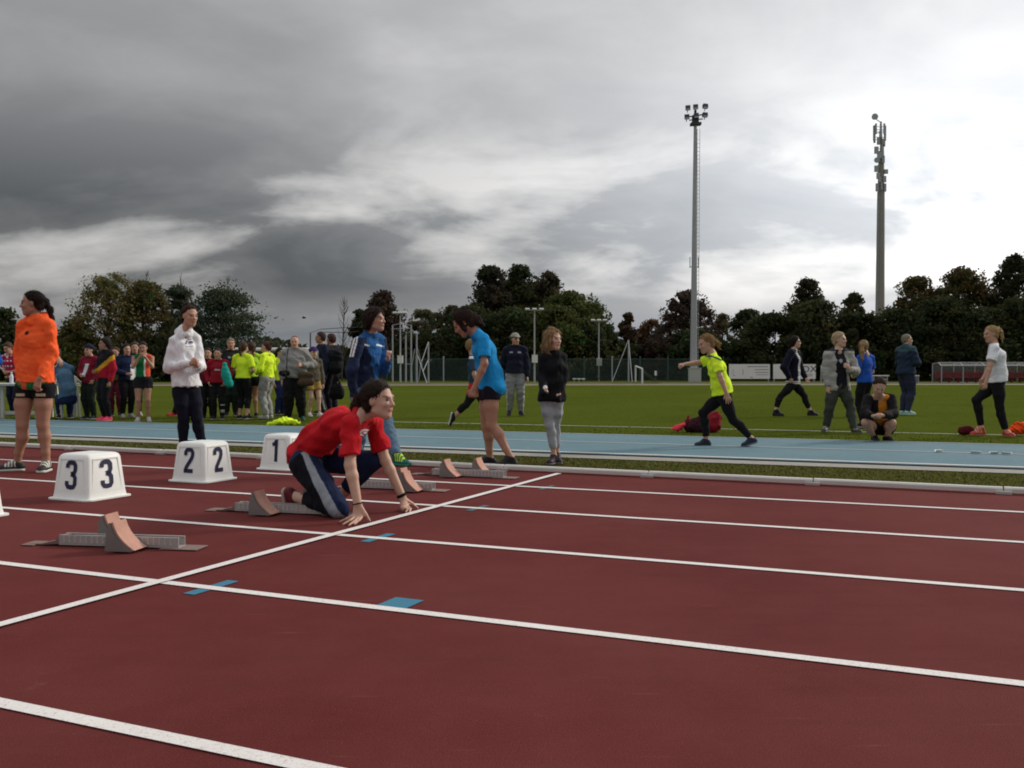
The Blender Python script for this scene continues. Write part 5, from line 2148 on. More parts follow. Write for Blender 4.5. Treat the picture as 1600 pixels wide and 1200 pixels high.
person('runner in a red T-shirt crouching on hands and knee at the start line', J, H, SK_P,
       [dict(kind='top', name='shirt', col=red_col, loose=0.020, flare=0.018, sleeve=0.62, neckup=0.022, hempt=at(490, 717, D3), hemn=(-0.22, 0.0, 1.0), wr=(0.009, 0.13)),
        dict(kind='bottom', name='track_pants', col=red_pants, loose=0.014, end=0.84, wr=(0.004, 0.12)),
        dict(kind='shoes', col=(0.13, 0.010, 0.016), sole=(0.42, 0.34, 0.32)),
        dict(kind='wristband', name='wristband', side='L', col=(0.01, 0.01, 0.012), up=0.005, w=0.010), dict(kind='wristband', name='hair_tie', side='R', col=(0.012, 0.01, 0.012), up=0.0, w=0.004)],
       dict(col=(0.022, 0.013, 0.009), th=0.011, line=0.050, slope=0.55, ears=True, nape=-0.06, locks=[[(0, -0.085, 0.01, 0.040), (0, -0.130, -0.012, 0.046), (0.0, -0.165, -0.045, 0.034), (0, -0.16, -0.085, 0.018)]]),
       res=0.0052, build=0.95, ground=False, headup=nz(np.array([-0.15, 0.05, 1.0])),
       hands={'R': dict(d=(0.02, -0.10, -1), n=(-0.3, 1.0, 0.0), t=(1, 0, 0), tips=tipsR), 'L': dict(d=(0.25, -0.1, -1), n=(-0.6, 0.5, 0.0), t=(1, -0.1, 0), tips=tipsL)}, seed=3)

# ---- coach in the blue track jacket
H = 1.58
J = stand(588, 722, H, 66, headyaw=74, nod=-2)
J['D'] = 9.4
px_joints(J, head=(586, 500, -0.05), neck=(579, 523), chest=(576, 548), waist=(572, 584), pelvis=(570, 610), shR=(561, 534, -0.16), shL=(595, 532, 0.15), elR=(549, 580, -0.26), wrR=(553, 620, -0.20),
          elL=(601, 577, 0.10), wrL=(606, 561, -0.12), hiR=(563, 618, -0.09), hiL=(579, 618, 0.08), knR=(566, 668, -0.05), knL=(604, 660, -0.08), anR=(556, 722, 0.0), anL=(620, 712, -0.35))
J['toeR'] = np.array([1.0, -0.3, 0])
J['toeL'] = np.array([0.85, -0.6, 0])
J['base'] = np.array([at(588, 720, 9.2)[0], 9.2, 0.0])


def coach_col(P):
    c = np.tile(np.array((0.016, 0.024, 0.060), dtype=np.float32), (len(P), 1))
    ft = J['fwd']
    lat = nz(J['shR'] - J['shL'])
    q = P - J['chest']
    u, v = q @ lat, q @ ft
    tor = (np.abs(u + 0.03) < 0.15)
    c[tor & (v > -0.02) & (u < 0.105 + 0.25 * np.minimum(P[:, 2] - J['chest'][2], 0.05)) & (u > -0.16)] = (0.022, 0.105, 0.30)
    c[(P[:, 2] > J['neck'][2] - 0.035)] = (0.02, 0.085, 0.24)
    # white stripes on the near sleeve
    A, E = J['shR'], J['elR']
    ba = E - A
    t = ((P - A) @ ba) / (ba @ ba)
    w = P - A - np.outer(np.clip(t, 0, 1), ba)
    x = w[:, 0]
    nearm = (w[:, 1] < -0.005) & (np.linalg.norm(w, axis=1) < 0.105) & (t > -0.12) & (t < 0.58)
    for x0 in (-0.040, -0.012):
        c[nearm & (np.abs(x - x0) < 0.009)] = (0.75, 0.75, 0.76)
    c[nearm & (np.abs(x + 0.058) < 0.007)] = (0.35, 0.10, 0.05)
    for ex, w_ in ((577, 0.022), (594, 0.03)):
        e = at(ex, 540, J['D'])
        c[(np.abs(P[:, 0] - e[0]) < w_) & (np.abs(P[:, 2] - e[2] - 0.25 * (e[0] - P[:, 0])) < 0.008) & (v > 0)] = (0.7, 0.75, 0.8)
    return c


person('coach in a blue jacket with white shoulder stripes and jeans behind the crouching runner', J, H, SK,
       [dict(kind='top', name='jacket', col=coach_col, loose=0.020, flare=0.014, hem=0.02, collar=0.035, wr=(0.007, 0.13)),
        dict(kind='bottom', name='jeans', col=(0.10, 0.16, 0.24), loose=0.016, wr=(0.005, 0.10)),
        dict(kind='shoes', col=shoe_two((0.01, 0.12, 0.10), (0.55, 0.85, 0.03)), sole=(0.02, 0.20, 0.12))],
       dict(col=(0.024, 0.013, 0.010), th=0.022, line=0.052, slope=0.50, ears=False, nape=-0.085, loose=True),
       res=0.0065, hands={'L': dict(d=(0.4, -0.3, 0.9), n=(-0.9, 0, 0.2), t=(0, -1, 0.4), pose='fist'), 'R': dict(pose='fist')}, seed=4, ground=True)

# ---- girl in the light blue shirt looking down at the blocks
H = 1.55
J = stand(780, 731, H, -88, headyaw=-86, nod=38)
J['D'] = 8.95
px_joints(J, head=(724, 505, -0.02), neck=(742, 519), chest=(756, 547), waist=(765, 582), pelvis=(769, 606), shR=(746, 530, 0.14), shL=(755, 530, -0.13), elR=(752, 570, 0.17), wrR=(745, 606, 0.10),
          elL=(757, 568, -0.20), wrL=(741, 606, -0.20), hiR=(763, 611, 0.08), hiL=(768, 611, -0.08), knR=(760, 667, 0.10), knL=(768, 664, -0.10), anR=(766, 717, 0.14), anL=(799, 716, -0.12))
J['toeR'] = np.array([-1.0, -0.05, 0])
J['toeL'] = np.array([-1.0, -0.15, 0])
person('girl in a light blue T-shirt and black shorts looking down at the starting block', J, H, SK_TAN,
       [dict(kind='top', name='shirt', col=(0.015, 0.27, 0.62), loose=0.020, flare=0.022, sleeve=0.62, hem=0.055, hemn=(0.30, 0, 1), wr=(0.005, 0.16)),
        dict(kind='bottom', name='shorts', col=(0.014, 0.012, 0.020), loose=0.012, end=0.13, wr=(0.002, 0.1)),
        dict(kind='shoes', col=(0.018, 0.016, 0.020), sole=(0.33, 0.32, 0.32))],
       dict(col=(0.030, 0.016, 0.012), th=0.013, line=0.050, slope=0.45, ears=False, nape=-0.10, flow=nz(np.array([-0.5, 0, 0.9])),
            locks=[[(0, -0.055, 0.105, 0.030), (0, -0.085, 0.110, 0.026)], [(0.0, -0.09, 0.0, 0.05), (0, -0.115, -0.05, 0.045), (0, -0.125, -0.10, 0.025)], [(-0.05, 0.02, 0.03, 0.03), (-0.062, 0.03, -0.04, 0.022)]]),
       res=0.0065, legw=0.98, head=1.04, hands={'L': dict(d=(-0.3, -0.05, -1), n=(0.1, 1, 0), t=(-1, 0, 0.2), pose='hold')}, seed=5, headup=nz(np.array([-0.6, 0.0, 0.8])))

# ---- small girl in the black jacket
H = 1.33
J = stand(863, 725, H, 35, headyaw=42, nod=3, stance=0.035)
px_joints(J, head=(864, 530, -0.02), neck=(864, 551), chest=(864, 572), waist=(863, 602), pelvis=(862, 622), shR=(850, 559, -0.03), shL=(878, 558, 0.04), elR=(847, 588, -0.02), wrR=(849, 607, -0.16),
          elL=(881, 588, 0.02), wrL=(874, 612, -0.06), hiR=(855, 628), hiL=(870, 628), knR=(859, 664, -0.02), knL=(868, 664, 0.05), anR=(866, 713, 0.0), anL=(870, 710, 0.10))
J['toeR'] = np.array([-0.5, -0.9, 0])
J['toeL'] = np.array([0.2, -1, 0])
person('small blond girl in an oversized black jacket and pale grey leggings on the verge', J, H, SK_P,
       [dict(kind='top', name='jacket', col=stripes((lambda P: (np.hypot(P[:, 0] - at(851, 605, J['D'])[0], P[:, 2] - at(851, 605, J['D'])[2]) < 0.022) & (P[:, 1] < J['D'] - 0.05), (0.6, 0.6, 0.62)), base=(0.010, 0.010, 0.012)), loose=0.018, flare=0.012, hem=0.045, collar=0.02, over=0.10, cuff=1.2, wr=(0.006, 0.12)),
        dict(kind='bottom', name='leggings', col=(0.36, 0.38, 0.42), loose=0.008, end=0.88, wr=(0.003, 0.1)),
        dict(kind='shoes', col=(0.03, 0.015, 0.025), sole=(0.16, 0.14, 0.15))],
       dict(col=(0.26, 0.155, 0.075), loose=True, th=0.010, line=0.045, slope=0.5, ears=False, nape=-0.10, locks=[[(0.06, -0.01, 0.0, 0.03), (0.075, 0.01, -0.07, 0.026), (0.07, 0.015, -0.125, 0.012)], [(-0.06, -0.02, 0.0, 0.03), (-0.075, -0.01, -0.09, 0.02)], [(0.055, 0.03, 0.05, 0.02), (0.075, 0.045, -0.02, 0.014), (0.07, 0.05, -0.07, 0.008)], [(0.0, -0.08, 0.0, 0.04), (0.02, -0.10, -0.08, 0.035), (0.03, -0.10, -0.12, 0.015)], [(0.03, -0.02, 0.115, 0.012), (-0.03, -0.05, 0.11, 0.018)]]),
       res=0.0065, legw=0.86, hands={'R': dict(pose='fist'), 'L': dict(pose='fist')}, seed=6)

# ---- girl in the neon shirt running on the blue lane
H = 1.42
J = stand(1130, 700, H, -80, headyaw=-75, nod=16)
J['D'] = 11.15
px_joints(J, head=(1103, 537, 0.0), neck=(1113, 554), chest=(1119, 574), waist=(1126, 600), pelvis=(1130, 618), shR=(1110, 562, 0.14), shL=(1119, 564, -0.13), elR=(1091, 567, 0.16), wrR=(1071, 569, 0.08),
          elL=(1125, 588, -0.20), wrL=(1135, 614, -0.22), hiR=(1126, 621, 0.07), hiL=(1133, 621, -0.07), knR=(1098, 645, 0.08), knL=(1146, 657, -0.06), anR=(1104, 688, 0.10), anL=(1175, 686, -0.05))
J['toeR'] = np.array([-1.0, -0.1, 0.02])
J['toeL'] = np.array([-1.0, -0.1, -0.30])
J['soleL'] = np.array([-0.30, 0.0, 1.0])
J['base'] = gr(1135, 700)


def neon_run(P):
    c = np.tile(np.array(NEON, dtype=np.float32), (len(P), 1))
    a, b2 = at(1110, 556, J['D'] - 0.1), at(1124, 562, J['D'] - 0.15)
    ba = (b2 - a)[[0, 2]]
    q = P[:, [0, 2]] - a[[0, 2]]
    t = (q @ ba) / (ba @ ba)
    d = np.abs(q[:, 0] * ba[1] - q[:, 1] * ba[0]) / np.hypot(*ba)
    c[(d < 0.011) & (t > -0.3) & (t < 1.3)] = (0.02, 0.10, 0.08)
    return c


person('girl in a neon yellow shirt running along the blue lane, one arm stretched out', J, H, SK,
       [dict(kind='top', name='shirt', col=neon_run, loose=0.022, flare=0.022, sleeve=0.60, hem=-0.02, wr=(0.006, 0.11)),
        dict(kind='bottom', name='leggings', col=(0.012, 0.011, 0.012), loose=0.006, end=0.93, wr=(0.002, 0.1)),
        dict(kind='shoes', col=(0.02, 0.025, 0.045), sole=(0.12, 0.14, 0.18))],
       dict(col=(0.26, 0.15, 0.07), th=0.009, line=0.045, nape=-0.055, locks=[[(0, -0.080, 0.03, 0.024), (0, -0.130, 0.015, 0.026), (0, -0.160, -0.04, 0.026), (0, -0.165, -0.09, 0.012)]]),
       res=0.0072, hands={'R': dict(d=(-1, -0.1, -0.1), n=(0.1, 0.3, -1), t=(0, -1, 0.2), pose='hold'), 'L': dict(d=(0.30, -0.05, -1), n=(0.1, 1, 0), t=(-0.5, 0, -0.4), pose='flat')}, seed=7)

# ---- man in the dark jacket and grey cap in the field
H = 1.60
J = stand(805, 649, H, 4, headyaw=28, armR='behind', stance=0.07)
person('man in a navy jacket, grey trousers and pale cap standing on the field', J, H, SK,
       [dict(kind='top', name='jacket', col=stripes((lambda P: (np.abs(P[:, 2] - 1.24) < 0.012) & (np.abs(np.abs(P[:, 0] - J['chest'][0]) - 0.08) < 0.03) & (P[:, 1] < J['D']), (0.35, 0.36, 0.4)), base=(0.013, 0.015, 0.032)), loose=0.034, flare=0.02, hem=0.03, collar=0.03, wr=(0.006, 0.13)),
        dict(kind='bottom', name='trousers', col=side_stripe(J, (0.23, 0.235, 0.25), (0.62, 0.6, 0.58), -0.35, 0.35), loose=0.020, wr=(0.006, 0.12)),
        dict(kind='shoes', col=BLACK, sole=(0.05, 0.05, 0.05)), dict(kind='cap', col=(0.30, 0.29, 0.25))],
       dict(col=H_BR, th=0.010), res=0.0105, build=1.1, seed=8)

# ---- walker half hidden behind the blue shirt
H = 1.58
J = stand(752, 664, H, 88, headyaw=90)
px_joints(J, head=(738, 541), neck=(739, 555), chest=(741, 570), waist=(742, 590), pelvis=(743, 604), shR=(738, 561, -0.15), shL=(743, 561, 0.15), elR=(741, 586, -0.2), wrR=(748, 600, -0.15), elL=(742, 584, 0.2), wrL=(752, 596, 0.15),
          hiR=(741, 608, -0.08), hiL=(745, 608, 0.08), knR=(729, 632, -0.08), knL=(757, 634, 0.08), anR=(710, 651, -0.08), anL=(760, 660, 0.08))
J['toeR'] = np.array([-0.10, 0.0, -1.0])
J['soleR'] = np.array([1.0, 0.0, -0.25])
J['base'] = gr(760, 666)
person('walker in black capri leggings and red shorts, mostly hidden behind the light blue shirt', J, H, SK,
       [dict(kind='top', name='shirt', col=stripes((lambda P: np.abs(P[:, 2] - 1.10) < 0.02, WHITE), base=(0.03, 0.06, 0.10)), loose=0.016, sleeve=0.6, hem=-0.02),
        dict(kind='bottom', name='leggings', col=BLACK, loose=0.007, end=0.82, wr=(0.002, 0.1)),
        dict(kind='bottom', name='shorts', col=(0.42, 0.02, 0.03), loose=0.020, end=0.22),
        dict(kind='shoes', col=BLACK, sole=(0.6, 0.6, 0.6))],
       dict(col=H_LB, th=0.014), res=0.0105, seed=9)

# ---- woman in the striped shirt striding across the field
H = 1.56
J = stand(1245, 650, H, 82, headyaw=74)
px_joints(J, head=(1243, 535), neck=(1241, 547), chest=(1241, 562), waist=(1240, 582), pelvis=(1239, 597), shR=(1236, 551, -0.17), shL=(1245, 551, 0.16), elR=(1225, 574, -0.22), wrR=(1234, 591, -0.18), elL=(1250, 575, 0.2), wrL=(1259, 591, 0.12),
          hiR=(1237, 601, -0.08), hiL=(1241, 601, 0.08), knR=(1220, 619, -0.08), knL=(1257, 619, 0.10), anR=(1212, 641, -0.08), anL=(1266, 642, 0.10))
J['toeR'] = np.array([1, -0.1, 0])
J['toeL'] = np.array([1, 0.05, 0])


def breton(P):
    c = np.tile(np.array((0.72, 0.72, 0.74), dtype=np.float32), (len(P), 1))
    c[np.sin(P[:, 2] * 2 * math.pi / 0.034) > 0.25] = (0.02, 0.025, 0.05)
    return c


person('woman in a dark cardigan over a striped shirt striding across the field', J, H, SK_P,
       [dict(kind='top', name='striped_shirt', col=breton, loose=0.022, flare=0.022, hem=0.05, sleeve=0.5, wr=(0.003, 0.1), res=0.008),
        dict(kind='top', name='cardigan', col=(0.010, 0.011, 0.026), loose=0.036, flare=0.012, hem=-0.02, open=0.07),
        dict(kind='bottom', name='trousers', col=BLACK, loose=0.010, end=0.90),
        dict(kind='shoes', col=BLACK, sole=(0.02, 0.02, 0.02))],
       dict(col=H_DK, th=0.022, line=0.050, slope=0.45, ears=False, nape=-0.10), res=0.0100, seed=10)

# ---- person in the open grey jacket
H = 1.50
J = stand(1312, 675, H, 22, headyaw=48)
px_joints(J, head=(1312, 531), neck=(1310, 548), chest=(1310, 566), waist=(1310, 590), pelvis=(1310, 607), shR=(1294, 554, -0.02), shL=(1327, 553, 0.04), elR=(1291, 580, 0.0), wrR=(1293, 604, -0.05), elL=(1336, 580, 0.02), wrL=(1327, 577, -0.2),
          hiR=(1302, 611), hiL=(1319, 611), knR=(1296, 638, -0.03), knL=(1329, 638, -0.03), anR=(1291, 668, 0.03), anL=(1335, 672, -0.15))
J['toeR'] = np.array([-0.55, -0.8, 0])
J['toeL'] = np.array([0.3, -0.95, 0])
person('blond person in an open pale grey jacket and olive trousers standing beside the squatting girl', J, H, SK_P,
       [dict(kind='top', name='shirt', col=stripes((lambda P: (np.hypot(P[:, 0] - at(1310, 564, J['D'])[0], P[:, 2] - at(1310, 564, J['D'])[2]) < 0.028) & (np.sin(P[:, 0] * 230) > -0.2) & (P[:, 1] < J['D']), (0.5, 0.5, 0.52)), base=(0.014, 0.014, 0.020)), loose=0.018, hem=0.03, sleeve=0.5),
        dict(kind='top', name='jacket', col=stripes((lambda P: P[:, 2] > J['neck'][2] - 0.005, (0.03, 0.03, 0.045)), base=(0.34, 0.33, 0.31)), loose=0.036, flare=0.015, hem=0.045, open=0.075, collar=0.03, wr=(0.007, 0.12)),
        dict(kind='bottom', name='trousers', col=(0.050, 0.056, 0.048), loose=0.018, wr=(0.006, 0.12)),
        dict(kind='shoes', col=shoe_two((0.05, 0.055, 0.045), (0.3, 0.3, 0.28)), sole=(0.10, 0.10, 0.09))],
       dict(col=(0.42, 0.32, 0.19), th=0.014, line=0.050), res=0.0090, hands={'L': dict(d=(-0.6, -0.4, 0.5), n=(0, 1, 0), t=(0, 0, 1), pose='relax')}, seed=11)

# ---- girl in the blue shirt with the long ponytail
H = 1.35
J = stand(1351, 668, H, 215, headyaw=150, armR='front', armL='front')
person('girl in a royal blue shirt with a long blond ponytail, seen from behind', J, H, SK_P,
       [dict(kind='top', name='shirt', col=(0.018, 0.085, 0.42), loose=0.020, flare=0.016, hem=0.03, sleeve=0.62, wr=(0.005, 0.11)),
        dict(kind='bottom', name='leggings', col=BLACK, loose=0.007, wr=(0.002, 0.1)),
        dict(kind='shoes', col=BLACK, sole=(0.4, 0.4, 0.4))],
       dict(col=(0.25, 0.16, 0.075), th=0.013, locks=[[(0, -0.075, 0.05, 0.035), (0.0, -0.130, 0.03, 0.034), (0, -0.175, -0.08, 0.036), (0, -0.190, -0.20, 0.030), (0, -0.185, -0.28, 0.012)]]), res=0.0095, seed=12)

# ---- girl squatting with a phone
H = 1.50
J = stand(1377, 690, H, -6, headyaw=-14, nod=35)
px_joints(J, head=(1374, 604, -0.10), neck=(1374, 620, 0.06), chest=(1374, 637, 0.12), waist=(1375, 655, 0.22), pelvis=(1376, 667, 0.30), shR=(1356, 623, 0.06), shL=(1392, 623, 0.06), elR=(1351, 646, -0.10), wrR=(1364, 650, -0.28), elL=(1396, 647, -0.08), wrL=(1380, 649, -0.28),
          hiR=(1366, 670, 0.26), hiL=(1386, 670, 0.26), knR=(1352, 660, -0.14), knL=(1394, 661, -0.14), anR=(1366, 683, 0.06), anL=(1385, 684, 0.02))
J['toeR'] = np.array([-0.15, -1, 0])
J['toeL'] = np.array([0.15, -1, 0])
person('girl in a black jacket over an orange shirt squatting, looking at her hands', J, H, SK,
       [dict(kind='top', name='shirt', col=(0.55, 0.20, 0.02), loose=0.012, hem=-0.03, sleeve=0.4),
        dict(kind='top', name='jacket', col=(0.013, 0.011, 0.012), loose=0.030, hem=0.0, open=0.085, cuff=0.9, wr=(0.006, 0.12)),
        dict(kind='bottom', name='shorts', col=(0.012, 0.010, 0.012), loose=0.014, end=0.22),
        dict(kind='shoes', col=BLACK, sole=(0.03, 0.03, 0.03))],
       dict(col=(0.04, 0.022, 0.014), th=0.009, line=0.036, nape=-0.055, locks=[[(0, -0.085, 0.05, 0.026), (0, -0.12, 0.02, 0.024), (0, -0.13, -0.06, 0.012)]]), res=0.0082, hands={'R': dict(d=(0.7, -0.5, 0.2), n=(0.2, 0.2, -1), t=(0.3, 1, 0), pose='hold'), 'L': dict(d=(-0.7, -0.5, 0.2), n=(-0.2, 0.2, -1), t=(-0.3, 1, 0), pose='hold')}, seed=13,
       headup=nz(np.array([0.0, -0.6, 0.8])))

# ---- man in the blue coat
H = 1.60
J = stand(1415, 648, H, 112, headyaw=82, armR='cross', armL='cross', stance=0.045)
person('man in a slate blue coat and navy trousers standing far out on the field', J, H, SK_P,
       [dict(kind='top', name='coat', col=stripes((lambda P: P[:, 2] > J['neck'][2] - 0.10, (0.04, 0.08, 0.10)), base=(0.020, 0.034, 0.065)), loose=0.036, flare=0.022, hem=0.05, collar=0.03, wr=(0.007, 0.13)),
        dict(kind='bottom', name='trousers', col=(0.030, 0.036, 0.066), loose=0.018),
        dict(kind='shoes', col=(0.30, 0.52, 0.52), sole=(0.5, 0.65, 0.62))],
       dict(col=(0.20, 0.17, 0.13), th=0.012, line=0.045), res=0.0105, build=1.15, seed=14)

# ---- girl in the white T-shirt on the right
H = 1.53
J = stand(1555, 681, H, -82, headyaw=-85, nod=10)
px_joints(J, head=(1548, 522), neck=(1553, 538), chest=(1557, 556), waist=(1559, 580), pelvis=(1558, 597), shR=(1552, 544, 0.14), shL=(1554, 545, -0.14), elR=(1548, 570, 0.2), wrR=(1536, 592, 0.15), elL=(1547, 571, -0.20), wrL=(1541, 597, -0.22),
          hiR=(1554, 601, 0.08), hiL=(1559, 601, -0.07), knR=(1525, 625, 0.06), knL=(1562, 636, -0.08), anR=(1533, 668, 0.06), anL=(1572, 674, -0.10))
J['toeR'] = np.array([-1, -0.1, 0])
J['toeL'] = np.array([0.15, -1, 0])
person('blond girl in a white T-shirt and black leggings stepping forward at far right', J, H, SK,
       [dict(kind='top', name='shirt', col=(0.72, 0.73, 0.77), loose=0.024, flare=0.020, hem=0.0, sleeve=0.60, wr=(0.006, 0.12)),
        dict(kind='bottom', name='leggings', col=BLACK, loose=0.008, end=0.96, wr=(0.002, 0.1)),
        dict(kind='shoes', col=shoe_two((0.45, 0.06, 0.04), (0.7, 0.35, 0.25)), sole=(0.40, 0.14, 0.10))],
       dict(col=(0.36, 0.24, 0.11), th=0.009, line=0.045, nape=-0.055, locks=[[(0, -0.08, 0.06, 0.024), (0, -0.125, 0.065, 0.024), (0, -0.160, 0.0, 0.026), (0, -0.165, -0.07, 0.020), (0, -0.155, -0.12, 0.008)]]), res=0.0082, seed=15)

# ---- crowd at the left, on the grass beyond the blue lane
CROWD = 'athletes and helpers gathered beyond the blue lane'


def crowd(label, px, yf, H, yaw, outfit, hair, skin=SK, arms=('down', 'down'), build=1.0, seed=20, hy=None, res=FAR, Jx=None, **kw):
    J = stand(px, yf, H, yaw, arms[0], arms[1], headyaw=hy, **kw)
    if Jx:
        px_joints(J, **Jx)
    of = [dict(g) for g in outfit]
    for g in of:
        if g['kind'] == 'shoes' and callable(g['col']) is False:
            pass
    return person(label, J, H, skin, of, hair, res=res, build=build, seed=seed, group=CROWD, face=False)


def T(name, col, **k):
    return dict(kind='top', name=name, col=col, loose=k.pop('loose', 0.03), flare=k.pop('flare', 0.014), hem=k.pop('hem', 0.03), **k)


def Bt(name, col, **k):
    return dict(kind='bottom', name=name, col=col, loose=k.pop('loose', 0.014), **k)


def Sh(col, sole=(0.4, 0.4, 0.4)):
    return dict(kind='shoes', col=col, sole=sole)


JB = stand(-12, 658, 1.62, 30)
crowd('person in a bright blue jacket cut off by the left picture edge', -32, 657, 1.64, 30, [T('jacket', (0.012, 0.08, 0.36), loose=0.05), Bt('trousers', BLACK), Sh(BLACK)], dict(col=H_DK), seed=21, arms=('front', 'front'), wide=1.15)
crowd('helper in a pink shirt bent over the white table behind the orange hoodie', 24, 648, 1.42, -15, [T('shirt', stripes((lambda P: (np.sin(P[:, 2] * 60) > 0.75) & (np.sin(P[:, 0] * 90) > 0.1), WHITE), base=(0.40, 0.02, 0.06)), sleeve=0.62), T('undershirt', WHITE, loose=0.024, sleeve=0.8, hem=-0.1), Bt('trousers', NAVY), Sh(BLACK)], dict(col=H_BR), seed=22, arms=('front', 'front'), lean=0.25, nod=25)
crowd('person in a dark cap and maroon jacket with a white shoulder panel', 141, 655, 1.34, -18,
      [T('jacket', stripes((lambda P: (np.abs(P[:, 0] - at(135, 570, 17.3)[0] - 0.35 * (P[:, 2] - 0.89)) < 0.035) & (np.abs(P[:, 2] - 0.89) < 0.12), WHITE), base=(0.20, 0.012, 0.030)), hem=0.09), Bt('trousers', (0.015, 0.02, 0.016), loose=0.02), Sh(BLACK), dict(kind='cap', col=(0.012, 0.016, 0.04), peak=False)], dict(col=H_DK, th=0.012), seed=23, arms=('front', 'pocket'))


def flag_jacket(P):
    c = np.tile(np.array((0.36, 0.012, 0.028), dtype=np.float32), (len(P), 1))
    b0 = gr(166, 657.5)
    q = P[:, 2] - 0.93 - (P[:, 0] - b0[0]) * 0.75
    c[q > 0.0] = (0.62, 0.30, 0.02)
    c[q > 0.09] = (0.014, 0.012, 0.016)
    return c


crowd('tall girl in a black, yellow and red jacket with pink shoes', 166, 657.5, 1.45, -38, [T('jacket', flag_jacket, collar=0.02), Bt('trousers', BLACK, loose=0.018), Sh((0.75, 0.06, 0.14), (0.8, 0.2, 0.25))],
      dict(col=H_DK, th=0.02, ears=False, locks=[[(0.0, -0.03, 0.10, 0.04), (0, -0.06, 0.12, 0.035)], [(0, -0.08, 0.0, 0.05), (0, -0.09, -0.12, 0.045), (0, -0.08, -0.16, 0.02)]]), skin=SK_TAN, seed=24, arms=('front', 'down'), hy=-60, stance=0.05)
crowd('girl in an olive top with her face showing behind the yellow and red jacket', 181, 650, 1.32, 10, [T('sweater', (0.10, 0.11, 0.03)), Bt('trousers', (0.16, 0.02, 0.05)), Sh(BLACK)], dict(col=H_BR, locks=PONY), seed=25)
crowd('long haired girl in a navy jacket with a white sleeve', 198, 652.5, 1.37, 42, [T('jacket', stripes((lambda P: (P[:, 0] > at(202, 580, 17.8)[0]) & (np.abs(P[:, 2] - 0.85) < 0.15), WHITE), base=(0.014, 0.022, 0.06)), hem=0.04), Bt('trousers', BLACK, loose=0.016), Sh((0.35, 0.34, 0.32))],
      dict(col=H_DK, th=0.018, ears=False, locks=LONGH), seed=26, arms=('front', 'down'))
crowd('girl in dark clothes whose face shows between the navy jacket and the green singlet', 211, 650, 1.42, 25, [T('jacket', (0.02, 0.02, 0.03)), Bt('trousers', (0.03, 0.012, 0.02)), Sh((0.4, 0.38, 0.36))], dict(col=H_BR, locks=LONGH), seed=27)


def green_singlet(P):
    c = np.tile(np.array((0.012, 0.15, 0.045), dtype=np.float32), (len(P), 1))
    b0 = gr(222, 659)
    c[P[:, 0] > b0[0] + 0.085] = (0.72, 0.10, 0.04)
    c[np.abs(P[:, 0] - b0[0] - 0.078) < 0.012] = (0.7, 0.68, 0.65)
    return c


crowd('girl in a green singlet and black shorts holding both hands to her chin', 224, 659, 1.37, 18, [T('singlet', green_singlet, sleeve=0, loose=0.012, flare=0.004, hem=0.0), Bt('shorts', BLACK, loose=0.022, loose_leg=0.03, end=0.20), Sh((0.40, 0.38, 0.38), (0.5, 0.48, 0.46))],
      dict(col=H_DK, th=0.012, locks=PONY), skin=SK_TAN, seed=28, arms=('chin', 'chin'), hy=12, nod=8, stance=0.06, res=0.0105)
crowd('person in a bright blue jacket and red shoes mostly hidden by the white hoodie', 300, 650, 1.50, -30, [T('jacket', (0.012, 0.045, 0.34), loose=0.04, hem=0.06), Bt('trousers', BLACK, loose=0.02), Sh((0.50, 0.04, 0.04), (0.45, 0.04, 0.04))], dict(col=H_DK), seed=29,
      Jx=dict(anR=(272, 646, 0), knR=(282, 622, 0)))
crowd('girl in a maroon tracksuit jacket beside the girl in the red sweatshirt', 325, 655, 1.28, 15, [T('jacket', stripes((lambda P: (np.abs(P[:, 0] - at(327, 566, 17.3)[0]) < 0.035) & (P[:, 2] > 0.81) & (P[:, 2] < 0.96), WHITE), base=(0.10, 0.012, 0.022)), hem=0.05), Bt('trousers', BLACK, loose=0.018), Sh(BLACK)], dict(col=H_DK, locks=PONY), seed=30)
crowd('girl in a dark red sweatshirt and black leggings facing the camera', 341, 655.5, 1.27, 5, [T('sweatshirt', stripes((lambda P: (np.abs(P[:, 2] - 0.90) < 0.012) & (np.abs(P[:, 0] - at(341, 571, 17.2)[0]) < 0.05), (0.55, 0.5, 0.5)), base=(0.26, 0.012, 0.024))), Bt('leggings', stripes((lambda P: (P[:, 2] < 0.28) & (P[:, 0] > at(345, 640, 17.2)[0]) & (np.sin(P[:, 2] * 50) > 0.2), (0.45, 0.45, 0.42)), base=BLACK), loose=0.014), Sh(BLACK)],
      dict(col=H_DK, th=0.012), seed=31, arms=('pocket', 'pocket'), res=0.0105)
crowd('tall man in a charcoal jacket standing behind the teal garment', 361, 650, 1.50, 20, [T('jacket', stripes((lambda P: (np.hypot(P[:, 0] - at(359, 558, 18.4)[0], P[:, 2] - at(359, 558, 18.4)[2]) < 0.03) & (P[:, 1] < 18.4), (0.3, 0.3, 0.32)), base=(0.022, 0.022, 0.026)), loose=0.04, hem=0.08), Bt('trousers', (0.02, 0.03, 0.03), loose=0.022), Sh(BLACK)], dict(col=(0.20, 0.16, 0.11), th=0.012), seed=32, build=1.1, arms=('cross', 'down'))
crowd('girl in a neon yellow T-shirt with a brown ponytail seen from behind', 380, 655, 1.39, 160, [T('shirt', NEON, sleeve=0.62, loose=0.022, hem=0.0), Bt('leggings', BLACK, loose=0.012, end=0.80), Sh(BLACK, (0.5, 0.5, 0.5))],
      dict(col=H_BR, th=0.014, locks=[[(0, -0.088, 0.04, 0.028), (0.0, -0.125, 0.0, 0.032), (0, -0.125, -0.10, 0.024), (0, -0.115, -0.16, 0.01)]]), seed=33, arms=('front', 'front'), res=0.0105)
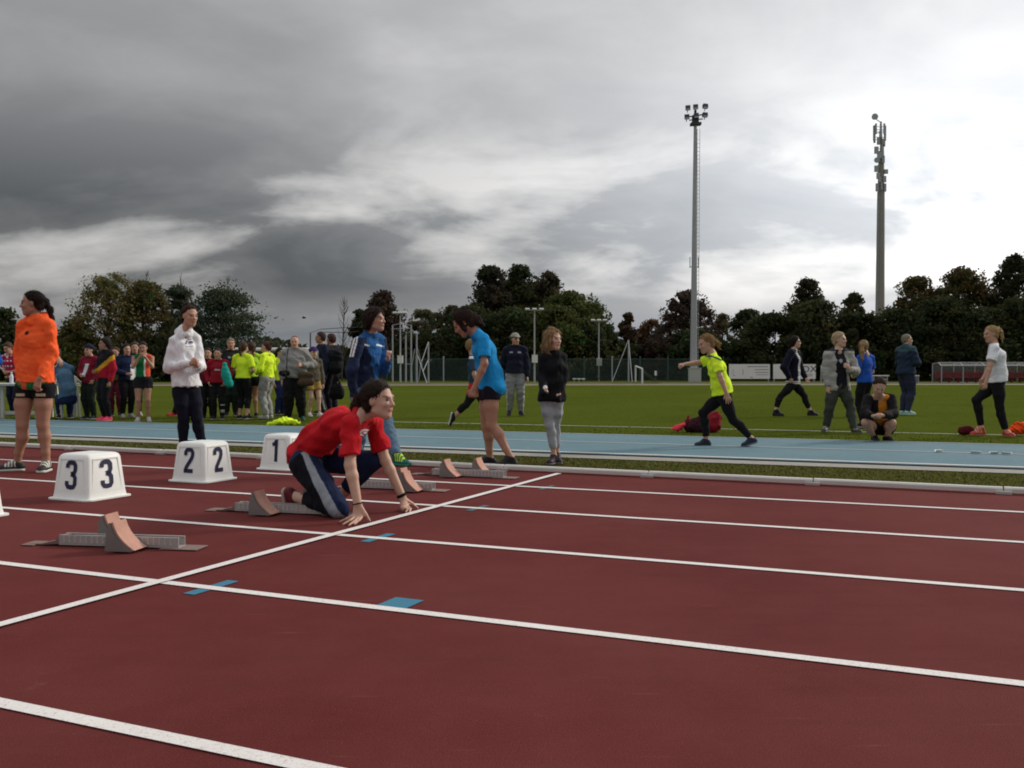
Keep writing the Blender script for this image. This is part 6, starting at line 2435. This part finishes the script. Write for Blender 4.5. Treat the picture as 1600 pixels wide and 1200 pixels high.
crowd('girl in a lime singlet with bare arms and legs half hidden by the neon T-shirt', 394, 651, 1.42, -150, [T('singlet', (0.42, 0.66, 0.04), sleeve=0, loose=0.012, hem=0.0), Bt('shorts', BLACK, loose=0.018, end=0.20), Sh(BLACK)], dict(col=H_BR, locks=PONY), skin=SK_TAN, seed=34, arms=('hold', 'hold'))
crowd('girl in a neon yellow long sleeved top and pale grey joggers, hair in a bun', 418, 654, 1.41, -108, [T('sweatshirt', NEON, loose=0.024, hem=0.0, wr=(0.007, 0.11)), Bt('joggers', (0.34, 0.34, 0.33), loose=0.026, wr=(0.008, 0.12)), Sh((0.45, 0.45, 0.42))],
      dict(col=(0.07, 0.03, 0.025), th=0.014, locks=[[(0, -0.075, 0.065, 0.042), (0, -0.11, 0.075, 0.038)]]), seed=35, arms=('front', 'front'), hy=-95, res=0.0105)
crowd('person in a neon vest and blue trousers hidden behind the large man', 437, 648, 1.32, 60, [T('vest', NEON, sleeve=0.6, hem=0.03), Bt('trousers', (0.02, 0.03, 0.12), loose=0.018), Sh(BLACK)], dict(col=H_DK, locks=PONY), seed=36)
crowd('large balding man in a grey jacket and black trousers, one hand on his bag', 461, 657, 1.49, 8, [T('jacket', stripes((lambda P: (np.abs(P[:, 0] - at(451, 580, 16.9)[0]) < 0.010) & (P[:, 2] > 0.72) & (P[:, 1] < 16.9), (0.05, 0.05, 0.05)), base=(0.25, 0.245, 0.235)), loose=0.036, hem=0.06, belly=0.03, collar=0.02, wr=(0.010, 0.13)), Bt('trousers', (0.011, 0.011, 0.012), loose=0.030, wr=(0.006, 0.13)), Sh((0.02, 0.06, 0.05), (0.05, 0.10, 0.08))],
      dict(col=(0.14, 0.06, 0.035), th=0.006, line=-0.01, slope=0.8), skin=(0.56, 0.30, 0.22), seed=37, build=1.34, arms=('down', ((0.20, -0.04, 0.665), (0.09, 0.13, 0.655))), stance=0.085, nod=6, res=0.0105)
crowd('child with a purple cap and bare legs behind the large man', 489, 651, 1.31, 40, [T('jacket', (0.10, 0.085, 0.06), hem=0.03), Bt('shorts', (0.35, 0.22, 0.06), loose=0.022, end=0.28), Sh((0.6, 0.58, 0.55)), dict(kind='cap', col=(0.05, 0.025, 0.14))], dict(col=H_BR), skin=SK_P, seed=38, stepL=0.10)
JS = stand(503, 647, 1.66, -60)
crowd('person in a navy tracksuit with pale stripes down the trouser leg', 503, 647, 1.66, -62, [T('jacket', stripes((lambda P: (np.abs(P[:, 0] - at(498, 560, 19.3)[0]) < 0.02) & (np.abs(P[:, 2] - 1.20) < 0.08), (0.5, 0.5, 0.55)), base=(0.014, 0.017, 0.040)), hem=0.06, loose=0.034), Bt('track_trousers', side_stripe(JS, (0.018, 0.014, 0.030), (0.5, 0.48, 0.46), -0.3, 0.3), loose=0.020), Sh(BLACK)],
      dict(col=(0.05, 0.03, 0.03), th=0.014), skin=SK_TAN, seed=39, hy=-80)
crowd('person carrying a black backpack behind the navy tracksuit', 519, 646, 1.63, -120, [T('jacket', (0.02, 0.022, 0.032), hem=0.06), Bt('trousers', (0.02, 0.016, 0.03), loose=0.02), Sh(BLACK)], dict(col=(0.06, 0.03, 0.03)), skin=SK_TAN, seed=40)


# ---- person seated on the white chair, seen from behind
H = 1.55
J = stand(106, 656, H, 200, headyaw=190)
px_joints(J, head=(88, 553, 0.30), neck=(96, 569, 0.15), chest=(101, 588, 0.05), waist=(106, 607, 0.0), pelvis=(105, 622, 0.05), shR=(112, 576, 0.15), shL=(84, 577, 0.15), elR=(110, 595, 0.30), wrR=(96, 598, 0.5), elL=(80, 595, 0.30), wrL=(82, 598, 0.5),
          hiR=(112, 624, 0.1), hiL=(97, 624, 0.1), knR=(110, 622, 0.55), knL=(92, 622, 0.55), anR=(109, 647, 0.5), anL=(93, 647, 0.5))
person('person in a slate blue jacket sitting on the white plastic chair with the back turned', J, H, SK,
       [T('jacket', (0.07, 0.14, 0.22), loose=0.02, hem=0.0), Bt('trousers', (0.014, 0.024, 0.08), loose=0.02), Sh(BLACK)], dict(col=H_BR), res=0.012, seed=41, group=CROWD, face=False)
# ================================================================ lane number boxes
M_BOX = plain('box_plastic', (0.80, 0.81, 0.79), 0.45, var=0.10, scale=6, bump=0.05, bscale=40, spec=0.4)
M_NUM = plain('numeral_ink', (0.012, 0.014, 0.055), 0.5, var=0.1)
GLYPH = {
    '3': [[(.06, .74), (.065, .84), (.12, .915), (.25, .935), (.38, .915), (.435, .84), (.435, .66), (.38, .555), (.24, .525)],
          [(.24, .525), (.38, .495), (.445, .40), (.445, .17), (.385, .085), (.25, .065), (.115, .085), (.06, .17), (.06, .28)]],
    '2': [[(.07, .70), (.07, .83), (.125, .915), (.25, .935), (.375, .915), (.43, .83), (.43, .70), (.375, .56), (.13, .22), (.085, .075)], [(.01, .075), (.48, .075)]],
    '1': [[(.30, .0), (.30, 1.0)], [(.27, .90), (.20, .80), (.08, .775)]],
    '4': [[(.38, 0), (.38, 1.0)], [(.36, .95), (.06, .28), (.06, .25)], [(.0, .25), (.50, .25)]],
}


def glyph_mesh(name, ch, h, M, th=0.165):
    mb = MB()
    for path in GLYPH[ch]:
        p = np.array(path) * h
        p[:, 0] -= 0.25 * h
        n = len(p)
        tg = np.gradient(p, axis=0)
        tg /= np.linalg.norm(tg, axis=1)[:, None]
        nr = np.stack([-tg[:, 1], tg[:, 0]], -1) * th * h * 0.5
        l_, r_ = p + nr, p - nr
        vs, fs = [], []
        for i in range(n):
            for q in (l_[i], r_[i]):
                for z in (0.0, 0.0016):
                    vs.append(M @ Vector((q[0], q[1], z)))
        for i in range(n - 1):
            a, b2 = 4 * i, 4 * i + 4
            fs += [(a + 1, a + 3, b2 + 3, b2 + 1), (a, b2, b2 + 2, a + 2), (a, a + 1, b2 + 1, b2), (a + 2, b2 + 2, b2 + 3, a + 3)]
        fs += [(0, 2, 3, 1), (4 * n - 4, 4 * n - 3, 4 * n - 1, 4 * n - 2)]
        mb.add(vs, fs)
    return mb.mesh(name)


def number_box(ch, label, corner):
    """tapered box; corner = nearest base corner, sides run along the lanes and across them"""
    W, Hh, TP = 0.392, 0.322, 0.292
    ctr = corner - AV * (W / 2) + TV * (W / 2)
    root = empty('lane_number_box', (ctr[0], ctr[1], 0), -ANG)
    tag(root, label, 'number box', 'white lane number boxes')
    bm = bmesh.new()
    secs = [(0.0, W / 2 - 0.018), (Hh - 0.0, TP / 2)]
    rings = []
    zs = [(0.010, W / 2 - 0.018), (0.05, W / 2 - 0.025), (Hh - 0.030, TP / 2 + 0.002), (Hh - 0.012, TP / 2 - 0.006), (Hh - 0.003, TP / 2 - 0.018), (Hh, TP / 2 - 0.032)]
    rc, ns = 0.022, 5
    for z, r in zs:
        ring = []
        for cx, cy, a0 in ((1, 1, 0), (-1, 1, 90), (-1, -1, 180), (1, -1, 270)):
            for j in range(ns):
                a = R(a0 + 90 * j / (ns - 1))
                ring.append(bm.verts.new((cx * (r - rc) + rc * math.cos(a), cy * (r - rc) + rc * math.sin(a), z)))
        rings.append(ring)
    n = len(rings[0])
    for a, b2 in zip(rings[:-1], rings[1:]):
        for i in range(n):
            bm.faces.new((a[i], a[(i + 1) % n], b2[(i + 1) % n], b2[i]))
    bm.faces.new(rings[-1])
    me = bpy.data.meshes.new('shell')
    bm.to_mesh(me)
    bm.free()
    me.polygons.foreach_set('use_smooth', [True] * len(me.polygons))
    me.set_sharp_from_angle(angle=R(50))
    link('shell', me, M_BOX, root)
    mb = MB()
    poly = []
    r = W / 2 + 0.010
    for cx, cy, a0 in ((1, 1, 0), (-1, 1, 90), (-1, -1, 180), (1, -1, 270)):
        for j in range(5):
            a = R(a0 + 90 * j / 4)
            poly.append((cx * (r - 0.05) + 0.05 * math.cos(a), cy * (r - 0.05) + 0.05 * math.sin(a)))
    mb.prism(poly, 0.001, 0.013)
    mb.build('flange', M_BOX, root, bevel=0.003)
    tilt = math.atan2((W - 0.05 - TP) / 2, Hh)
    for name_, rz in (('near', 0.0), ('right', 90.0)):
        # face frame: x along the face, y up the slope, z outwards
        Rz = Matrix.Rotation(R(rz), 4, 'Z')
        midr = (W / 2 - 0.025 + TP / 2 + 0.002) / 2
        M = Rz @ Matrix.Translation((0, -midr - 0.0005, (0.05 + Hh - 0.03) / 2)) @ Matrix.Rotation(R(90) - tilt, 4, 'X')
        mb = MB()
        wv, hv = 0.118, 0.118
        pl = [(-wv - 0.016, -hv), (wv + 0.016, -hv), (wv - 0.008, hv), (-wv + 0.008, hv)]
        # raised border round the numeral panel
        inn = [(-wv - 0.008, -hv + 0.008), (wv + 0.008, -hv + 0.008), (wv - 0.014, hv - 0.008), (-wv + 0.014, hv - 0.008)]
        for i in range(4):
            q = [pl[i], pl[(i + 1) % 4], inn[(i + 1) % 4], inn[i]]
            mb.prism(q, -0.004, 0.0018, M)
        mb.build('panel_border', M_BOX, root)
        g = glyph_mesh('numeral', ch, 0.200, M @ Matrix.Translation((0.0, -0.094, 0.0030)))
        link('numeral', g, M_NUM, root)
    return root


number_box('3', 'white lane box with the number 3, beside the orange hoodie', gr(137, 785))
number_box('2', 'white lane box with the number 2, in front of the white hoodie', gr(320, 756))
number_box('1', 'white lane box with the number 1, half hidden by the red runner', gr(454, 736.5))
number_box('4', 'white lane box of which only a rounded corner shows at the left edge', gr(9, 806) - TV * 0.36)

# ================================================================ starting blocks
M_RAIL = plain('block_aluminium', (0.42, 0.40, 0.39), 0.45, metal=0.3, var=0.2, scale=20, bump=0.1)
M_SLOT = plain('block_slot', (0.62, 0.60, 0.58), 0.4, metal=0.3)
M_SPIKE = plain('block_plate', (0.22, 0.15, 0.13), 0.6, metal=0.3, var=0.3, scale=15)
M_PADR = plain('pedal_rubber', (0.56, 0.31, 0.24), 0.9, var=0.25, scale=18, bump=0.6, bscale=260)
M_BRKT = plain('pedal_bracket', (0.24, 0.22, 0.21), 0.5, metal=0.5, var=0.2, scale=12)


def starting_block(label, tail, front, pedals):
    """rail from tail to front (ground points); pedals = (distance from the tail, side, steepness)"""
    d = front - tail
    L = float(np.linalg.norm(d))
    ang = math.atan2(d[1], d[0])
    root = empty('starting_block', (tail[0], tail[1], 0.0), ang)
    tag(root, label, 'starting block', 'starting blocks in the lanes')
    x0, x1 = 0.20, L - 0.11
    w, hh, th = 0.036, 0.060, 0.005
    mb = MB()
    prof = [(-w, 0.008), (-w, hh), (-w + 0.012, hh), (-w + 0.012, hh - th), (-w + th, hh - th), (-w + th, 0.014), (w - th, 0.014), (w - th, hh - th), (w - 0.012, hh - th), (w - 0.012, hh), (w, hh), (w, 0.008)]
    n = len(prof)
    vs = [(x, y, z) for x in (x0, x1) for y, z in prof]
    mb.add(vs, [(j, (j + 1) % n, n + (j + 1) % n, n + j) for j in range(n)])
    for o in (0, n):
        ids = [(0, 1, 4, 5), (1, 2, 3, 4), (0, 5, 6, 11), (6, 7, 10, 11), (7, 8, 9, 10)]
        mb.add([vs[o + k] for k in range(n)], ids)
    mb.build('rail', M_RAIL, root)
    mb = MB()
    for sgn in (-1, 1):
        i = 0
        x = x0 + 0.03
        while x < x1 - 0.02:
            mb.box((x, sgn * (w + 0.0012), 0.040), (0.0045, 0.0024, 0.026))
            mb.box((x, sgn * (w + 0.0012), 0.026), (0.011, 0.0024, 0.006))
            mb.box((x, sgn * (w + 0.0012), 0.053), (0.009, 0.0024, 0.004))
            x += 0.031
    tag(mb.build('slots', M_SLOT, root), kind='stuff')
    # sloping tail plate with spikes, flat plate in front
    mb = MB()
    mb.prism([(0.0, 0.004), (0.10, 0.004), (0.20, 0.012), (0.24, 0.058), (0.205, 0.058), (0.18, 0.03), (0.10, 0.012), (0.0, 0.009)], -0.034, 0.034, Matrix.Rotation(R(90), 4, 'X'))
    mb.box((0.035, 0, 0.0055), (0.07, 0.12, 0.005))
    mb.build('tail_plate', M_SPIKE, root, bevel=0.002)
    mb = MB()
    mb.box((L - 0.10, 0, 0.0062), (0.20, 0.13, 0.005))
    mb.build('front_plate', M_SPIKE, root, bevel=0.002)
    for (dist, side, lean_) in pedals:
        px_ = dist
        yc = side * 0.108
        hw = 0.062
        # curved pad: section in the x-z plane
        pts = []
        for i in range(8):
            f = i / 7
            z = 0.012 + 0.140 * f
            x = px_ + 0.060 - lean_ * f ** 0.85 - 0.018 * math.sin(f * math.pi)
            pts.append((x, z))
        mb = MB()
        vs, fs = [], []
        for (x, z) in pts:
            for dx in (0.0, -0.016):
                for y in (yc - hw, yc + hw):
                    vs.append((x + dx, y, z + (-0.006 if dx else 0)))
        for i in range(7):
            a, b2 = 4 * i, 4 * i + 4
            fs += [(a, a + 1, b2 + 1, b2), (a + 2, b2 + 2, b2 + 3, a + 3), (a, b2, b2 + 2, a + 2), (a + 1, a + 3, b2 + 3, b2 + 1)]
        fs += [(0, 2, 3, 1), (28, 29, 31, 30)]
        mb.add(vs, fs)
        ped = mb.build('pedal', M_BRKT, root)
        me_pad = MB()
        vs2 = []
        for (x, z) in pts:
            for dx in (0.012, 0.001):
                for y in (yc - hw + 0.002, yc + hw - 0.002):
                    vs2.append((x + dx, y, z + (0.004 if dx > 0.005 else 0)))
        me_pad.add(vs2, fs)
        me_pad.build('pad', M_PADR, ped, bevel=0.003)
        # side cheeks carry the pad down to the rail
        mb = MB()
        for y in (yc - hw - 0.003, yc + hw + 0.003):
            cheek = [(pts[0][0] - 0.002, 0.010)] + [(x - 0.004, z) for x, z in pts[1:7]] + [(pts[6][0] - 0.030, pts[6][1] - 0.01), (pts[7][0] - 0.022, 0.10), (pts[7][0] - 0.030, 0.010)]
            n = len(cheek)
            vs = [(x, y + dy, z) for dy in (-0.002, 0.002) for x, z in cheek]
            mb.add(vs, [tuple(range(n)), tuple(range(2 * n - 1, n - 1, -1))] + [(i, (i + 1) % n, n + (i + 1) % n, n + i) for i in range(n)])
        mb.box((px_ - 0.05, side * 0.042, 0.040), (0.05, 0.02, 0.05))
        mb.box((px_ - 0.05, yc, 0.035), (0.03, 2 * hw + 0.012, 0.035))
        mb.build('bracket', M_BRKT, ped)
    return root


starting_block('starting block nearest the camera, alone in its lane at lower left', gr(44, 850), gr(316, 858), [(0.625, -1, 0.115), (0.45, 1, 0.115)])
starting_block('starting block under the foot of the red runner', gr(328, 797), gr(540, 806) + np.array([0.06, 0, 0]), [(0.46, -1, 0.115), (0.70, 1, 0.115)])
starting_block('starting block behind the arms of the red runner', gr(530, 761), gr(699, 768), [(0.66, -1, 0.115), (0.54, 1, 0.115)])
starting_block('starting block at the feet of the girl in the light blue shirt', gr(645, 741), gr(808, 748), [(0.42, -1, 0.115), (0.62, 1, 0.115)])


# ================================================================ bags and garments lying about
def lump(name, label, cat, base, prims, k, col, wr, res=0.009, parts=(), mat=None, group=None, zmin=0.0):
    f = uni(prims, k)
    f = wrinkle(f, len(label), *wr)
    f = cutp(f, (0, 0, zmin), (0, 0, -1))
    return f


def make_lump(name, label, cat, base, pts, k, col, wr=(0.008, 0.10), res=0.010, zmin=-0.015, clip=True, group=None):
    """soft thing built of tapered capsules given as (p, q, r0, r1) in world coordinates"""
    f = wrinkle(uni([caps(*c) for c in pts], k), len(label) * 7, *wr)
    if clip:
        f = cutp(f, (0, 0, zmin), (0, 0, -1))
    lo = np.min([np.minimum(c[0], c[1]) - max(c[2], c[3]) - 0.04 for c in pts], 0)
    hi = np.max([np.maximum(c[0], c[1]) + max(c[2], c[3]) + 0.04 for c in pts], 0)
    V, Fq = sdf_mesh(f, lo, hi, res)
    cc = col(V) if callable(col) else np.tile(np.array(col, dtype=np.float32), (len(V), 1))
    o = link(name, np_mesh(name, V - base, Fq, True, cc), M_CLOTH, None, tuple(base))
    tag(o, label, cat, group)
    return o


d0 = 15.7
b0 = gr(445, 663.5)
e = lambda x, y, dd=0.0: at(x, y, d0 + dd)
make_lump('garment', 'crumpled neon yellow garment lying on the grass by the blue lane', 'garment', b0,
          [(e(421, 662), e(440, 659), 0.035, 0.06), (e(440, 658, .1), e(462, 660), 0.06, 0.045), (e(430, 660, .15), e(468, 661, .1), 0.045, 0.03), (e(445, 655, .1), e(455, 657, .15), 0.045, 0.04)], 0.05, NEON, (0.013, 0.10), 0.008)
d0 = 14.0
b0 = gr(1100, 674)
bag = make_lump('sports_bag', 'dark maroon sports bag lying on the grass behind the neon yellow runner', 'bag', b0,
                [(e(1078, 668), e(1112, 664), 0.09, 0.14), (e(1112, 660, .05), e(1118, 652), 0.13, 0.09), (e(1082, 660), e(1092, 655), 0.05, 0.05)], 0.06,
                stripes((lambda P: P[:, 0] > at(1103, 660, 14)[0], (0.22, 0.012, 0.022)), base=(0.035, 0.010, 0.014)), (0.014, 0.12), 0.010)
make_lump('shoe_pouch', 'dark red strap standing up at the left end of the maroon bag', 'pouch', gr(1076, 672), [(e(1072, 662), e(1076, 650), 0.03, 0.02), (e(1076, 668), e(1080, 654), 0.035, 0.02)], 0.02, (0.20, 0.02, 0.03), (0.006, 0.08), 0.008)
make_lump('garment', 'bright pink garment left of the maroon bag', 'garment', gr(1058, 672), [(e(1048, 670.5), e(1062, 668), 0.02, 0.05), (e(1058, 669), e(1068, 664), 0.04, 0.04)], 0.03, (0.80, 0.06, 0.10), (0.012, 0.08), 0.008)
d0 = 13.3
make_lump('sports_bag', 'small dark red bag at the feet of the girl in the white T-shirt', 'bag', gr(1510, 679), [(e(1503, 674), e(1518, 673), 0.055, 0.055), (e(1505, 671), e(1516, 670), 0.045, 0.045)], 0.03, (0.085, 0.010, 0.012), (0.010, 0.10), 0.008)
make_lump('garment', 'bright orange garment heaped at the right picture edge', 'garment', gr(1592, 680), [(e(1578, 674), e(1600, 668), 0.05, 0.09), (e(1586, 666), e(1590, 662), 0.05, 0.03), (e(1600, 672), e(1612, 674), 0.06, 0.04)], 0.04, (0.95, 0.10, 0.02), (0.016, 0.09), 0.008)
d0 = 16.6
make_lump('camera', 'black camera hanging in front of the large man in the grey jacket', 'camera', at(444, 590, 16.6), [(e(440, 583, -0.02), e(449, 583, -0.02), 0.05, 0.05), (e(444, 585, -0.1), e(444, 585, -0.02), 0.04, 0.045)], 0.02, (0.010, 0.010, 0.010), (0.002, 0.1), 0.008, clip=False)
d0 = 16.75
make_lump('shoulder_bag', 'brown shoulder bag on the hip of the large man', 'bag', at(477, 606, 16.75), [(e(470, 585), e(486, 586), 0.06, 0.05), (e(472, 597), e(486, 597), 0.08, 0.07)], 0.05, (0.075, 0.050, 0.032), (0.006, 0.10), 0.010, clip=False)
d0 = 19.2
make_lump('backpack', 'black backpack on the back of the person beside the navy tracksuit', 'backpack', at(524, 590, 19.2), [(e(519, 556), e(527, 558), 0.13, 0.12), (e(519, 572), e(527, 574), 0.14, 0.13), (e(527, 551, -.05), e(530, 553), 0.07, 0.06)], 0.06, (0.012, 0.013, 0.016), (0.008, 0.12), 0.012, clip=False)
d0 = 19.0
make_lump('holdall', 'black holdall hanging beside the coach', 'bag', at(527, 625, 19.0), [(e(522, 606), e(531, 606), 0.07, 0.07), (e(521, 618), e(532, 618), 0.09, 0.08), (e(523, 598), e(527, 590), 0.015, 0.015), (e(531, 598), e(527, 590), 0.015, 0.015), (e(524, 612), e(529, 612), 0.10, 0.09)], 0.08, (0.008, 0.008, 0.011), (0.006, 0.1), 0.010, clip=False)
d0 = 16.95
make_lump('garment', 'teal jacket hanging between the red sweatshirt and the neon T-shirt', 'garment', at(355, 603, 16.95), [(e(351, 569), e(353, 588), 0.04, 0.055), (e(353, 588), e(358, 600), 0.055, 0.06), (e(352, 580), e(358, 600), 0.055, 0.055)], 0.08, (0.015, 0.30, 0.25), (0.004, 0.12), 0.010, clip=False)
d0 = 11.9
mb = MB()
c = at(1371, 650, 11.78)
mb.box((0, 0, 0), (0.075, 0.012, 0.14), Matrix.Rotation(R(60), 3, 'X'))
o = mb.build('phone', plain('phone_pale', (0.45, 0.33, 0.22), 0.3), None, bevel=0.004, loc=tuple(c))
tag(o, 'small pale phone held by the squatting girl', 'phone')

# ================================================================ table, chair and bottle behind the orange hoodie
M_PLW = plain('white_plastic', (0.62, 0.62, 0.58), 0.5, var=0.1)
dq = 17.6
ta0, tb0 = at(-30, 601, dq), at(99, 601, dq)
tz = ta0[2]
tbl = empty('table', ((ta0[0] + tb0[0]) / 2, dq + 0.3, 0))
tag(tbl, 'white folding table behind the orange hoodie', 'table')
tw_ = tb0[0] - ta0[0]
mb = MB()
mb.box((0, 0, tz), (tw_, 0.75, 0.045))
mb.build('table_top', M_PLW, tbl, bevel=0.012)
for x in (at(3, 650, dq)[0], at(57, 650, dq)[0], at(95, 650, dq)[0]):
    for y in (-0.28, 0.28):
        mb = MB()
        mb.box((x - tbl.location[0], y, tz / 2 - 0.012), (0.06, 0.045, tz - 0.024))
        mb.build('leg', M_PLW, tbl, bevel=0.006)
mb = MB()
mb.box(((at(30, 645, dq)[0]) - tbl.location[0], -0.25, at(30, 645, dq)[2]), (at(57, 645, dq)[0] - at(3, 645, dq)[0], 0.03, 0.06))
mb.build('stretcher', M_PLW, tbl)
M_BOT = plain('bottle_plastic', (0.62, 0.66, 0.68), 0.15, spec=0.6)
bp0 = at(18, 599, dq + 0.25)
mb = MB()
for z0b, z1b, r0, r1 in ((0, 0.13, 0.034, 0.034), (0.13, 0.175, 0.034, 0.014), (0.175, 0.195, 0.014, 0.014)):
    mb.tube((0, 0, z0b), (0, 0, z1b), r0, r1, 12)
bot = mb.build('bottle', M_BOT, None, smooth=True, loc=(bp0[0], bp0[1], tz + 0.0225))
tag(bot, 'clear water bottle standing on the white table', 'bottle')
mb = MB()
mb.tube((0, 0, 0.195), (0, 0, 0.212), 0.016, n=12)
mb.build('bottle_cap', M_WHITE, bot)

# white plastic chair, seen from behind
cb = gr(106, 651)
chair = empty('plastic_chair', (cb[0], cb[1], 0), R(12))
tag(chair, 'white plastic garden chair with curved arms beside the table', 'chair')
for x in (-0.24, 0.24):
    for y, zz in ((-0.22, 0.40), (0.24, 0.60)):
        mb = MB()
        mb.path([(x * 1.12, y * 1.1, 0), (x, y, 0.40), (x * 1.08, y, zz)], [0.022, 0.026, 0.022], 8)
        mb.build('leg', M_PLW, chair, smooth=True)
mb = MB()
mb.box((0, 0.0, 0.41), (0.48, 0.46, 0.03))
mb.build('seat', M_PLW, chair, bevel=0.012)
for s in (-1, 1):
    mb = MB()
    pts = [(s * 0.27, 0.26, 0.60), (s * 0.285, 0.05, 0.63), (s * 0.275, -0.16, 0.645), (s * 0.24, -0.26, 0.70), (s * 0.20, -0.29, 0.76)]
    mb.path(pts, 0.022, 8)
    mb.build('armrest', M_PLW, chair, smooth=True)
mb = MB()
pts = [(-0.20, -0.29, 0.76), (-0.12, -0.30, 0.80), (0.12, -0.30, 0.80), (0.20, -0.29, 0.76)]
mb.path(pts, 0.020, 8)
mb.path([(-0.24, -0.23, 0.40), (-0.20, -0.29, 0.76)], 0.02, 8)
mb.path([(0.24, -0.23, 0.40), (0.20, -0.29, 0.76)], 0.02, 8)
mb.build('back_frame', M_PLW, chair, smooth=True)
for i in range(5):
    mb = MB()
    x = -0.13 + 0.065 * i
    mb.tube((x * 1.1, -0.235, 0.42), (x, -0.30, 0.79), 0.014, n=6)
    mb.build('back_slat', M_PLW, chair)

# small paper tabs on the runway line, bird
for i, (px, py) in enumerate(((1467, 706), (1525, 708.5), (1553, 709), (1573, 710))):
    p = gr(px, py, 0.016)
    mb = MB()
    a = R((20, -35, 10, -55)[i])
    for s in (-1, 1):
        q = [(-0.05, 0), (0.05, 0), (0.05, 0.028), (-0.05, 0.028)]
        M = Matrix.Rotation(a, 4, 'Z') @ Matrix.Rotation(R(90 - s * 38), 4, 'X')
        mb.prism(q, 0.0, 0.0012, M @ Matrix.Translation((0, 0, 0)))
    o = mb.build('paper_tab', M_WHITE, None, loc=(p[0], p[1], 0.0175))
    tag(o, ('folded white paper tab on the runway line below the slate blue coat, leftmost of four', 'folded white paper tab on the runway line, second of four from left', 'folded white paper tab on the runway line, third of four from left', 'folded white paper tab on the runway line, rightmost of four')[i], 'paper tab', 'white paper tabs on the runway line')
p = at(475, 496.5, 60)
mb = MB()
mb.ball((0, 0, 0), 0.07, 8, 6, (1.9, 0.8, 0.8))
bird = mb.build('bird', plain('bird_dark', (0.02, 0.02, 0.022), 0.8), None, smooth=True, loc=tuple(p))
tag(bird, 'small dark bird flying above the crowd', 'bird')
for s in (-1, 1):
    mb = MB()
    mb.prism([(-0.06, 0.0), (0.07, 0.0), (0.02, 0.24 * s), (-0.05, 0.22 * s)], -0.006, 0.006, Matrix.Rotation(R(18 * s), 4, 'X'))
    mb.build('wing', MATS['bird_dark'], bird)
